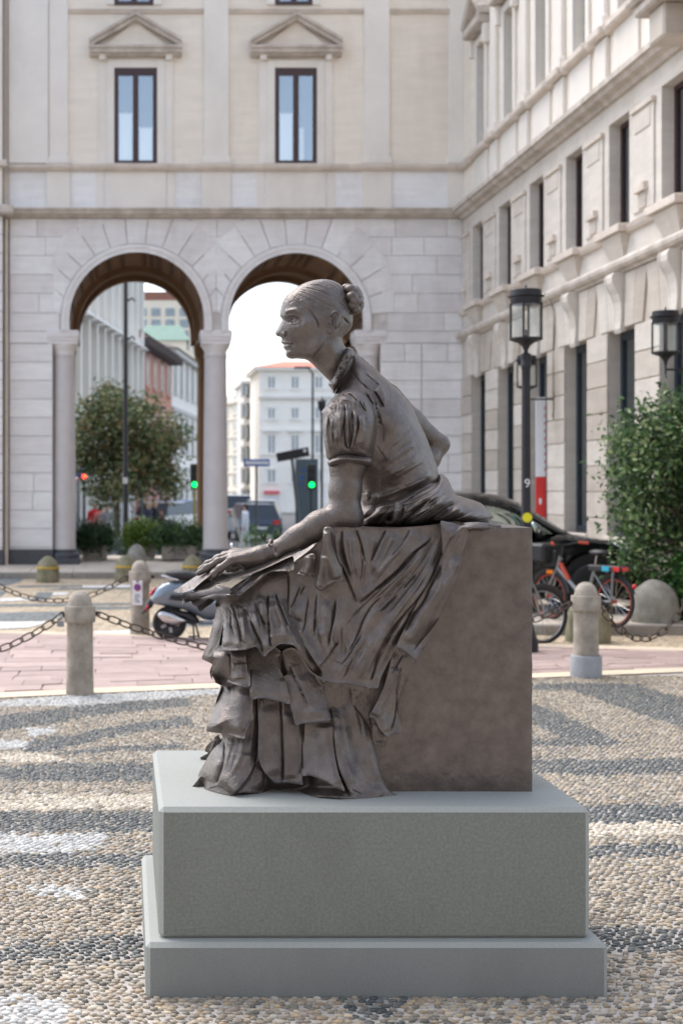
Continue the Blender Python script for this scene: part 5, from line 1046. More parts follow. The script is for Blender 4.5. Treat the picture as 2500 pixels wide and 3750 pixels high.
# ---- bodice
TOR = TH((1055, 930), (1110, 985), (1180, 1035), (1300, 1140), (1420, 1250), (1510, 1330))+T4((800, 150), (860, 205), (930, 280), (990, 355), (1050, 460), (1100, 570), (1180, 740), (1240, 900), (1275, 1000), (1292, 1070), (1305, 1180), (1290, 1300), (1150, 1480), (900, 1550), (600, 1520), (510, 1430), (490, 1370), (470, 1250), (400, 1100), (300, 900), (200, 700), (170, 500), (190, 330), (210, 280), (222, 240), (260, 180), (340, 20))
parts.append(S('bodice', TOR, Yc=5.69, inflate=0.235, res=2.5, back='mirror', kpow=0.38, smooth_n=3, nz=((18, 2.5, 22), (45, 4, 23)), strokes=[
 ('v', T4((520, 30), (620, 120), (700, 190)), 6, 14), ('v', T4((600, 10), (720, 100), (800, 150)), 5, 12), ('r', T4((420, 0), (520, 150), (640, 300)), 16, 12), ('v', T4((380, 0), (470, 120), (560, 200), (620, 260)), 6, 14), ('v', T4((620, 220), (680, 300), (735, 410)), 7, 24, .15), ('r', T4((560, 60), (700, 220), (760, 380)), 12, 11), ('v', T4((540, 250), (580, 320), (640, 390)), 6, 16),
 ('v', T4((650, 390), (680, 500), (695, 600)), 9, 24, .15), ('v', T4((640, 300), (660, 450)), 6, 12), ('v', T4((560, 350), (600, 450), (625, 530)), 7, 24), ('s', T4((700, 620), (680, 480), (640, 380)), 30, 12), ('b', T4((680, 640)), (30, 50), -16),
 ('v', T4((650, 780), (700, 880), (780, 990)), 6, 7), ('v', T4((720, 890), (840, 790), (930, 720)), 5, 7), ('v', T4((900, 840), (960, 760)), 4, 5), ('r', T4((700, 1000), (900, 880), (1060, 740)), 16, 6), ('b', T4((880, 560)), (70, 60), 14), ('r', T4((700, 1150), (900, 1060), (1120, 900)), 18, 7), ('v', T4((880, 1040), (1010, 980), (1100, 880)), 5, 6), ('v', T4((840, 1120), (1000, 1050), (1180, 960)), 5, 7),
 ('b', T4((760, 1250)), (80, 40), -22), ('b', T4((600, 1150)), (50, 90), -22), ('v', T4((520, 1270), (560, 1380)), 6, 16), ('v', T4((600, 1310), (580, 1390)), 6, 14), ('r', T4((540, 1290), (550, 1390)), 8, 10), ('r', T4((940, 1260), (1100, 1180), (1240, 1080)), 12, 14), ('v', T4((900, 1240), (1060, 1170), (1220, 1110)), 6, 10),
 *fan(T4((380, 10), (440, 130), (560, 300), (640, 520)), T4((620, 10), (760, 150), (800, 300), (760, 520)), 8, 5, 5, 83, 'v'), *fan(T4((660, 900), (800, 820), (930, 700), (1060, 560)), T4((700, 1200), (900, 1130), (1100, 1020), (1240, 930)), 14, 4, 3.5, 84, 'v'), *fan(T4((660, 900), (800, 820), (930, 700), (1060, 560)), T4((700, 1200), (900, 1130), (1100, 1020), (1240, 930)), 8, 8, 5, 85), ('r', T4((560, 1380), (800, 1300), (1000, 1220), (1200, 1130)), 10, 10), ('s', T4((360, 0), (345, 100), (300, 170), (230, 240)), 10, -8, .05),
]))
# ---- near sleeve with gathers and cuff
SLV = T4((225, 285), (180, 320), (130, 380), (82, 440), (76, 460), (90, 520), (92, 620), (100, 720), (115, 840), (130, 925), (165, 955), (300, 965), (450, 965), (595, 970), (612, 900), (635, 800), (652, 680), (650, 560), (640, 470), (600, 360), (540, 280), (450, 225), (340, 215))
parts.append(S('sleeve', SLV, Yc=5.485, inflate=0.115, res=2.0, back='mirror', kpow=0.42, smooth_n=3, nz=((16, 3, 24), (40, 4, 25)), strokes=[
 ('v', T4((318, 370), (330, 470), (315, 600), (325, 740), (360, 860)), 6, 20, .12), ('v', T4((400, 430), (405, 560), (405, 680), (380, 800), (365, 860)), 6, 22, .12), ('r', T4((360, 420), (365, 600), (350, 780)), 12, 10), ('v', T4((440, 430), (465, 570), (445, 700), (410, 850)), 6, 18), ('r', T4((430, 420), (440, 560), (425, 700)), 8, 12), ('v', T4((285, 740), (300, 620), (325, 520)), 6, 12), ('r', T4((270, 420), (260, 600), (270, 800)), 22, 14),
 ('v', T4((140, 430), (165, 580), (195, 700), (215, 800)), 5, 14), ('v', T4((190, 640), (230, 780)), 4, 10), ('r', T4((120, 480), (140, 700), (160, 900)), 14, 12), ('v', T4((95, 560), (110, 720)), 5, 8), ('v', T4((180, 360), (200, 470), (230, 520)), 5, 10), ('r', T4((200, 330), (170, 420)), 10, 8), ('v', T4((300, 255), (265, 330), (262, 380)), 5, 14), ('v', T4((330, 248), (400, 280), (460, 350)), 5, 16), ('r', T4((340, 280), (320, 340)), 16, 10),
 ('v', T4((470, 320), (510, 400), (560, 450)), 6, 18), ('r', T4((490, 450), (500, 650), (480, 850)), 18, 10), ('r', T4((580, 500), (590, 700), (570, 880)), 18, 10), ('v', T4((540, 470), (550, 650)), 5, 7), ('v', T4((350, 900), (360, 950)), 4, 8), ('b', T4((440, 330)), (16, 20), 10), ('v', T4((200, 700), (190, 860)), 5, 9), *fan(T4((150, 420), (120, 600), (130, 760), (170, 920)), T4((560, 420), (610, 600), (600, 760), (560, 920)), 12, 5, 8, 86), *fan(T4((180, 380), (170, 480)), T4((520, 330), (560, 450)), 9, 4, 8, 87, 'v'),
]))
CUF = T4((138, 985), (145, 965), (180, 940), (250, 905), (340, 892), (450, 908), (560, 915), (608, 930), (612, 960), (606, 1006), (540, 1004), (450, 992), (350, 985), (250, 996), (185, 1012), (155, 1026))
parts.append(S('cuff', CUF, Yc=5.485, inflate=0.118, res=2.0, back='mirror', kpow=0.22, smooth_n=3, nz=((12, 4, 26),), strokes=[('v', T4((345, 900), (350, 980)), 5, 8), ('r', T4((150, 990), (300, 940), (600, 965)), 8, 6), ('v', T4((240, 920), (260, 990)), 4, 5)]))
# ---- neck frill and collar
COLR = TH((1060, 925), (1020, 915), (985, 925), (965, 965), (935, 1020), (900, 1080), (880, 1140), (850, 1210), (820, 1290), (800, 1320), (790, 1345), (830, 1400), (850, 1450), (880, 1400), (950, 1280), (1000, 1180), (1040, 1080), (1090, 1010))
parts.append(S('collar', COLR, Yc=5.67, inflate=0.125, res=1.8, back='mirror', kpow=0.3, smooth_n=3, nz=((7, 14, 27), (14, 12, 28)), strokes=[('v', TH((1030, 1010), (980, 1120), (900, 1330)), 5, 8), ('r', TH((985, 960), (900, 1120), (830, 1300)), 10, 9), ('v', TH((870, 1360), (850, 1440)), 5, 12)]))
M_stone = mat('plinth_stone', lin(120, 123, 116), rough=0.75, scale=90, var=0.16, bump=0.25, bscale=160, detail=8, bdist=0.004)
M_stone2 = mat('plinth_base_stone', lin(130, 133, 131), rough=0.7, scale=140, var=0.10, bump=0.12, bscale=200, detail=8, bdist=0.003)
plinth = empty('plinth', (P(1350, 2900, 5.6).x, 5.67, 0))
tag(plinth, 'grey stone plinth with chamfered edges on a wider base under the statue', 'plinth')
stain(M_stone, .45, 2.2, (1, 1, .5), (.7, .68, .64)); stain(M_stone2, .4, 2.6, (1, 1, .4), (.72, .7, .68))
def slab(name, x0, x1, y0, y1, z0, z1, b, mt):
    mb = MB().box((x0, y0, z0), (x1, y1, z1), b); o = mb.build(name, mt); o.parent = plinth; o.matrix_parent_inverse = Matrix.Translation(-plinth.location); return o
_x0, _x1 = P(1, 0, 1).x, 0
xl, xr = P(582, 0, 5.11).x, P(2160, 0, 5.11).x
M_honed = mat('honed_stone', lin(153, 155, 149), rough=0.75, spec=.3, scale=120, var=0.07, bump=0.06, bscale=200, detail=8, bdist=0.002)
slab('base_slab', xl-.047, xr+.047, 5.057, 6.28, -0.05, 0.188, .016, M_stone2)
ub = slab('upper_block', xl, xr, 5.11, 6.23, 0.186, PLZ, .017, M_stone)
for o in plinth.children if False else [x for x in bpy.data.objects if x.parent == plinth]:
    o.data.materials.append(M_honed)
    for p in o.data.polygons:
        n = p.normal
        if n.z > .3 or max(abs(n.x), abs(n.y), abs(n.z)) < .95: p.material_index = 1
# ---- head, neck and arms: the figure itself
HEAD = TH((330, 300), (300, 335), (268, 390), (248, 450), (236, 505), (231, 535), (240, 565), (258, 592), (252, 615), (232, 655), (208, 700), (188, 728), (183, 750), (190, 775), (210, 790), (238, 797), (252, 812), (254, 832), (246, 848), (256, 868), (278, 886), (273, 908), (282, 932), (301, 955), (299, 985), (306, 1016), (328, 1038), (366, 1050), (440, 1047), (540, 1061), (600, 1102), (660, 1162), (740, 1240), (810, 1312), (900, 1400), (1050, 1300), (1100, 1100), (1060, 990), (1000, 925), (968, 880), (950, 825), (962, 790), (1018, 742), (1058, 682), (1071, 600), (1068, 500), (1048, 400), (1000, 290), (940, 205), (890, 170), (830, 146), (740, 132), (640, 141), (540, 168), (450, 212), (380, 268))
def hair_strokes():
    out = []; rs = np.random.RandomState(5)
    A = [(352, 300), (560, 430), (720, 500), (830, 520)]; B = [(450, 205), (680, 250), (900, 380), (1060, 520)]; C = [(740, 135), (880, 200), (990, 330), (1060, 470)]
    for i in range(26):
        t = i/25.0
        a = [tuple(np.array(p)*(1-t*2)+np.array(q)*t*2) if t < .5 else tuple(np.array(q)*(2-2*t)+np.array(r)*(2*t-1)) for p, q, r in zip(A, B, C)]
        a = [(x+rs.uniform(-8, 8), y+rs.uniform(-8, 8)) for x, y in a]
        out.append(('c', TH(*a), 2.6, rs.uniform(2.5, 6.5), .2))
    for i in range(8):
        t = i/7.0; out.append(('c', TH((930+40*t, 560+20*t), (980+50*t, 600+60*t), (960+60*t, 700+20*t), (930+30*t, 750-10*t)), 2.4, 3.5))
    for p in [((560, 470), (640, 580), (690, 700)), ((600, 520), (665, 620), (685, 750)), ((420, 370), (560, 450), (700, 520)), ((360, 300), (400, 345), (480, 380))]: out.append(('c', TH(*p), 3, 3.5, .2))
    return out
hd = TH
face = [
 ('s', TH((690, 740), (680, 640), (600, 500), (440, 390), (340, 305)), 22, -3.5, .2),
 ('b', TH((400, 600)), (20, 13), -14), ('b', TH((335, 600)), (14, 12), -7), ('b', TH((400, 604)), (10, 7.5), 9), ('c', TH((342, 585), (375, 562), (420, 566), (470, 596)), 2.4, 8, .1), ('r', TH((345, 594), (378, 575), (425, 582), (478, 606)), 3, 5.5, .1), ('r', TH((352, 628), (390, 648), (440, 630), (470, 606)), 3, 4, .1), ('c', TH((355, 640), (395, 662), (450, 645)), 3.2, 4), ('b', TH((378, 604)), (4.5, 5), -5), ('c', TH((345, 600), (350, 630)), 2, 4),
 ('r', TH((275, 525), (330, 495), (400, 484), (440, 498), (485, 545)), 7, 7.5, .2), ('c', TH((300, 535), (380, 525), (460, 560)), 4, 4), ('b', TH((300, 560)), (14, 12), 4),
 ('r', TH((262, 600), (235, 690), (205, 745)), 10, 6, .2), ('b', TH((272, 765)), (9, 9), 11), ('c', TH((292, 725), (308, 760), (298, 795), (268, 805)), 3, 8, .2), ('b', TH((228, 792)), (7, 3), -8), ('b', TH((215, 755)), (10, 9), 6),
 ('c', TH((312, 790), (350, 830), (385, 880)), 5, 4), ('r', TH((258, 860), (300, 856), (345, 868), (376, 872)), 4, 5, .15), ('c', TH((266, 884), (300, 880), (340, 874), (380, 874)), 2.4, 9, .1), ('r', TH((276, 906), (310, 906), (350, 892)), 5, 6, .15), ('b', TH((320, 940)), (16, 6), -6), ('b', TH((330, 1000)), (18, 14), 8), ('b', TH((385, 885)), (7, 9), -5),
 ('r', TH((470, 650), (580, 640), (690, 620)), 24, 9, .3), ('b', TH((510, 800)), (36, 40), -9), ('b', TH((520, 540)), (22, 22), -4), ('b', TH((470, 700)), (28, 20), 5),
 ('s', TH((360, 1054), (440, 1046), (540, 1052), (620, 1012), (690, 930), (750, 840), (780, 770)), 36, 11, .15), ('c', TH((420, 1052), (540, 1060), (640, 1005), (700, 930), (755, 845)), 8, 6, .3), ('r', TH((470, 1030), (600, 990), (680, 900), (730, 800)), 20, 8, .2),
 ('r', TH((800, 820), (860, 980), (820, 1150), (800, 1280)), 18, 8, .3), ('b', TH((700, 1080)), (40, 40), -6),
 ('b', TH((870, 605)), (17, 32), 13), ('r', TH((822, 575), (838, 522), (880, 505), (915, 540), (922, 600), (900, 655), (855, 690)), 4.5, 11, .08), ('b', TH((852, 610)), (9, 18), -13), ('r', TH((830, 590), (850, 570), (885, 580), (888, 630), (850, 670)), 3, 5), ('c', TH((935, 540), (940, 620), (905, 690), (860, 740)), 5, 12), ('b', TH((818, 640)), (6, 10), 7), ('c', TH((800, 560), (800, 640), (790, 690)), 4, 5),
 ('b', TH((960, 760)), (20, 12), -6), ('c', TH((1020, 740), (950, 800), (880, 780)), 5, 5),
]+hair_strokes()
Yhd = lambda X, Y: 5.66-0.10*(P(1270, 0, 5.66).x-(X-CX)*5.66/F)*1.0
head_o = relief('figure', HEAD, M_bronze, None, Yc=Yhd, inflate=0.118, res=1.25, back='mirror', kpow=0.40, smooth_n=3, strokes=face, nz=((6, .7, 30), (16, 1.0, 31)))
def arm_near():
    s = SDF(); Q = lambda x, y, Y: np.array(P(x, y, Y))
    sh, el, wr = Q(1278, 1610, 5.485), Q(1262, 1888, 5.46), Q(1010, 2016, 5.47)
    s.chain([sh, Q(1272, 1705, 5.48), Q(1263, 1800, 5.47), el], [.064, .0655, .059, .057], .02)
    s.chain([el, Q(1170, 1925, 5.455), Q(1090, 1970, 5.46), wr], [.059, .0525, .043, .0335], .03)
    s.ell(Q(1290, 1905, 5.46), (.036, .05, .04), .03)
    s.chain([wr, Q(960, 2036, 5.475), Q(905, 2052, 5.48)], [.033, .036, .032], .02)
    # palm: knuckle row runs in depth, little finger nearest
    kn = [(846, 2052, 5.452), (846, 2040, 5.485), (850, 2028, 5.52), (862, 2022, 5.553)]
    for x, y, Y in kn: s.cap(Q(955, 2034, 5.48+(Y-5.5)*.5), Q(x, y, Y), .027, .0175, .022)
    def fing(pts, r0, r1):
        n = len(pts)-1; s.chain([Q(*p) for p in pts], [r0+(r1-r0)*i/n for i in range(n+1)], .006)
        for p in pts[1:-1]: s.ell(Q(*p), (r0*1.02,)*3, .006)
    fing([(846, 2054, 5.452), (806, 2082, 5.448), (782, 2104, 5.45), (775, 2122, 5.455)], .0165, .011)      # little finger, curled on the sheets
    fing([(846, 2040, 5.485), (798, 2057, 5.482), (757, 2080, 5.482), (727, 2099, 5.485)], .0165, .0105)
    fing([(850, 2028, 5.52), (802, 2045, 5.522), (762, 2066, 5.524), (733, 2086, 5.526)], .017, .011)
    fing([(862, 2022, 5.553), (822, 2034, 5.56), (795, 2046, 5.563), (780, 2055, 5.565)], .016, .0105)
    fing([(925, 2045, 5.52), (890, 2066, 5.56), (858, 2078, 5.57), (835, 2086, 5.57)], .02, .012)
    return s.mesh(0.0032)
def arm_far():
    s = SDF(); Q = lambda x, y, Y: np.array(P(x, y, Y))
    s.chain([Q(1410, 1465, 5.92), Q(1503, 1556, 6.0), Q(1610, 1627, 6.02)], [.072, .06, .038], .03)
    s.chain([Q(1610, 1628, 6.02), Q(1568, 1685, 6.0), Q(1525, 1755, 5.98), Q(1490, 1810, 5.95)], [.037, .044, .04, .034], .02)
    s.chain([Q(1500, 1810, 5.95), Q(1470, 1850, 5.93)], [.035, .04], .02)
    for i in range(4): s.cap(Q(1470, 1850, 5.93+.02*i-.03), Q(1425, 1880+6*i, 5.9+.025*i-.04), .018, .012, .008)
    s.cap(Q(1485, 1830, 5.9), Q(1470, 1865, 5.86), .018, .012, .008)
    return s.mesh(0.005)
def join_into(o, lst):
    me = o.data; V0 = np.empty(len(me.vertices)*3); me.vertices.foreach_get('co', V0); vs = [V0.reshape(-1, 3)]; fs = [list(p.vertices) for p in me.polygons]; n = len(vs[0])
    for v, f in lst: vs.append(v); fs += (f+n).tolist(); n += len(v)
    m2 = npmesh(me.name, np.vstack(vs), fs); m2.materials.append(M_bronze); o.data = m2
join_into(head_o, [arm_near(), arm_far()])
head_o['label'] = 'bare head, neck and arms of the bronze woman, hair combed flat'
parts.append(head_o)
# plaited bun, earring, bracelet
def bun():
    s = SDF(); Q = lambda x, y, Y: np.array(P(*TH((x, y))[0], Y))
    s.ell(Q(1075, 370, 5.68), (.04, .06, .055), .02)
    for x, y, Y, r in [(985, 215, 5.66, .021), (1035, 235, 5.63, .026), (1085, 270, 5.625, .025), (1120, 320, 5.63, .024), (1060, 330, 5.605, .027), (1100, 390, 5.60, .025), (1140, 400, 5.635, .024), (1075, 440, 5.61, .026), (1145, 470, 5.65, .022), (1110, 500, 5.62, .024), (1070, 520, 5.64, .018),
                       (1000, 215, 5.70, .022), (1085, 250, 5.73, .026), (1130, 330, 5.75, .026), (1150, 420, 5.74, .025), (1110, 500, 5.73, .024), (1150, 450, 5.69, .024), (1140, 350, 5.69, .027), (1085, 245, 5.68, .027)]:
        x, y, r = 1060+(x-1060)*.88, 360+(y-360)*.9, r*.88
        s.ell(Q(x, y, Y), (r, r, r*.82), .005)
    return s.mesh(0.003)
def so(name, mesh): v, f = mesh; o = link(name, npmesh(name, v, f), M_bronze); parts.append(o); return o
so('hair_bun', bun())
so('earring', SDF().ell(P(*TH((802, 727))[0], 5.545), (.0115, .0115, .0135)).mesh(0.002))
def bracelet():
    s = SDF(); c = np.array(P(1003, 2012, 5.47)); ax = np.array(P(960, 2032, 5.475))-np.array(P(1090, 1970, 5.46)); ax /= np.linalg.norm(ax)
    u = np.cross(ax, (0, 1, 0)); u /= np.linalg.norm(u); w = np.cross(ax, u); pr = None
    for i in range(25):
        a = 2*math.pi*i/24; p = c+(u*math.cos(a)+w*math.sin(a))*0.0365+ax*0.006*math.sin(a*6)
        if pr is not None: s.cap(pr, p, .0062, .0062, .003)
        pr = p
    b = np.array(P(1013, 2032, 5.432)); s.ell(b, (.0115, .0115, .0115), .004); s.ell(b+np.array((.012, 0, .004)), (.006,)*3, .003); s.ell(b+np.array((-.008, 0, .009)), (.006,)*3, .003)
    return s.mesh(0.0022)
so('bracelet', bracelet())
# sheets of paper on her knee
def sheet(pts, ctrl, wall, st=(), nzs=((18, 5, 40),)):
    o = S('paper_sheet', TD(*pts), base=rbf([(*TD((x, y))[0], Y) for x, y, Y in ctrl]), wall=wall, smooth_n=2, res=1.8, strokes=[(k, TD(*p), w, a) for k, p, w, a in st], nz=nzs, hem=1.5); parts.append(o)
sheet([(265, 905), (310, 960), (346, 1018), (400, 980), (485, 915), (420, 880)], [(265, 905, 5.52), (346, 1018, 5.46), (485, 915, 5.48), (380, 900, 5.54)], .012)
sheet([(178, 950), (188, 902), (250, 870), (400, 850), (500, 835), (620, 862), (525, 917), (470, 905), (430, 892), (390, 930), (335, 962), (280, 962), (262, 915)], [(180, 950, 5.44), (190, 900, 5.45), (400, 850, 5.6), (620, 862, 5.5), (520, 917, 5.41), (335, 962, 5.41), (270, 915, 5.46)], .014, [('r', ((190, 905), (340, 895), (500, 880)), 5, 8), ('v', ((270, 915), (400, 880)), 4, 8)])
sheet([(170, 868), (200, 845), (300, 815), (480, 765), (640, 790), (650, 830), (610, 850), (480, 850), (340, 890), (190, 900)], [(170, 870, 5.45), (190, 900, 5.435), (480, 850, 5.42), (640, 830, 5.42), (480, 765, 5.56), (250, 830, 5.52)], .014, [('r', ((200, 880), (400, 860), (600, 830)), 6, 10), ('v', ((220, 850), (460, 800)), 4, 10), ('v', ((480, 765), (600, 830)), 4, 12)])
sheet([(600, 842), (680, 852), (727, 864), (800, 805), (880, 730), (935, 680), (1010, 638), (1120, 630), (1240, 621), (1246, 560), (1240, 500), (1210, 492), (1100, 545), (980, 600), (850, 660), (700, 750)], [(600, 842, 5.43), (727, 864, 5.395), (935, 680, 5.385), (1010, 638, 5.38), (1240, 621, 5.37), (1240, 500, 5.42), (980, 600, 5.44), (700, 750, 5.46)], .014, [('r', ((727, 855), (930, 680), (1010, 636)), 6, 8), ('v', ((700, 820), (860, 690), (1000, 610), (1200, 560)), 6, 14), ('v', ((650, 800), (800, 700)), 4, 8)])
sheet([(480, 745), (560, 742), (640, 712), (740, 690), (850, 652), (960, 605), (1060, 560), (1200, 490), (1310, 432), (1290, 408), (1180, 440), (1040, 500), (900, 560), (760, 610), (640, 650), (520, 680)], [(480, 745, 5.43), (640, 712, 5.41), (850, 652, 5.40), (1060, 560, 5.395), (1310, 432, 5.40), (1180, 440, 5.46), (900, 560, 5.47), (640, 650, 5.48)], .014, [('r', ((500, 735), (740, 680), (1000, 580), (1300, 425)), 5, 8), ('v', ((620, 690), (840, 620), (1100, 510)), 5, 9), ('v', ((560, 700), (760, 640)), 3, 7)])
sheet([(285, 828), (350, 822), (430, 806), (490, 768), (560, 742), (650, 715), (600, 660), (500, 650), (420, 690), (340, 740), (300, 790)], [(285, 828, 5.43), (430, 806, 5.41), (490, 768, 5.41), (650, 715, 5.42), (500, 650, 5.5), (340, 740, 5.48)], .014, [('v', ((330, 800), (460, 740), (600, 690)), 4, 9), ('r', ((290, 822), (430, 800), (500, 760)), 4, 7), ('v', ((360, 760), (480, 690)), 3, 7)])
sheet([(92, 822), (130, 838), (180, 838), (240, 822), (290, 800), (350, 745), (420, 690), (515, 610), (500, 596), (430, 630), (350, 655), (290, 690), (200, 750), (140, 790)], [(92, 822, 5.47), (180, 838, 5.44), (290, 800, 5.425), (420, 690, 5.42), (515, 610, 5.44), (430, 630, 5.50), (290, 690, 5.53), (140, 790, 5.52)], .014,
      [('v', ((110, 815), (220, 745), (340, 670)), 4, 8), ('v', ((150, 830), (230, 780)), 3, 10), ('v', ((200, 830), (290, 750)), 3, 10), ('v', ((260, 810), (330, 720)), 3, 10), ('v', ((320, 770), (380, 680)), 3, 9), ('v', ((380, 720), (440, 640)), 3, 8)], ((8, 7, 41), (18, 6, 42)))
for o in parts:
    o.parent = statue; o.matrix_parent_inverse = Matrix.Translation(-statue.location)
build_pebbles()

# ================================================================ street furniture of the square
M_bol = mat('bollard_stone', lin(176, 166, 152), rough=0.88, scale=7, col2=lin(126, 118, 108), bump=0.4, bscale=60, detail=10)
M_conc = mat('collar_concrete', lin(150, 152, 154), rough=0.85, scale=8, var=0.12, bump=0.2, bscale=50)
M_moss = mat('mossy_stone', lin(150, 142, 122), rough=0.92, scale=6, col2=lin(98, 100, 72), bump=0.5, bscale=40, detail=10)
M_gstone = mat('grey_dome_stone', lin(160, 158, 150), rough=0.9, scale=6, col2=lin(122, 118, 108), bump=0.4, bscale=40, detail=10)
M_iron = mat('rusty_iron_chain', lin(84, 70, 62), rough=0.6, metal=0.5, scale=60, col2=lin(58, 48, 44), bump=0.2, bscale=100)
M_black = mat('black_lamp_metal', lin(46, 46, 50), rough=0.42, metal=0.4, scale=20, var=0.1)
M_chrome = mat('chrome', lin(205, 205, 205), rough=0.12, metal=1.0, scale=10, var=0.04)
M_rubber = mat('black_rubber', lin(34, 33, 34), rough=0.75, scale=40, var=0.15, bump=0.1)
M_bplast = mat('black_plastic', lin(38, 38, 40), rough=0.5, scale=30, var=0.1)
M_white = mat('white_enamel', lin(222, 224, 226), rough=0.4, scale=9, var=0.04); M_red = mat('red_paint', lin(190, 30, 32), rough=0.35, scale=9, var=0.08); M_blue = mat('blue_enamel', lin(32, 84, 170), rough=0.35, scale=9, var=0.06)
M_yel = mat('yellow_paint', lin(204, 166, 40), rough=0.6, scale=14, var=0.15); M_ylab = mat('yellow_sticker', lin(222, 214, 40), rough=0.5, scale=14, var=0.04)
M_redlens = mat('red_lens', lin(200, 24, 30), rough=0.15, scale=20, var=0.05, clear=.6); M_orlens = mat('orange_lens', lin(240, 130, 30), rough=0.2, scale=20, var=0.05)
def bollard(x, y, label, collar=False, mt=M_bol, group='chain bollards of the square'):
    r = empty('bollard', (x, y, 0)); tag(r, label, 'bollard', group); k = .118
    def ch(mb, n, m): o = mb.build(n, m, r); return o
    ch(MB().lathe([(k*1.02, -.03), (k*1.02, .02), (k, .1), (k*.97, .4), (k*.96, .62)], 28), 'shaft', mt)
    ch(MB().lathe([(k*.96, .62), (k*1.11, .622), (k*1.14, .632), (k*1.15, .66), (k*1.15, .752), (k*1.13, .762), (k*.85, .766)], 28), 'band', mt)
    ch(MB().lathe([(k*.9, .764), (k*.89, .785), (k*.82, .822), (k*.66, .856), (k*.44, .879), (k*.2, .89), (0, .892)], 28), 'dome', mt)
    for s in (-1, 1): ch(MB().lathe([(.014, -.02), (.016, .0), (.016, .02), (.008, .03)], 8, (s*k*1.16, 0, .7), axis='x').tube([(s*(k*1.15+.02)+.018*math.cos(a), 0, .69+.018*math.sin(a)) for a in [2*math.pi*i/12 for i in range(12)]], .006, 6, closed=True), 'chain_eye', M_iron)
    if collar: ch(MB().lathe([(k*1.24, -.02), (k*1.24, .18), (k*1.18, .2), (k*1.0, .203)], 28), 'collar', M_conc)
    return r
def gnd(vx, vy, z=0.0): Y = (CAMZ-z)*3300/(vy-1115); return (vx-285)*Y/3300, Y
bl = (*gnd(184, 1594),); br = (*gnd(1344.5, 1554),); bs = ((322-285)*17.4/3300, 17.4); bw = (-1.9, 17.75); bo = (bl[0]-2.3, bl[1]-.86); bn = (5.66, 14.1)
bollard(*bl, 'weathered stone bollard with a padlocked chain, beside the white pebble border')
bollard(*br, 'mossy stone bollard set in a pale concrete collar', True); bb = bollard(*bs, 'stone bollard carrying a small no parking plate, beside the grey scooter')
bollard(*bo, 'stone bollard at the end of the padlocked chain'); bollard(*bw, 'stone bollard at the end of the chain from the plate bollard'); bollard(*bn, 'stone bollard at the end of the chain beside the leafy bush')
pl = MB().box((-.062, -.133, .36), (.062, -.123, .66), .004).build('plate', M_white, bb); pl.rotation_euler = (0, 0, R(-14)); 
MB().lathe([(0, 0), (.045, 0), (.045, .003), (0, .003)], 20, (0, -.136, .575), axis='y').build('sign_ring', M_red, pl); MB().lathe([(0, 0), (.035, 0), (.035, .003), (0, .003)], 20, (0, -.1385, .575), axis='y').build('sign_disc', M_blue, pl)
o = MB().box((-.036, -.1445, -.006), (.036, -.142, .006)).build('sign_bar', M_red, pl); o.location = (0, 0, .575); o.rotation_euler = (0, R(45), 0)
for k in range(5): MB().box((-.035, -.1345, .395+k*.022), (.035-.01*(k % 3), -.1325, .403+k*.022)).build('print', M_bplast, pl)
def link_mesh():
    pts = []; L_, w = .062, .034
    for i in range(20):
        a = 2*math.pi*i/20; pts.append((L_*math.copysign(abs(math.cos(a))**.75, math.cos(a)), 0, w*math.copysign(abs(math.sin(a))**.75, math.sin(a))))
    return MB().tube(pts, .0068, 8, closed=True).mesh('link')
LINK = link_mesh(); LINK.materials.append(M_iron)
def chain(a, b, za, zb, sag, label):
    a = Vector((*a, za)); b = Vector((*b, zb)); d = (b-a); d.z = 0; u = d.normalized(); a = a+u*.155; b = b-u*.155; r = empty('chain', ((a+b)/2)[:2]+(0,)); tag(r, label, 'chain', 'iron chains between the bollards')
    f = lambda t: a+(b-a)*t+Vector((0, 0, -4*sag*t*(1-t)))
    ts = np.linspace(0, 1, 400); pp = [f(t) for t in ts]; s = [0]
    for p, q in zip(pp, pp[1:]): s.append(s[-1]+(q-p).length)
    n = max(4, round(s[-1]/.106)); st = s[-1]/n
    for i in range(n):
        t = np.interp((i+.5)*st, s, ts); p = f(t); tg = (f(min(t+.01, 1))-f(max(t-.01, 0))).normalized()
        o = bpy.data.objects.new('link', LINK); COL.objects.link(o); q = tg.to_track_quat('X', 'Z'); tw = Matrix.Rotation(R(38 if i % 2 else -52), 4, 'X')
        o.matrix_world = Matrix.Translation(p) @ q.to_matrix().to_4x4() @ tw; o.parent = r; o.matrix_parent_inverse = Matrix.Translation(-r.location)
chain(bl, br, .69, .69, .47, 'long rusty chain sagging behind the statue between two bollards'); chain(bo, bl, .69, .69, .36, 'rusty chain held to the bollard by a padlock')
chain(br, bn, .69, .72, .38, 'rusty chain sagging from the bollard with the concrete collar towards the bush'); chain(bw, bs, .69, .69, .30, 'rusty chain reaching the bollard with the no parking plate')
_pd = empty('padlock', (bl[0]-.165, bl[1]-.05, .585)); tag(_pd, 'small grey padlock hanging from the chain at the bollard', 'padlock')
MB().box((-.03, -.012, 0), (.03, .012, .05), .006).build('body', M_conc, _pd); MB().tube([(-.02, 0, .048), (-.02, 0, .075), (-.012, 0, .092), (0, 0, .098), (.012, 0, .092), (.02, 0, .075), (.02, 0, .048)], .006, 8).build('shackle', M_chrome, _pd)
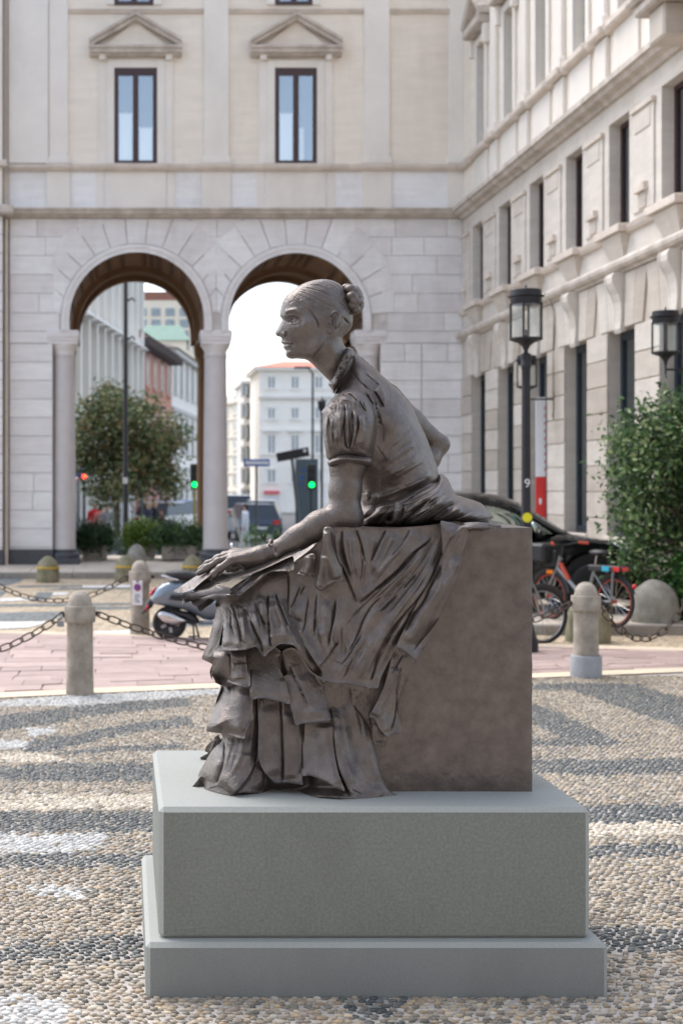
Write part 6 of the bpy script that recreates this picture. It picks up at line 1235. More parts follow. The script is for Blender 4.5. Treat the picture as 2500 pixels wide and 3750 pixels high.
def dome_stone(x, y, z, w, h, mt, label, band=False, group='dome shaped stone blocks'):
    r = empty('dome_stone', (x, y, z)); tag(r, label, 'stone', group); k = w/2; c = h*.42
    prof = [(k, -.04), (k*1.01, .05), (k, c*.5), (k*.985, c)]+[(k*.985*math.cos(a), c+(h-c)*math.sin(a)) for a in [math.pi/2*i/8 for i in range(1, 9)]]
    o = MB().lathe(prof, 28).mesh('stone'); rs = np.random.RandomState(int(abs(x*100)) % 97)
    for v in o.vertices: v.co *= 1+.012*math.sin(v.co.x*23+v.co.z*17)+.008*math.sin(v.co.y*31)
    link('stone', o, mt, r)
    if band: MB().lathe([(k*1.0, c*1.28), (k*1.012, c*1.28), (k*1.0, c*1.42), (k*.985, c*1.42)], 28).build('painted_band', M_yel, r)
dome_stone(*gnd(110.5, 1337), 0, .43, .48, M_moss, 'mossy dome stone with a yellow band in front of the stone pier', True); dome_stone(*gnd(291, 1335), 0, .43, .49, M_moss, 'mossy dome stone with a yellow band before the round shrub planters', True); dome_stone(*gnd(443, 1334), 0, .43, .48, M_moss, 'mossy dome stone by the column between the arches', True)
dome_stone((314-285)*29.6/3300, 29.6, .117, .40, .47, M_gstone, 'bare grey dome stone on the arcade pavement'); dome_stone((1503-285)*17.72/3300, 17.72, .117, .56, .52, M_gstone, 'large pale dome stone under the leafy bush'); dome_stone(*gnd(1350, 1473), 0, .5, .5, M_moss, 'mossy dome stone behind the bollard with the concrete collar')
# ---------------------------------------------------------------- lanterns
M_lglass = glass('lantern_glass', .07, (.96, .96, .94))
def lantern(parent, z, k=1.0):
    """drum lantern on its saucer; z = bottom of the glass"""
    def ch(mb, n, m): return mb.build(n, m, parent)
    ch(MB().lathe([(.018*k, z-.17), (.022*k, z-.13), (.045*k, z-.085), (.09*k, z-.05), (.175*k, z-.02), (.178*k, z), (.0, z+.002)], 24), 'saucer', M_black)
    for i in range(4):
        a = math.pi/4+.35+i*math.pi/2; ch(MB().tube([(.162*k*math.cos(a), .162*k*math.sin(a), z), (.162*k*math.cos(a), .162*k*math.sin(a), z+.38*k)], .013*k, 8), 'bar', M_black)
    ch(MB().lathe([(.152*k, z), (.152*k, z+.37*k)], 24), 'glass', M_lglass)
    ch(MB().lathe([(.0, z+.36*k), (.155*k, z+.36*k), (.165*k, z+.39*k), (.168*k, z+.43*k), (.195*k, z+.445*k), (.195*k, z+.455*k), (.165*k, z+.46*k), (.165*k, z+.515*k), (.155*k, z+.522*k), (.02*k, z+.525*k), (.01*k, z+.53*k), (.01*k, z+.57*k), (0, z+.575*k)], 24), 'cap', M_black)
    ch(MB().lathe([(.03*k, z), (.03*k, z+.03), (.012*k, z+.04), (.012*k, z+.09), (0, z+.095)], 12), 'bulb', M_black)
lpx, lpy = (1207-285)*15.5/3300, 15.5
lp = empty('street_lamp', (lpx, lpy, 0)); tag(lp, 'black lamp post with a drum lantern, a number nine and a yellow sticker', 'street lamp')
MB().lathe([(.13, -.02), (.13, .12), (.10, .2), (.075, .3), (.052, .5), (.049, 1.6), (.046, 2.9), (.046, 3.05), (.054, 3.07), (.056, 3.1), (.048, 3.12), (.058, 3.17), (.058, 3.21), (.035, 3.23)], 24).build('post', M_black, lp)
lantern(lp, 3.39)
o = text('9', .13, M_white, 'number'); o.rotation_euler = (R(90), 0, 0); o.location = (0, -.051, 1.78); o.parent = lp
for i in range(3): pass
st = MB().lathe([(0, 0), (.052, 0), (.052, .002), (0, .002)], 18, (0, -.052, 0), axis='y').build('sticker', M_ylab, lp); st.location = (0, 0, 1.455)
def wall_lantern(y, label):
    r = empty('wall_lantern', (6.72, y, 0)); tag(r, label, 'lantern', 'bracket lanterns on the palace wall'); lantern(r, 3.46, .97)
    MB().tube([(0, 0, 3.24), (.5, 0, 3.24)], .014, 8).tube([(0, 0, 3.3), (0, 0, 3.18)], .014, 8).build('arm', M_black, r); MB().box((.44, -.02, 3.02), (.455, .02, 3.36), .004).tube([(.44, 0, 3.02), (.44, 0, 2.95), (.45, 0, 2.9)], .012, 8).build('wall_plate', M_black, r); MB().tube([(.44, 0, 3.36), (.45, 0, 4.7), (.38, 0, 4.95), (.28, 0, 5.02)], .007, 6).build('cable_pipe', M_black, r)
wall_lantern(24.0, 'black bracket lantern on the palace wall beside the red and white board'); wall_lantern(17.85, 'black bracket lantern on the palace wall above the leafy bush')
# ---------------------------------------------------------------- grey scooter
YS = 16.85; KS = .2551
M_scoot = mat('scooter_grey_paint', lin(112, 124, 134), rough=0.25, metal=0.5, scale=3, var=0.04, clear=.8)
scoot = empty('scooter', (P(450+KS*1400, 0, YS).x, YS, 0)); tag(scoot, 'grey motor scooter with windscreen parked beside the plate bollard', 'scooter')
TS = crop(450, 2000, KS)
def SCP(x, y, dy=0.0): return P(450+KS*x, 2000+KS*y, YS+dy)
def sch(mb, n, m, p=None): return adopt(mb.build(n, m), p or scoot)
def srel(name, pts, mt, inflate, kpow=.4, res=1.6, dy=0.0, **k): o = relief(name, TS(*pts), mt, None, Yc=YS+dy, inflate=inflate, back='mirror', kpow=kpow, res=res, smooth_n=4, **k); return adopt(o, scoot)
srel('body', [(398, 775), (425, 700), (480, 610), (570, 535), (680, 500), (850, 498), (1050, 520), (1230, 580), (1380, 700), (1420, 860), (1380, 1000), (1300, 1060), (1150, 1050), (1040, 985), (900, 925), (700, 880), (520, 850), (430, 832)], M_scoot, .19, .3)
srel('tail_bracket', [(392, 750), (440, 800), (430, 870), (380, 910), (330, 950), (290, 975), (265, 965), (300, 890), (340, 800)], M_bplast, .06)
srel('seat', [(620, 400), (625, 358), (700, 345), (900, 342), (1000, 362), (1150, 380), (1300, 420), (1340, 470), (1200, 520), (1000, 505), (800, 490), (680, 470)], M_bplast, .14, .3)
sch(MB().tube([SCP(565, 425, -.1), SCP(680, 455, -.13), SCP(800, 485, -.15)], .012, 8).tube([SCP(565, 425, -.1), SCP(545, 415, 0), SCP(565, 425, .1)], .012, 8).tube([SCP(565, 425, .1), SCP(680, 455, .13), SCP(800, 485, .15)], .012, 8), 'grab_rail', M_chrome)
srel('tail_light', [(372, 705), (388, 665), (440, 600), (470, 585), (488, 598), (450, 660), (400, 718)], M_redlens, .05); srel('reflector', [(315, 925), (335, 850), (365, 820), (385, 835), (375, 880), (340, 930)], M_redlens, .062, .15)
M_silver0 = mat('cast_alloy', lin(170, 170, 170), rough=.4, metal=.6, var=.08)
def wheel(cx, cy, r, name='wheel'):
    c = SCP(cx, cy); w = sch(MB().lathe([(r*.60, -.04), (r*.72, -.055), (r*.9, -.055), (r*.985, -.03), (r, 0), (r*.985, .03), (r*.9, .055), (r*.72, .055), (r*.6, .04)], 32, c, axis='y'), name, M_rubber)
    mb = MB().lathe([(r*.60, -.045), (r*.66, -.05), (r*.66, .05), (r*.6, .045)], 28, c, axis='y').lathe([(0, -.05), (r*.18, -.05), (r*.2, .05), (0, .05)], 14, c, axis='y')
    for i in range(5):
        a = 2*math.pi*i/5+.5; mb.tube([c+Vector((r*.12*math.cos(a), 0, r*.12*math.sin(a))), c+Vector((r*.63*math.cos(a), 0, r*.63*math.sin(a)))], .022, 6)
    sch(mb, 'rim', M_bplast, w); mb = MB()
    for i in range(5): a = 2*math.pi*i/5+1.1; mb.tube([c+Vector((r*.25*math.cos(a), -.052, r*.25*math.sin(a))), c+Vector((r*.55*math.cos(a), -.052, r*.55*math.sin(a)))], .02, 6)
    sch(mb, 'spokes', M_silver0, w)
wheel(672, 1100, .2); wheel(2130, 1100, .2)
srel('exhaust', [(500, 1000), (520, 950), (580, 930), (680, 945), (800, 1000), (905, 1060), (915, 1085), (860, 1100), (780, 1130), (680, 1125), (570, 1085)], M_chrome, .055, .4, dy=-.1)
sch(MB().tube([SCP(900, 1080, -.1), SCP(1000, 1110, -.08), SCP(1080, 1080, -.05)], .02, 8), 'exhaust_pipe', M_bplast)
srel('engine', [(900, 930), (1000, 960), (1070, 1010), (1100, 1080), (1040, 1130), (950, 1110), (880, 1050), (700, 1000), (640, 900)], M_bplast, .1)
sch(MB().box(SCP(1080, 1130, -.16), SCP(1800, 1060, .16), .015), 'footboard', M_scoot)
srel('leg_shield', [(1640, 1100), (1760, 1080), (1880, 800), (1930, 450), (1900, 220), (1820, 160), (1720, 170), (1700, 230), (1780, 300), (1830, 480), (1800, 760), (1700, 1000)], M_scoot, .2, .25); srel('front_fender', [(1900, 1000), (1960, 880), (2080, 820), (2230, 840), (2330, 930), (2380, 1040), (2200, 960), (2080, 950)], M_scoot, .08)
srel('headset', [(1640, 130), (1700, 80), (1820, 60), (1920, 90), (1960, 160), (1900, 240), (1760, 240), (1660, 200)], M_scoot, .09)
sch(MB().tube([SCP(1690, 140, -.34), SCP(1740, 130, -.2), SCP(1780, 130, 0), SCP(1740, 130, .2), SCP(1690, 140, .34)], .016, 8), 'handlebar', M_bplast)
for s in (-1, 1):
    m = SCP(1560, 40+20*s, s*.3); q = SCP(1740, 120, s*.22); g = sch(MB().tube([q, (q+m)/2+Vector((0, 0, .03)), m], .007, 6), 'mirror_stem', M_chrome); sch(MB().lathe([(0, -.012), (.05, -.01), (.056, 0), (.05, .008), (0, .01)], 16, m, axis='x'), 'mirror', M_chrome, g)
def screen():
    mb = MB(); n, m = 10, 8; vs = []
    for i in range(n+1):
        t = i/n; x = 1790-250*t-40*math.sin(t*3); y = 150-700*t; wd = .24*(1-.25*t**3)
        for j in range(m+1): u = 2*j/m-1; q = SCP(x+60*(1-u*u)*1.2, y, wd*u); vs.append(q)
    mb.add(vs, [(i*(m+1)+j, i*(m+1)+j+1, (i+1)*(m+1)+j+1, (i+1)*(m+1)+j) for i in range(n) for j in range(m)], True); return sch(mb, 'windscreen', glass('windscreen_plastic', .22, (.92, .93, .92)))
screen()
sch(MB().tube([SCP(1010, 1100, -.05), SCP(1020, 1250, -.12), SCP(1025, 1370, -.14)], .012, 6).tube([SCP(1040, 1100, .05), SCP(1080, 1250, .12), SCP(1110, 1350, .14)], .012, 6).tube([SCP(950, 1300, -.13), SCP(1075, 1290, .1)], .01, 6), 'stand', M_bplast)
for k in range(6): sch(MB().tube([SCP(690-10*k+k*4, 700+k*14, -.186+.0*k), SCP(860, 710+k*15, -.193)], .004, 5), 'vent_slat', M_bplast)
# ---------------------------------------------------------------- black car
M_carp = mat('black_car_paint', lin(14, 15, 19), rough=0.16, scale=2, var=0.1, clear=0.25, spec=.35); M_carglass = glass('car_glass', .42, (.35, .45, .4), (.85, 1, .93)); M_hl = mat('headlamp_clear', lin(205, 210, 215), rough=0.12, metal=.4, scale=8, var=0.1)
YC_ = 19.62; TCc = crop(1680, 1750, .523); car = empty('parked_car', (P(1600, 0, YC_).x, YC_, .12)); tag(car, 'black car parked side-on behind the bicycles at the palace wall', 'car')
def crel(name, pts, mt, inflate, kpow=.12, res=5, yc=YC_, **k): o = relief(name, TCc(*pts), mt, None, Yc=yc, inflate=inflate, back='mirror', kpow=kpow, res=res, smooth_n=3, **k); return adopt(o, car)
def arch_pts(cx, cy, r, a0=0, a1=180, n=8): return [(cx+r*math.cos(R(a0+(a1-a0)*i/n)), cy-r*math.sin(R(a0+(a1-a0)*i/n))) for i in range(n+1)]
crel('body', [(-880, 700), (-900, 600), (-870, 440), (-700, 405), (-300, 400), (0, 402), (300, 404), (560, 404), (700, 392), (800, 398), (900, 412), (1040, 436), (1160, 470), (1260, 540), (1320, 660), (1330, 790), (1290, 850), (1150, 858)]+arch_pts(930, 770, 205, -18, 198)+[(700, 850), (0, 868), (-220, 862)]+arch_pts(-438, 770, 205, -18, 198)+[(-700, 850), (-850, 830)], M_carp, .86, .13,
  strokes=[('r', TCc((740, 700), (790, 560), (930, 520), (1080, 560), (1150, 720)), 12, 40, .1), ('v', TCc((-800, 520), (0, 520), (700, 500)), 8, 25, .1), ('v', TCc((560, 410), (580, 640), (560, 840)), 3, 14, .05), ('v', TCc((-60, 410), (-50, 840)), 3, 14, .05)])
crel('cabin', [(-830, 420), (-760, 260), (-680, 170), (-500, 108), (-200, 92), (0, 97), (200, 110), (340, 142), (440, 188), (560, 256), (690, 345), (790, 410), (500, 425), (0, 425)], M_carp, .74, .16)
def cwin(pts): crel('side_window', pts, M_carglass, .765, .05, 4)
cwin([(-40, 190), (90, 178), (230, 190), (350, 225), (440, 275), (455, 400), (200, 402), (-30, 402)]); cwin([(-640, 220), (-400, 185), (-90, 180), (-80, 402), (-400, 402), (-660, 395)]); cwin([(500, 290), (590, 340), (660, 400), (520, 404)])
crel('headlight', [(1060, 445), (1120, 455), (1190, 482), (1255, 545), (1230, 580), (1160, 535), (1100, 490)], M_hl, .80, .1, 3); crel('door_mirror', [(540, 350), (580, 345), (605, 380), (600, 430), (560, 440), (530, 410)], M_carp, .98, .1, 4)
for cx in (930, -438):
    for s in (-1, 1):
        c = Vector((P(*TCc((cx, 0))[0], 18.85).x, YC_+s*.74, .12+.325)); r = .325; w = adopt(MB().lathe([(r*.6, -.1), (r*.85, -.11), (r*.97, -.09), (r, 0), (r*.97, .09), (r*.85, .11), (r*.6, .1)], 32, c, axis='y').build('wheel', M_rubber), car)
        mb = MB().lathe([(0, -.06), (r*.2, -.07), (r*.62, -.06), (r*.64, .05), (0, .05)], 28, c, axis='y')
        adopt(mb.build('rim', M_conc), w)
adopt(MB().box((P(*TCc((-850, 0))[0], 18.85).x, YC_-.66, .3), (P(*TCc((1200, 0))[0], 18.85).x, YC_+.66, .92)).build('underbody', M_bplast), car)
# ---------------------------------------------------------------- bicycles
M_orange = mat('orange_paint', lin(178, 66, 42), rough=0.45, scale=9, var=0.06); M_silver = mat('silver_frame', lin(138, 140, 142), rough=0.35, metal=.5, scale=9, var=0.06); M_green = mat('grey_green_frame', lin(96, 118, 112), rough=0.4, metal=.2, scale=9, var=0.08); M_cyan = mat('cyan_sticker', lin(40, 160, 190), rough=0.5, scale=9, var=0.05)
def bike(name, loc, rz, label, R_, frame, rim, share):
    r = empty(name, loc, rz); tag(r, label, 'bicycle'); wb = 1.06
    def ch(mb, n, m, p=None): return mb.build(n, m, p or r)
    for cx in (0, wb):
        w = ch(MB().tube([(cx+R_*math.cos(2*math.pi*i/40), 0, R_+R_*math.sin(2*math.pi*i/40)) for i in range(40)], .021, 8, closed=True), 'wheel', M_rubber)
        ch(MB().tube([(cx+(R_-.03)*math.cos(2*math.pi*i/40), 0, R_+(R_-.03)*math.sin(2*math.pi*i/40)) for i in range(40)], .0075, 6, closed=True).lathe([(.02, -.04), (.025, 0), (.02, .04)], 10, (cx, 0, R_), axis='y'), 'rim', rim, w)
        mb = MB()
        for i in range(18):
            a = 2*math.pi*i/18; mb.tube([(cx, .015*(-1)**i, R_), (cx+(R_-.03)*math.cos(a), 0, R_+(R_-.03)*math.sin(a))], .0022, 4, caps=False)
        ch(mb, 'spokes', M_chrome, w)
        ch(MB().tube([(cx+(R_+.035)*math.cos(R(a)), 0, R_+(R_+.035)*math.sin(R(a))) for a in (range(10, 150, 12) if cx == 0 else range(20, 185, 12))], .026, 6, flat=.35), 'mudguard', M_bplast)
    bbk = (.62, 0, R_-.02); hd = (.2, 0, R_+.46); seat = (.76, 0, R_+.4)
    ch(MB().tube([hd, (.19, 0, R_+.5), (.14, 0, R_+.36), bbk], .027, 10).tube([bbk, seat], .02, 10), 'frame', frame); ch(MB().tube([bbk, (wb, .05, R_)], .012, 8).tube([bbk, (wb, -.05, R_)], .012, 8).tube([(.74, 0, R_+.33), (wb, .05, R_)], .01, 8).tube([(.74, 0, R_+.33), (wb, -.05, R_)], .01, 8), 'rear_stays', frame)
    ch(MB().tube([(.2, 0, R_+.5), (.13, 0, R_+.36), (.02, .05, R_+.1), (0, .055, R_)], .014, 8).tube([(.13, 0, R_+.36), (.02, -.05, R_+.1), (0, -.055, R_)], .014, 8), 'fork', M_silver)
    hb = ch(MB().tube([(.2, 0, R_+.5), (.23, 0, R_+.64)], .014, 8).tube([(.36, -.29, R_+.67), (.27, -.22, R_+.68), (.22, -.08, R_+.65), (.22, .08, R_+.65), (.27, .22, R_+.68), (.36, .29, R_+.67)], .012, 8), 'handlebar', M_bplast)
    for s in (-1, 1): ch(MB().tube([(.27, s*.22, R_+.68), (.37, s*.3, R_+.67)], .018, 8), 'grip', M_orange if share else M_bplast, hb)
    ch(MB().tube([seat, (.79, 0, R_+.56)], .014, 8), 'seat_post', M_chrome); ch(MB().ball((.82, 0, R_+.58), .12, 12, 8, (1.15, .75, .32)), 'saddle', M_bplast)
    ch(MB().lathe([(.09, -.012), (.095, 0), (.09, .012)], 20, (bbk[0], -.05, bbk[2]), axis='y').tube([(bbk[0], -.07, bbk[2]), (bbk[0]+.1, -.08, bbk[2]-.13)], .011, 6).tube([(bbk[0], .07, bbk[2]), (bbk[0]-.1, .08, bbk[2]+.13)], .011, 6).box((bbk[0]+.05, -.17, bbk[2]-.145), (bbk[0]+.14, -.08, bbk[2]-.12)).box((bbk[0]-.14, .08, bbk[2]+.12), (bbk[0]-.05, .17, bbk[2]+.145)), 'crank', M_bplast)
    if share:
        ch(MB().box((.72, -.085, R_+.36), (1.22, .085, R_+.43), .012), 'rack', M_bplast); ch(MB().box((.95, -.091, R_+.365), (1.06, -.085, R_+.425)), 'badge', M_cyan); ch(MB().box((1.13, -.092, R_+.37), (1.22, -.084, R_+.425)).box((1.221, -.05, R_+.37), (1.235, .05, R_+.42), .004), 'tail_light', M_redlens); ch(MB().box((-.03, -.03, R_+.36), (.12, .03, R_+.58), .02), 'basket_post', M_bplast)
        ch(MB().box((-.28, -.17, R_+.42), (.06, .17, R_+.66), .03), 'basket', M_bplast); ch(MB().ball((wb+R_+.02, 0, R_+.2), .03, 10, 6), 'reflector', M_redlens); ch(MB().box((-.02, -.032, R_+.28), (.09, -.024, R_+.33), .006), 'front_reflector', M_orlens); ch(MB().tube([(wb, -.05, R_), (1.1, -.06, R_+.37)], .016, 6), 'rack_stay', M_silver)
    return r
_ox = (1073+0)
def atC(x, y): sx, sy = TCc((x, y))[0]; return gp(sx, sy, .117)
w1 = Vector((*atC(665, 985), 0)); w2 = Vector((*atC(1078, 1035), 0))
bk = bike('bicycle', (P(2010, 0, 18.15).x, 18.15, .117), R(-62), 'shared bicycle with orange rims, silver frame and black basket', .29, M_silver, M_orange, True)
MB().tube([(.19, -.001, .29+.42), (.33, -.001, .29+.22)], .029, 10).build('decal', M_orange, bk)
gx, gy = gp(1995, 2354); bike('bicycle', (gx-.03, gy, 0), R(180+18), 'grey green city bicycle with thin tyres beside the mossy dome stone', .31, M_green, M_silver, False)

# ================================================================ planting
def leaf_mat(name, trans=.25):
    m = bpy.data.materials.new(name); m.use_nodes = True; nt = m.node_tree; nt.nodes.clear(); L = nt.links.new
    o = nt.nodes.new('ShaderNodeOutputMaterial'); a = nt.nodes.new('ShaderNodeAttribute'); a.attribute_name = 'Col'; b = nt.nodes.new('ShaderNodeBsdfPrincipled'); t = nt.nodes.new('ShaderNodeBsdfTranslucent'); x = nt.nodes.new('ShaderNodeMixShader')
    b.inputs['Roughness'].default_value = .42; x.inputs[0].default_value = trans; L(a.outputs['Color'], b.inputs['Base Color']); L(a.outputs['Color'], t.inputs[0]); L(b.outputs[0], x.inputs[1]); L(t.outputs[0], x.inputs[2]); L(x.outputs[0], o.inputs[0]); return m
M_leaf = leaf_mat('leaves'); M_bark = mat('bark', lin(84, 72, 60), rough=0.9, scale=9, var=0.3, bump=0.6, bscale=30, stretch=(3, 3, .6))
def leaves(name, blobs, n, size, pal, parent, seed=1, aspect=.45, per=14, spread=.5, shell=.55, up=.35):
    rs = np.random.RandomState(seed); vol = np.array([r[0]*r[1]*r[2] for c, r in blobs])**.67; nb = rs.choice(len(blobs), n//per, p=vol/vol.sum())
    C_ = np.array([c for c, r in blobs], float)[nb]; Rr = np.array([r for c, r in blobs], float)[nb]; d = rs.normal(size=(len(nb), 3)); d /= np.linalg.norm(d, axis=1, keepdims=True)
    cc = C_+d*Rr*(shell+(1-shell)*rs.rand(len(nb), 1)**.6)
    p = np.repeat(cc, per, 0)+rs.normal(size=(len(nb)*per, 3))*size*spread*2.2; dd = np.repeat(d, per, 0); m = len(p)
    nrm = dd*.6+rs.normal(size=(m, 3))*.55+np.array([0, 0, up]); nrm /= np.linalg.norm(nrm, axis=1, keepdims=True)
    ax = np.cross(nrm, rs.normal(size=(m, 3))); ax /= np.linalg.norm(ax, axis=1, keepdims=True); sd = np.cross(nrm, ax); s = size*rs.uniform(.7, 1.25, (m, 1))
    q = np.stack([p-ax*s*.5, p+sd*s*aspect*.5+nrm*s*.06, p+ax*s*.5-nrm*s*.08, p-sd*s*aspect*.5+nrm*s*.06], 1).reshape(-1, 3); ix = np.arange(m)[:, None]*4
    f = np.vstack([np.hstack([ix, ix+1, ix+2]), np.hstack([ix, ix+2, ix+3])]); me = bpy.data.meshes.new(name); me.from_pydata(q.tolist(), [], f.tolist()); me.update()
    pl = np.array([l3(*c) for c in pal]); tone = np.repeat(rs.randint(0, len(pal), len(nb)), per); mixr = rs.rand(m) < .35; tone[mixr] = rs.randint(0, len(pal), mixr.sum()); col = pl[tone]*rs.uniform(.75, 1.25, (m, 1))
    at = me.color_attributes.new('Col', 'FLOAT_COLOR', 'POINT'); c4 = np.ones((m*4, 4), np.float32); c4[:, :3] = np.repeat(col, 4, 0); at.data.foreach_set('color', c4.ravel())
    return link(name, me, M_leaf, parent)
def limbs(pts_list, parent, name='trunk'):
    mb = MB()
    for pts, r0, r1 in pts_list: n = len(pts); mb.tube(pts, [r0+(r1-r0)*i/(n-1) for i in range(n)], 8)
    return mb.build(name, M_bark, parent)
GD = [(52, 84, 48), (40, 68, 42), (66, 98, 54), (34, 56, 38)]; GM = [(104, 124, 76), (84, 104, 66), (124, 130, 82), (66, 86, 58), (140, 112, 74), (160, 164, 124)]; GL = [(88, 122, 62), (70, 104, 54), (112, 140, 78), (56, 84, 48), (140, 160, 104)]; GY = [(112, 142, 50), (90, 124, 46), (134, 158, 62), (70, 100, 44)]
GB = [(88, 122, 70), (70, 100, 58), (108, 138, 82), (56, 82, 48), (148, 164, 112), (46, 68, 42)]
M_box = mat('planter_concrete', lin(150, 142, 132), rough=0.9, scale=6, var=0.15, bump=0.2)
def at(vx, Y): return (vx-285)*Y/3300
def zat(vy, Y): return CAMZ-(vy-1115)*Y/3300
def shrub(vx0, vx1, vy0, Y, pal, label, seed, box=True, bc=(0, 0)):
    x0, x1 = at(vx0, Y), at(vx1, Y); c = (x0+x1)/2; w = (x1-x0)/2; top = zat(vy0, Y); r = empty('planter_shrub', (c, Y, .117)); tag(r, label, 'shrub', 'round shrubs in planters under the arcade'); z0 = .117
    rs = random.Random(seed); bl_ = [((0, 0, (top-z0)*.58), (w*.86, w*.8, (top-z0)*.4))]
    for i in range(11):
        a = rs.uniform(0, 6.28); e = rs.uniform(-.2, 1.0); bl_.append(((w*.62*math.cos(a)*math.cos(e), w*.55*math.sin(a), (top-z0)*(.55+.3*math.sin(e))), (w*.34, w*.34, w*.3)))
    leaves('foliage', bl_, 5200, .075, pal, r, seed, shell=.8); limbs([([(0, 0, .1), (.02, 0, .4), (0, .02, (top-z0)*.7)], .03, .015)], r, 'stem')
    MB().box((-w*.62, -w*.5, .03), (w*.62, w*.5, .34), .015).box((-w*.5, -w*.4, 0), (-w*.4, w*.4, .035)).box((w*.4, -w*.4, 0), (w*.5, w*.4, .035)).build('planter', M_box, r)
shrub(172, 264, 1204, 32.4, GD, 'dark green clipped shrub in a concrete planter next to the stone pier', 3); shrub(281, 374, 1196, 33.0, GY, 'yellow green shrub in a concrete planter behind the bare grey dome stone', 5); shrub(348, 472, 1194, 32.2, GD+GL[:1], 'wide dark green shrub in a concrete planter against the column', 7)
def hedge(vx0, vx1, vy0, Y, z0, label, seed, pal):
    x0, x1 = at(vx0, Y), at(vx1, Y); h = zat(vy0, Y)-z0; r = empty('hedge', ((x0+x1)/2, Y, z0)); tag(r, label, 'hedge'); w = (x1-x0)/2; n = max(4, int(w*2/.5))
    leaves('foliage', [((-w+(i+.5)*2*w/n, 0, h*.5), (w/n*1.25, .35, h*.5)) for i in range(n)], int(2200*w), .07, pal, r, seed, shell=.7); limbs([([(-w+(i+.5)*2*w/n, 0, 0), (-w+(i+.5)*2*w/n, 0, h*.6)], .02, .01) for i in range(n)], r, 'stems')
hedge(160, 480, 1188, 40, -.3, 'long clipped hedge behind the planters, seen through the first arch', 11, GD); hedge(560, 700, 1203, 39, -.28, 'low clipped hedge beyond the arch at the statue\'s forearm', 13, GL[:4])
# magnolia beyond the first arch
Yt = 44.0; mg = empty('magnolia_tree', (at(270, Y := Yt), Yt, -.4)); tag(mg, 'loose evergreen tree with olive and rust leaves beyond the first arch', 'tree')
def mgp(vx, vy, dy=0): return (at(vx, Yt)-mg.location.x, dy, zat(vy, Yt)+.4)
rs_ = random.Random(2); blobs = [(mgp(vx, vy, rs_.uniform(-.7, .7)), (r*.0133, .6, rz*.0133)) for vx, vy, r, rz in [(240, 905, 16, 36), (235, 950, 34, 26), (285, 960, 34, 30), (200, 985, 32, 30), (330, 990, 36, 26), (260, 1010, 50, 34), (360, 1040, 34, 26), (310, 1060, 50, 32), (230, 1070, 50, 36), (190, 1040, 26, 40), (375, 1090, 36, 24), (300, 1115, 50, 26), (390, 1120, 26, 16), (425, 1000, 18, 8), (400, 1015, 14, 16), (240, 1130, 40, 24), (350, 930, 10, 22), (320, 935, 12, 18), (205, 935, 16, 10), (390, 975, 12, 14), (370, 1000, 16, 30), (296, 985, 26, 30), (292, 1040, 34, 34), (268, 925, 18, 26), (340, 1075, 34, 26)]]
leaves('crown', blobs, 12500, .18, GM, mg, 4, aspect=.42, per=8, spread=.5, shell=.35)
limbs([([mgp(270, 1235), mgp(268, 1150), mgp(262, 1060), mgp(250, 960), mgp(240, 880)], .1, .02)]+[([mgp(267, a), mgp((267+b)/2, (a+c)/2-6, d), mgp(b, c, d*1.6)], .05, .012) for a, b, c, d in [(1120, 350, 1040, .3), (1100, 190, 1040, -.3), (1060, 320, 980, -.2), (1040, 210, 960, .2), (1130, 380, 1100, -.3), (1090, 425, 1000, .2), (1010, 285, 930, .1)]], mg, 'trunk')
# leafy bush at the palace wall and the ivy below it
Yu = 18.35; bu = empty('bush_tree', (at(1530, Yu), Yu, 0)); tag(bu, 'leafy green bush spreading from the wall above the large pale dome stone', 'bush')
def bup(vx, vy, dy=0): return (at(vx, Yu)-bu.location.x, dy, zat(vy, Yu))
blobs = [(bup(vx+24, vy-4, rs_.uniform(-.35, .35)), (r*.0047, .34, rz*.005)) for vx, vy, r, rz in [(1545, 960, 34, 26), (1490, 985, 44, 26), (1440, 1010, 36, 26), (1400, 1045, 22, 22), (1560, 1030, 60, 40), (1480, 1060, 50, 36), (1420, 1090, 30, 28), (1560, 1120, 60, 44), (1490, 1150, 46, 34), (1440, 1140, 26, 24), (1410, 1185, 24, 18), (1455, 1205, 30, 20), (1540, 1210, 46, 30), (1450, 1260, 26, 22), (1490, 1250, 26, 20), (1440, 1300, 22, 16), (1465, 1320, 16, 14), (1425, 1280, 16, 12), (1560, 930, 26, 12), (1600, 1000, 60, 60), (1620, 1120, 60, 60), (1600, 1230, 50, 40), (1385, 1090, 10, 6), (1455, 965, 14, 14)]]
leaves('crown', blobs, 9800, .09, GB, bu, 6, aspect=.5, per=7, spread=.75, shell=.45)
limbs([([bup(1600, 1475), bup(1590, 1350), bup(1560, 1200), bup(1540, 1050)], .06, .02)]+[([bup(1550, a), bup((1550+b)/2, (a+c)/2, d), bup(b, c, d*1.5)], .028, .006) for a, b, c, d in [(1300, 1450, 1280, .1), (1250, 1410, 1180, -.1), (1180, 1430, 1080, .1), (1150, 1480, 1000, -.1), (1120, 1590, 1000, .1), (1240, 1600, 1150, .1), (1260, 1440, 1310, -.1)]], bu, 'trunk')
iv = empty('ivy_plant', (at(1570, 18.1), 18.1, .117)); tag(iv, 'dense bright green ground plant behind the large pale dome stone', 'plant')
leaves('foliage', [((at(vx+12, 18.1)-iv.location.x, 0, zat(vy, 18.1)-.117), (.24, .24, .2)) for vx, vy in [(1530, 1320), (1555, 1300), (1580, 1310), (1525, 1360), (1560, 1350), (1600, 1360), (1540, 1395), (1580, 1400), (1545, 1425), (1600, 1420)]], 4200, .05, [(74, 120, 54), (58, 100, 44), (92, 138, 66), (44, 78, 38)], iv, 8, aspect=.8, shell=.75); limbs([([(0, 0, 0), (.05, 0, .3)], .02, .01)], iv, 'stems')
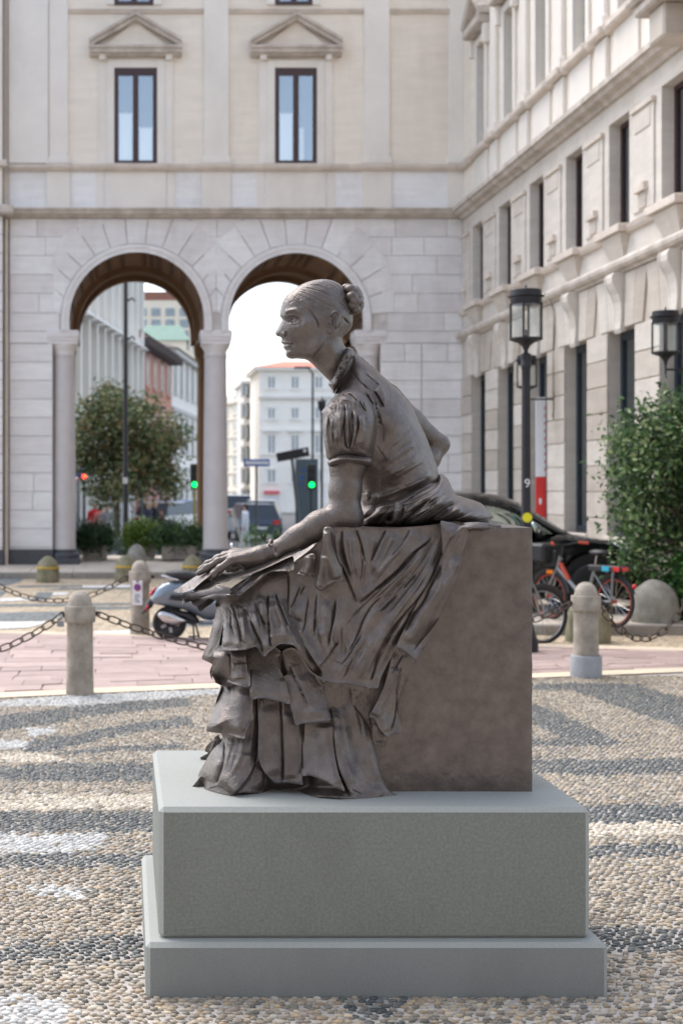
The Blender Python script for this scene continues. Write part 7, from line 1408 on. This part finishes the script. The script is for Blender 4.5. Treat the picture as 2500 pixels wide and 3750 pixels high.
# ================================================================ beyond the arcade: street, houses, traffic
def hemp(mb, n, m, r): return adopt(mb.build(n, m), r)
M_fwin = mat('far_window', lin(150, 160, 166), rough=0.25, scale=3, var=0.2); M_fwin2 = mat('far_window_dark', lin(110, 120, 124), rough=0.25, scale=3, var=0.2)
def house(name, label, origin, ang, L_, D_, H, wall, roofm, roof_h, floors, cols, win=(.9, 1.5), ms=None, cornice=True, z0=-.47, sills=True, mullion=True, wmat=None, hip=.35):
    """box house: facade from origin along direction ang, depth to the left of it"""
    r = empty(name, (origin[0], origin[1], z0), ang); tag(r, label, 'building'); ms = ms or wall; wm = wmat or M_fwin2
    MB().box((0, 0, 0), (L_, D_, H)).build('wall', wall, r)
    if cornice: MB().box((-.25, -.3, H-.3), (L_+.25, D_+.1, H)).build('cornice', ms, r)
    if roof_h > 0:
        o = .4; k = min(D_*hip, L_*.3); v = [(-o, -o, H), (L_+o, -o, H), (L_+o, D_+o, H), (-o, D_+o, H), (k, D_/2, H+roof_h), (L_-k, D_/2, H+roof_h)]
        MB().add(v, [(0, 1, 5, 4), (1, 2, 5), (2, 3, 4, 5), (3, 0, 4)]).build('roof', roofm, r)
    fh = H/floors; cw = L_/cols
    for i in range(floors):
        for j in range(cols):
            x, z = (j+.5)*cw, i*fh+fh*.28; w, h = win
            if i == 0: z = .3; h = min(fh*.75, 2.2)
            f = MB().box((x-w/2, -.03, z), (x+w/2, -.01, z+h)).build('window', wm, r)
            MB().box((x-w/2-.12, -.06, z+h), (x+w/2+.12, -.005, z+h+.18)).box((x-w/2-.12, -.1, z-.14), (x+w/2+.12, -.005, z)).box((x-w/2-.1, -.05, z), (x-w/2, -.005, z+h)).box((x+w/2, -.05, z), (x+w/2+.1, -.005, z+h)).build('frame', ms, f)
            if mullion: MB().box((x-.04, -.045, z), (x+.04, -.028, z+h)).build('mullion', ms, f)
    if sills:
        for i in range(1, floors): MB().box((-.05, -.12, i*fh-.12), (L_+.05, -.004, i*fh+.1)).build('string_course', ms, r)
    return r
def facm(n, c, var=.05): return mat(n, lin(*c), rough=0.85, scale=.6, var=var, bump=.05)
M_fg, M_fr, M_fw, M_fb, M_rt = facm('grey_facade', (216, 211, 204)), facm('red_facade', (206, 144, 126), .1), facm('white_facade', (246, 241, 233)), facm('beige_facade', (238, 226, 206)), mat('red_roof_tiles', lin(226, 132, 108), rough=0.85, scale=4, var=0.12, bump=.3, stretch=(6, 1, 1))
M_fgl = facm('light_rib', (242, 238, 230)); M_slate = mat('dark_roof', lin(92, 84, 82), rough=.8, scale=3, var=.1); M_copper = mat('green_copper_roof', lin(118, 146, 130), rough=0.7, scale=2, var=0.1)
sd = math.atan2(.170, 1); ang = math.pi/2-sd   # street runs 9.7 degrees to the right of straight ahead
def street(Y): return (-10.5+.170*Y, Y)
def left_house(Ya, Yb, *a, **k):
    o = street(Ya); L_ = (Yb-Ya)/math.cos(sd); return o, L_
# left row: facades face the street
def row_house(name, label, Ya, Yb, H, wall, roofm, rh, floors, cols, **k):
    xb, yb = street(Ya); L_ = (Yb-Ya)/math.cos(sd); return house(name, label, (xb, yb), ang, L_, 9, H, wall, roofm, rh, floors, cols, **k), L_
gh, Lg = row_house('office_building', 'grey office building with tall white ribs and hooded windows, beyond the first arch', 49, 64.6, 17, M_fg, M_slate, 0, 4, 10, win=(.8, 2.9), ms=M_fgl, cornice=True)
for j in range(11): MB().box((j*Lg/10-.14, -.42, 4.2), (j*Lg/10+.14, -.005, 17)).build('rib', M_fgl, gh)
for j in range(10): x = (j+.5)*Lg/10; MB().add([(x-.6, -.7, 8.3), (x+.6, -.7, 8.3), (x+.6, -.01, 8.9), (x-.6, -.01, 8.9), (x-.6, -.01, 8.2), (x+.6, -.01, 8.2)], [(0, 1, 2, 3), (0, 4, 5, 1), (0, 3, 4), (1, 5, 2)]).build('hood', M_fgl, gh)
rh_, Lr = row_house('red_house', 'red brick corner house with a dark eaves cornice, beyond the first arch', 64.7, 76.6, 9.2, M_fr, M_slate, 1.2, 3, 5, win=(1.1, 1.9), ms=facm('pink_trim', (196, 150, 134)))
for j in range(14): MB().box((j*Lr/14+.1, -.7, 8.6), (j*Lr/14+.3, -.02, 8.95)).build('eaves_bracket', M_slate, rh_)
wh_, Lw = row_house('white_house', 'white house with dark slate roof next to the red corner house', 76.8, 92, 9.6, M_fw, M_slate, 1.6, 3, 6, win=(1.0, 2.0), ms=facm('white_trim', (200, 198, 192)))
r = empty('tall_building', (at(372, 118), 118, -.47)); tag(r, 'tall beige block with small square windows and a brown roof hut', 'building'); TW = at(458, 118)-at(372, 118)
MB().box((-2.4, 0, 0), (TW, 10, zat(690, 118)+.47)).build('wall', M_fb, r)
for i in range(4):
    for j in range(5): MB().box((-2.0+j*1.15, -.05, zat(712+i*26, 118)+.47-.5), (-1.25+j*1.15, -.01, zat(712+i*26, 118)+.47+.15)).build('window', M_fwin, r)
MB().box((-1.6, .5, zat(690, 118)+.47), (1.3, 6, zat(668, 118)+.47)).build('roof_hut', facm('brown_hut', (140, 98, 84)), r); MB().box((1.5, .5, zat(690, 118)+.47), (2.2, 5, zat(670, 118)+.47)).build('roof_hut', M_fw, r)
r = empty('copper_roof_house', (at(366, 100), 100, -.47)); tag(r, 'house with a pale green copper roof behind the red corner house', 'building'); MB().box((-1.2, 0, 0), (1.9, 6, zat(782, 100)+.47)).build('wall', M_fb, r); h0, h1 = zat(782, 100)+.47, zat(738, 100)+.47
MB().add([(-1.4, -.2, h0), (2.1, -.2, h0), (2.1, 6, h0), (-1.4, 6, h0), (-.9, 2.5, h1), (1.6, 2.5, h1)], [(0, 1, 5, 4), (1, 2, 5), (2, 3, 4, 5), (3, 0, 4)]).build('roof', M_copper, r)
# white villa and its neighbours beyond the second arch
Yv = 120.0; vx0 = at(596, Yv); vw = at(790, Yv)-vx0
vil = empty('white_villa', (vx0, Yv, -.47)); tag(vil, 'white four storey house with a red hipped tile roof beyond the second arch', 'building'); VH = zat(851, Yv)+.47
MB().box((0, 0, 0), (vw, 9, VH)).build('wall', M_fw, vil); MB().box((-.4, -.5, VH), (vw+.4, 9.4, VH+.25)).build('cornice', M_fgl, vil); MB().box((-.1, -.25, zat(917, Yv)+.47), (vw+.1, -.004, zat(911, Yv)+.47)).build('string_course', M_fg, vil); MB().box((-.05, -.15, zat(1046, Yv)+.47), (vw+.05, -.004, zat(1042, Yv)+.47)).build('string_course', M_fgl, vil)
zr = zat(819, Yv)+.47; MB().add([(-.5, -.6, VH+.25), (vw+.5, -.6, VH+.25), (vw+.5, 9.5, VH+.25), (-.5, 9.5, VH+.25), (2.4, 4.5, zr), (vw-2.4, 4.5, zr)], [(0, 1, 5, 4), (1, 2, 5), (2, 3, 4, 5), (3, 0, 4)]).build('roof', M_rt, vil)
for vy0, vy1, wd in ((866, 891, 14), (938, 961, 13), (1000, 1040, 14), (1079, 1107, 15)):
    for vc in (623.5, 677.5, 732, 770):
        a, b, z0, z1 = at(vc-wd/2, Yv)-vx0, at(vc+wd/2, Yv)-vx0, zat(vy1, Yv)+.47, zat(vy0, Yv)+.47
        f = MB().box((a, -.04, z0), (b, -.01, z1)).build('window', M_fwin, vil); MB().box(((a+b)/2-.05, -.07, z0), ((a+b)/2+.05, -.035, z1)).build('mullion', M_fw, f); MB().box((a-.25, -.14, z0-.18), (b+.25, -.005, z0)).box((a-.18, -.1, z1), (b+.18, -.005, z1+.22)).build('frame', M_fgl, f)
        if vy0 == 1000: MB().box((a-.45, -.3, z1+.3), (b+.45, -.005, z1+.5)).build('lintel', M_fgl, f)
MB().box((at(606, Yv)-vx0, -.35, zat(1134, Yv)+.47), (at(641, Yv)-vx0, -.02, zat(1127, Yv)+.47)).build('shop_sign', mat('pink_sign', lin(226, 92, 106), rough=.5, var=.05), vil); MB().box((at(606, Yv)-vx0, -.04, 0), (at(641, Yv)-vx0, -.01, zat(1140, Yv)+.47)).build('shop_front', M_bw, vil)
house('pale_block', 'cream block with rows of narrow windows beside the blue grey block', (at(524, 132), 150), R(-78), 20, 10, zat(905, 140), M_fb, M_slate, 0, 6, 7, win=(1.2, 1.7), ms=facm('cream_trim', (226, 214, 198)), mullion=False, wmat=M_fwin)
house('glass_block', 'blue grey modern block between the cream block and the white house', (at(560, 134), 134), 0, at(600, 134)-at(560, 134), 10, zat(872, 134)+.4, M_fg, M_slate, 0, 6, 3, win=(.9, 1.2), mullion=False, wmat=M_fwin)
# ---- poles, signs and signals
M_pole = mat('pole_grey', lin(84, 86, 88), rough=.5, metal=.3, scale=10, var=.1); M_pdark = mat('pole_dark', lin(56, 56, 58), rough=.5, metal=.3, scale=10, var=.1)
def glow(name, c, s): return mat(name, c, rough=.4, emit=(c, s), var=.02)
M_ggo = glow('green_signal', (.0, .5, .07), 2.6); M_grd = glow('red_signal', (1, .05, .02), 7); M_gor = glow('orange_lamp', (1, .35, .05), 3)
def pole_thing(name, vx, Y, label, cat, z0=-.46, lean=0): r = empty(name, (at(vx, Y), Y, z0)); r.rotation_euler = (0, R(lean), 0); return tag(r, label, cat)
r = pole_thing('street_light', 289, 41, 'tall dark lamp post in front of the evergreen tree', 'street lamp', -.35); MB().tube([(0, 0, 0), (0, 0, 3.2), (0, 0, 10)], [.085, .07, .055], 12).build('pole', M_pdark, r); MB().tube([(0, 0, 9.8), (.3, 0, 10.1), (1.2, 0, 10.2)], .04, 8).box((1.0, -.12, 10.14), (1.7, .12, 10.26), .03).build('lamp_arm', M_pdark, r); MB().box((-.09, -.1, 2.2), (.06, -.085, 2.38)).build('sticker', M_white, r)
for z in (8.6, 7.4, 6.3): MB().tube([(0, 0, z), (.2, 0, z+.1), (.26, 0, z)], .03, 6).build('fitting', M_pdark, r)
r = pole_thing('street_light', 326, 62, 'slim street light with a flat lamp head before the red corner house', 'street lamp'); MB().tube([(0, 0, 0), (0, 0, 5.2), (.15, 0, 5.6)], [.06, .05, .04], 8).build('pole', M_pole, r); MB().box((.1, -.15, 5.55), (1.0, .15, 5.68), .04).build('lamp_head', M_pole, r)
r = pole_thing('road_sign', 589, 47, 'blue one way sign with a white arrow on a grey pole', 'sign'); zc = zat(1063, 47)+.46; MB().tube([(0, 0, 0), (0, 0, zc+.1)], .035, 8).build('pole', M_pole, r); w_ = 30*47/3300
s = MB().box((-w_, -.06, zc-.115), (w_, -.04, zc+.115), .005).build('plate', M_blue, r); MB().prism([(-w_*.92, zc), (-w_*.7, zc+.095), (-w_*.7, zc+.055), (w_*.92, zc+.055), (w_*.92, zc-.055), (-w_*.7, zc-.055), (-w_*.7, zc-.095)], -.066, -.061).build('arrow', M_white, s)
r = pole_thing('road_sign', 695, 44, 'black direction board seen from behind on a leaning pole', 'sign', lean=-6); zc = zat(1046, 44)+.5; MB().tube([(0, 0, 0), (0, 0, zc)], .05, 8).build('pole', M_pole, r); o = MB().box((-.5, -.05, -.14), (.5, -.01, .14), .005).build('board', M_bplast, r); o.location = (.03, 0, zc); o.rotation_euler = (0, R(-5), 0); MB().lathe([(0, 0), (.05, 0), (.05, .006), (0, .006)], 12, (.38, -.056, .05), axis='y').build('sticker', M_white, o)
r = pole_thing('bus_stop_panel', 704, 46, 'dark slate information panel with blue marks beside the signal', 'panel'); zt_ = zat(1054, 46)+.46; MB().box((-.36, -.05, 0), (.36, .05, zt_), .01).build('panel', mat('slate_panel', lin(78, 92, 100), rough=.4, scale=3, var=.08), r)
for dx, dz, s in ((-.1, -.35, .05), (-.14, -.6, .06), (-.17, -.8, .04)): MB().lathe([(0, 0), (s, 0), (s, .004), (0, .004)], 12, (dx, -.056, zt_+dz), axis='y').build('mark', M_blue, r)
def signal(vx, vy, Y, on, label):
    r = pole_thing('traffic_light', vx, Y, label, 'traffic light'); z = zat(vy, Y)+.46; MB().tube([(0, .03, 0), (0, .03, z+.4)], .04, 8).build('pole', M_ylow if vx < 460 and on == 'g' else M_pdark, r); h = MB().box((-.13, -.1, z-.14), (.13, .05, z+.62), .02).build('housing', M_bplast, r)
    for i, c in enumerate('gar'):
        zz = z+.24*i if on == 'g' else z-.48+.24*i+.0
        mt = M_ggo if c == 'g' and on == 'g' else (M_grd if c == 'r' and on == 'r' else M_bplast)
        if on == 'r': zz = z+.24*(i-2)+.48-.48
        MB().lathe([(0, 0), (.085, 0), (.08, .02), (0, .035)], 16, (0, -.102, zz), axis='y').build('lamp', mt, h); MB().tube([(.095*math.cos(a), -.1, zz+.095*math.sin(a)) for a in [math.pi*k/8 for k in range(9)]], .012, 5).build('visor', M_bplast, h)
M_ylow = mat('pole_yellow', lin(150, 140, 60), rough=.6, var=.1)
signal(447, 1113, 43, 'g', 'green traffic light beside the rear column of the first arch'); signal(715, 1113.5, 43.5, 'g', 'green traffic light in front of the dark information panel'); signal(193, 1094, 52, 'r', 'red traffic light beside the blue sign')
r = pole_thing('road_sign', 181, 50, 'blue upright sign behind the stone pier', 'sign'); z = zat(1068, 50)+.46; MB().tube([(0, .03, 0), (0, .03, z)], .03, 8).build('pole', M_pole, r); s = MB().box((-.2, -.02, z-.42), (.14, 0, z+.42), .005).build('plate', M_blue, r); MB().box((.0, -.026, z-.25), (.05, -.021, z+.2)).build('arrow', M_white, s)
r = pole_thing('street_light', 718, 58, 'tall slim street light with a curved arm in front of the white house', 'street lamp'); zt_ = zat(846, 58)+.46; MB().tube([(0, 0, 0), (0, 0, zt_-.2), (-.15, 0, zt_)], [.06, .045, .04], 8).build('pole', M_pole, r); MB().box((-.75, -.1, zt_-.02), (-.1, .1, zt_+.08), .03).build('lamp_head', M_pole, r)
r = pole_thing('street_light', 739, 56, 'dark lamp post with a pointed lantern in front of the white house', 'street lamp'); zt_ = zat(915, 56)+.46; MB().tube([(0, 0, 0), (0, 0, zt_-.5)], .05, 8).build('pole', M_pdark, r); MB().lathe([(.04, zt_-.55), (.15, zt_-.4), (.17, zt_-.1), (.05, zt_), (0, zt_+.1)], 12).build('lantern', M_pdark, r)
# ---- traffic and people
def carmodel(name, label, x, y, rz, paint, z0=-.47, L_=4.1, H=1.5, W=1.75, group=None):
    r = empty(name, (x, y, z0), rz); tag(r, label, 'car', group); h = L_/2
    def loft(prof, w0, w1, nm, mt):
        zs = [p[1] for p in prof]; zm, zx = min(zs), max(zs); f = lambda z: w0+(w1-w0)*(z-zm)/(zx-zm); n = len(prof); vs = [(x, -f(z)/2, z) for x, z in prof]+[(x, f(z)/2, z) for x, z in prof]
        return MB().add(vs, [tuple(range(n)), tuple(reversed(range(n, 2*n)))]+[(i, n+i, n+(i+1) % n, (i+1) % n) for i in range(n)]).build(nm, mt, r)
    b = loft([(-h, .35), (-h-.02, .7), (-h+.1, .92), (h-1.15, .95), (h-.2, .82), (h, .6), (h-.03, .3), (-h+.05, .28)], W, W*.96, 'body', paint); loft([(-h+.2, .92), (-h+.55, H), (h-1.9, H), (h-1.1, .94)], W*.94, W*.76, 'cabin', M_carglass2); loft([(-h+.52, H-.01), (-h+.6, H+.03), (h-1.95, H+.03), (h-1.85, H-.01)], W*.78, W*.74, 'roof', paint)
    for sx in (-h+.75, h-.8):
        for sy in (-1, 1): MB().lathe([(.18, -.1), (.3, -.1), (.31, 0), (.3, .1), (.18, .1), (0, .09)], 18, (sx, sy*(W/2-.1), .31), axis='y').build('wheel', M_rubber, r)
    for sy in (-1, 1): MB().box((-h-.04, sy*W*.36-.14, .68), (-h+.02, sy*W*.36+.14, .86), .01).build('tail_light', M_redlens, r); MB().box((h-.2, sy*W*.36-.16, .62), (h+.0, sy*W*.36+.16, .76), .01).build('headlight', M_hl, r)
    MB().box((-h-.045, -.26, .5), (-h-.02, .26, .6)).build('number_plate', M_white, r)
    return r
M_carglass2 = mat('far_car_glass', lin(58, 66, 74), rough=.12, scale=3, var=.1); M_pw, M_ps, M_pn, M_pb = [mat(n, lin(*c), rough=.25, scale=3, var=.05, clear=.5) for n, c in (('white_car', (228, 228, 226)), ('silver_car', (176, 180, 184)), ('navy_car', (52, 62, 82)), ('blue_car', (96, 124, 178)))]
dirv = ang
carmodel('car', 'dark car with red tail lights seen from behind beyond the second arch', at(577, 60), 60, R(96), M_pn, H=1.5); carmodel('car', 'white van-like car in front of the dark car beyond the second arch', at(541, 84), 84, R(92), M_pw, H=1.7); carmodel('car', 'silver car waiting farther up the street beyond the second arch', at(604, 74), 74, R(80), M_ps)
for i, (vx, Y, p, lb) in enumerate([(392, 66, M_pw, 'white car parked behind the evergreen tree, first of the row'), (412, 72, M_pb, 'pale blue car parked in the row before the white house'), (436, 78, M_ps, 'silver car parked in the row before the white house'), (452, 84, M_pw, 'white car parked last in the row before the white house')]): carmodel('car', lb, at(vx, Y), Y, R(60), p, group='cars parked along the street')
def person(vx, Y, label, jac, tro, hair, h=1.7, rz=0.0, z0=-.47, stride=.16, bent=0.0):
    r = empty('person', (at(vx, Y), Y, z0), rz); tag(r, label, 'person'); k = h/1.75
    def part(n, s, mt): v, f = s.mesh(.022); return link(n, npmesh(n, v*k, f), mt, r)
    skin = mat('skin', lin(205, 160, 138), rough=.6, var=.05)
    s = SDF().ell((0, 0, 1.63), (.085, .1, .115)).cap((0, 0, 1.42), (0, 0, 1.55), .055)
    for sy in (-1, 1): s.cap((.02*sy, sy*.26, .86), (.06, sy*.25, .78), .04, .03); s.cap((0, sy*.2, 1.38), (.02*sy, sy*.26, .86), .05, .035)
    s.cap((0, 0, 1.42), (0, 0, .95), .1, .11, .05); part('body', s, skin)
    s = SDF().cap((0, 0, 1.4), (0, 0, .92), .13, .15, .06).cap((0, -.14, 1.38), (0, .14, 1.38), .085, .085, .06)
    for sy in (-1, 1): s.chain([(0, sy*.2, 1.38), (.01*sy, sy*.25, 1.12), (.04+.03*sy, sy*.26, .88)], [.075, .065, .05], .03)
    part('jacket', s, jac); s = SDF()
    for sy in (-1, 1): s.chain([(0, sy*.09, .92), (sy*stride*.5, sy*.1, .5), (sy*stride, sy*.1, .08)], [.105, .08, .06], .03)
    part('trousers', s, tro); s = SDF()
    for sy in (-1, 1): s.cap((sy*stride, sy*.1, .04), (sy*stride+.15, sy*.1, .035), .045, .035)
    part('shoes', s, M_bplast); part('hair', SDF().ell((-.015, 0, 1.67), (.095, .108, .1)).ell((-.05, 0, 1.6), (.06, .09, .1)), hair); return r
def cloth(n, c): return mat(n, lin(*c), rough=.85, scale=12, var=.1)
C_red, C_pink, C_gry, C_navy, C_blk, C_wh, C_br, H_d, H_b = cloth('red_cloth', (216, 44, 52)), cloth('pink_cloth', (226, 140, 130)), cloth('grey_cloth', (140, 138, 138)), cloth('navy_cloth', (44, 48, 66)), cloth('black_cloth', (34, 34, 38)), cloth('white_cloth', (218, 222, 230)), cloth('rust_cloth', (96, 58, 50)), cloth('dark_hair', (52, 40, 34)), cloth('fair_hair', (170, 150, 120))
person(219, 51, 'person in a red jacket standing behind the hedge', C_red, C_navy, H_b, 1.66, R(90)); person(233, 50.5, 'person in a pink top beside the red jacket', C_pink, C_blk, H_d, 1.6, R(80)); person(246, 50, 'person in a grey coat beside the pink top', C_gry, C_blk, H_d, 1.6, R(-80))
person(342, 50, 'person in a navy jacket walking behind the lamp post', C_navy, C_blk, H_b, 1.68, R(180)); person(357, 52, 'person with fair hair in a black coat behind the navy jacket', C_blk, C_blk, H_b, 1.72, R(0)); person(372, 50.5, 'person in a dark rust coat stooping near the parked cars', C_br, C_blk, H_d, 1.45, R(200)); person(563, 50, 'person in a white shirt crossing behind the dark car', C_wh, C_wh, H_d, 1.62, R(170))
# parked two-wheelers in the street: copies of the scooter
def park(vx, Y, rz, label, paint, z0=-.46):
    c = copy_tree(scoot); c.location = (at(vx, Y), Y, z0); c.rotation_euler = (0, 0, rz); tag(c, label, 'scooter', 'scooters parked beyond the arcade'); c.name = 'scooter'
    for ch in list(bpy.data.objects):
        if ch.parent == c and ch.data.materials and ch.data.materials[0] == M_scoot:
            ch.material_slots[0].link = 'OBJECT'; ch.material_slots[0].material = paint
M_sb, M_sr, M_sw = [mat(n, lin(*c), rough=.25, scale=3, var=.05, clear=.5) for n, c in (('black_scooter', (40, 40, 44)), ('maroon_scooter', (120, 40, 44)), ('white_scooter', (214, 214, 210)))]
park(243, 36.2, R(80), 'black scooter with a windscreen between the shrub planters', M_sb, -.05); park(640, 50, R(60), 'black scooter parked below the pink shop sign', M_sb); park(662, 51, R(75), 'white scooter parked between black ones near the information panel', M_sw); park(690, 50.5, R(100), 'maroon scooter parked at the foot of the information panel', M_sr); park(722, 52, R(70), 'black scooter parked under the green signal', M_sb); park(745, 49, R(110), 'white scooter parked close behind the statue\'s arm', M_sw)
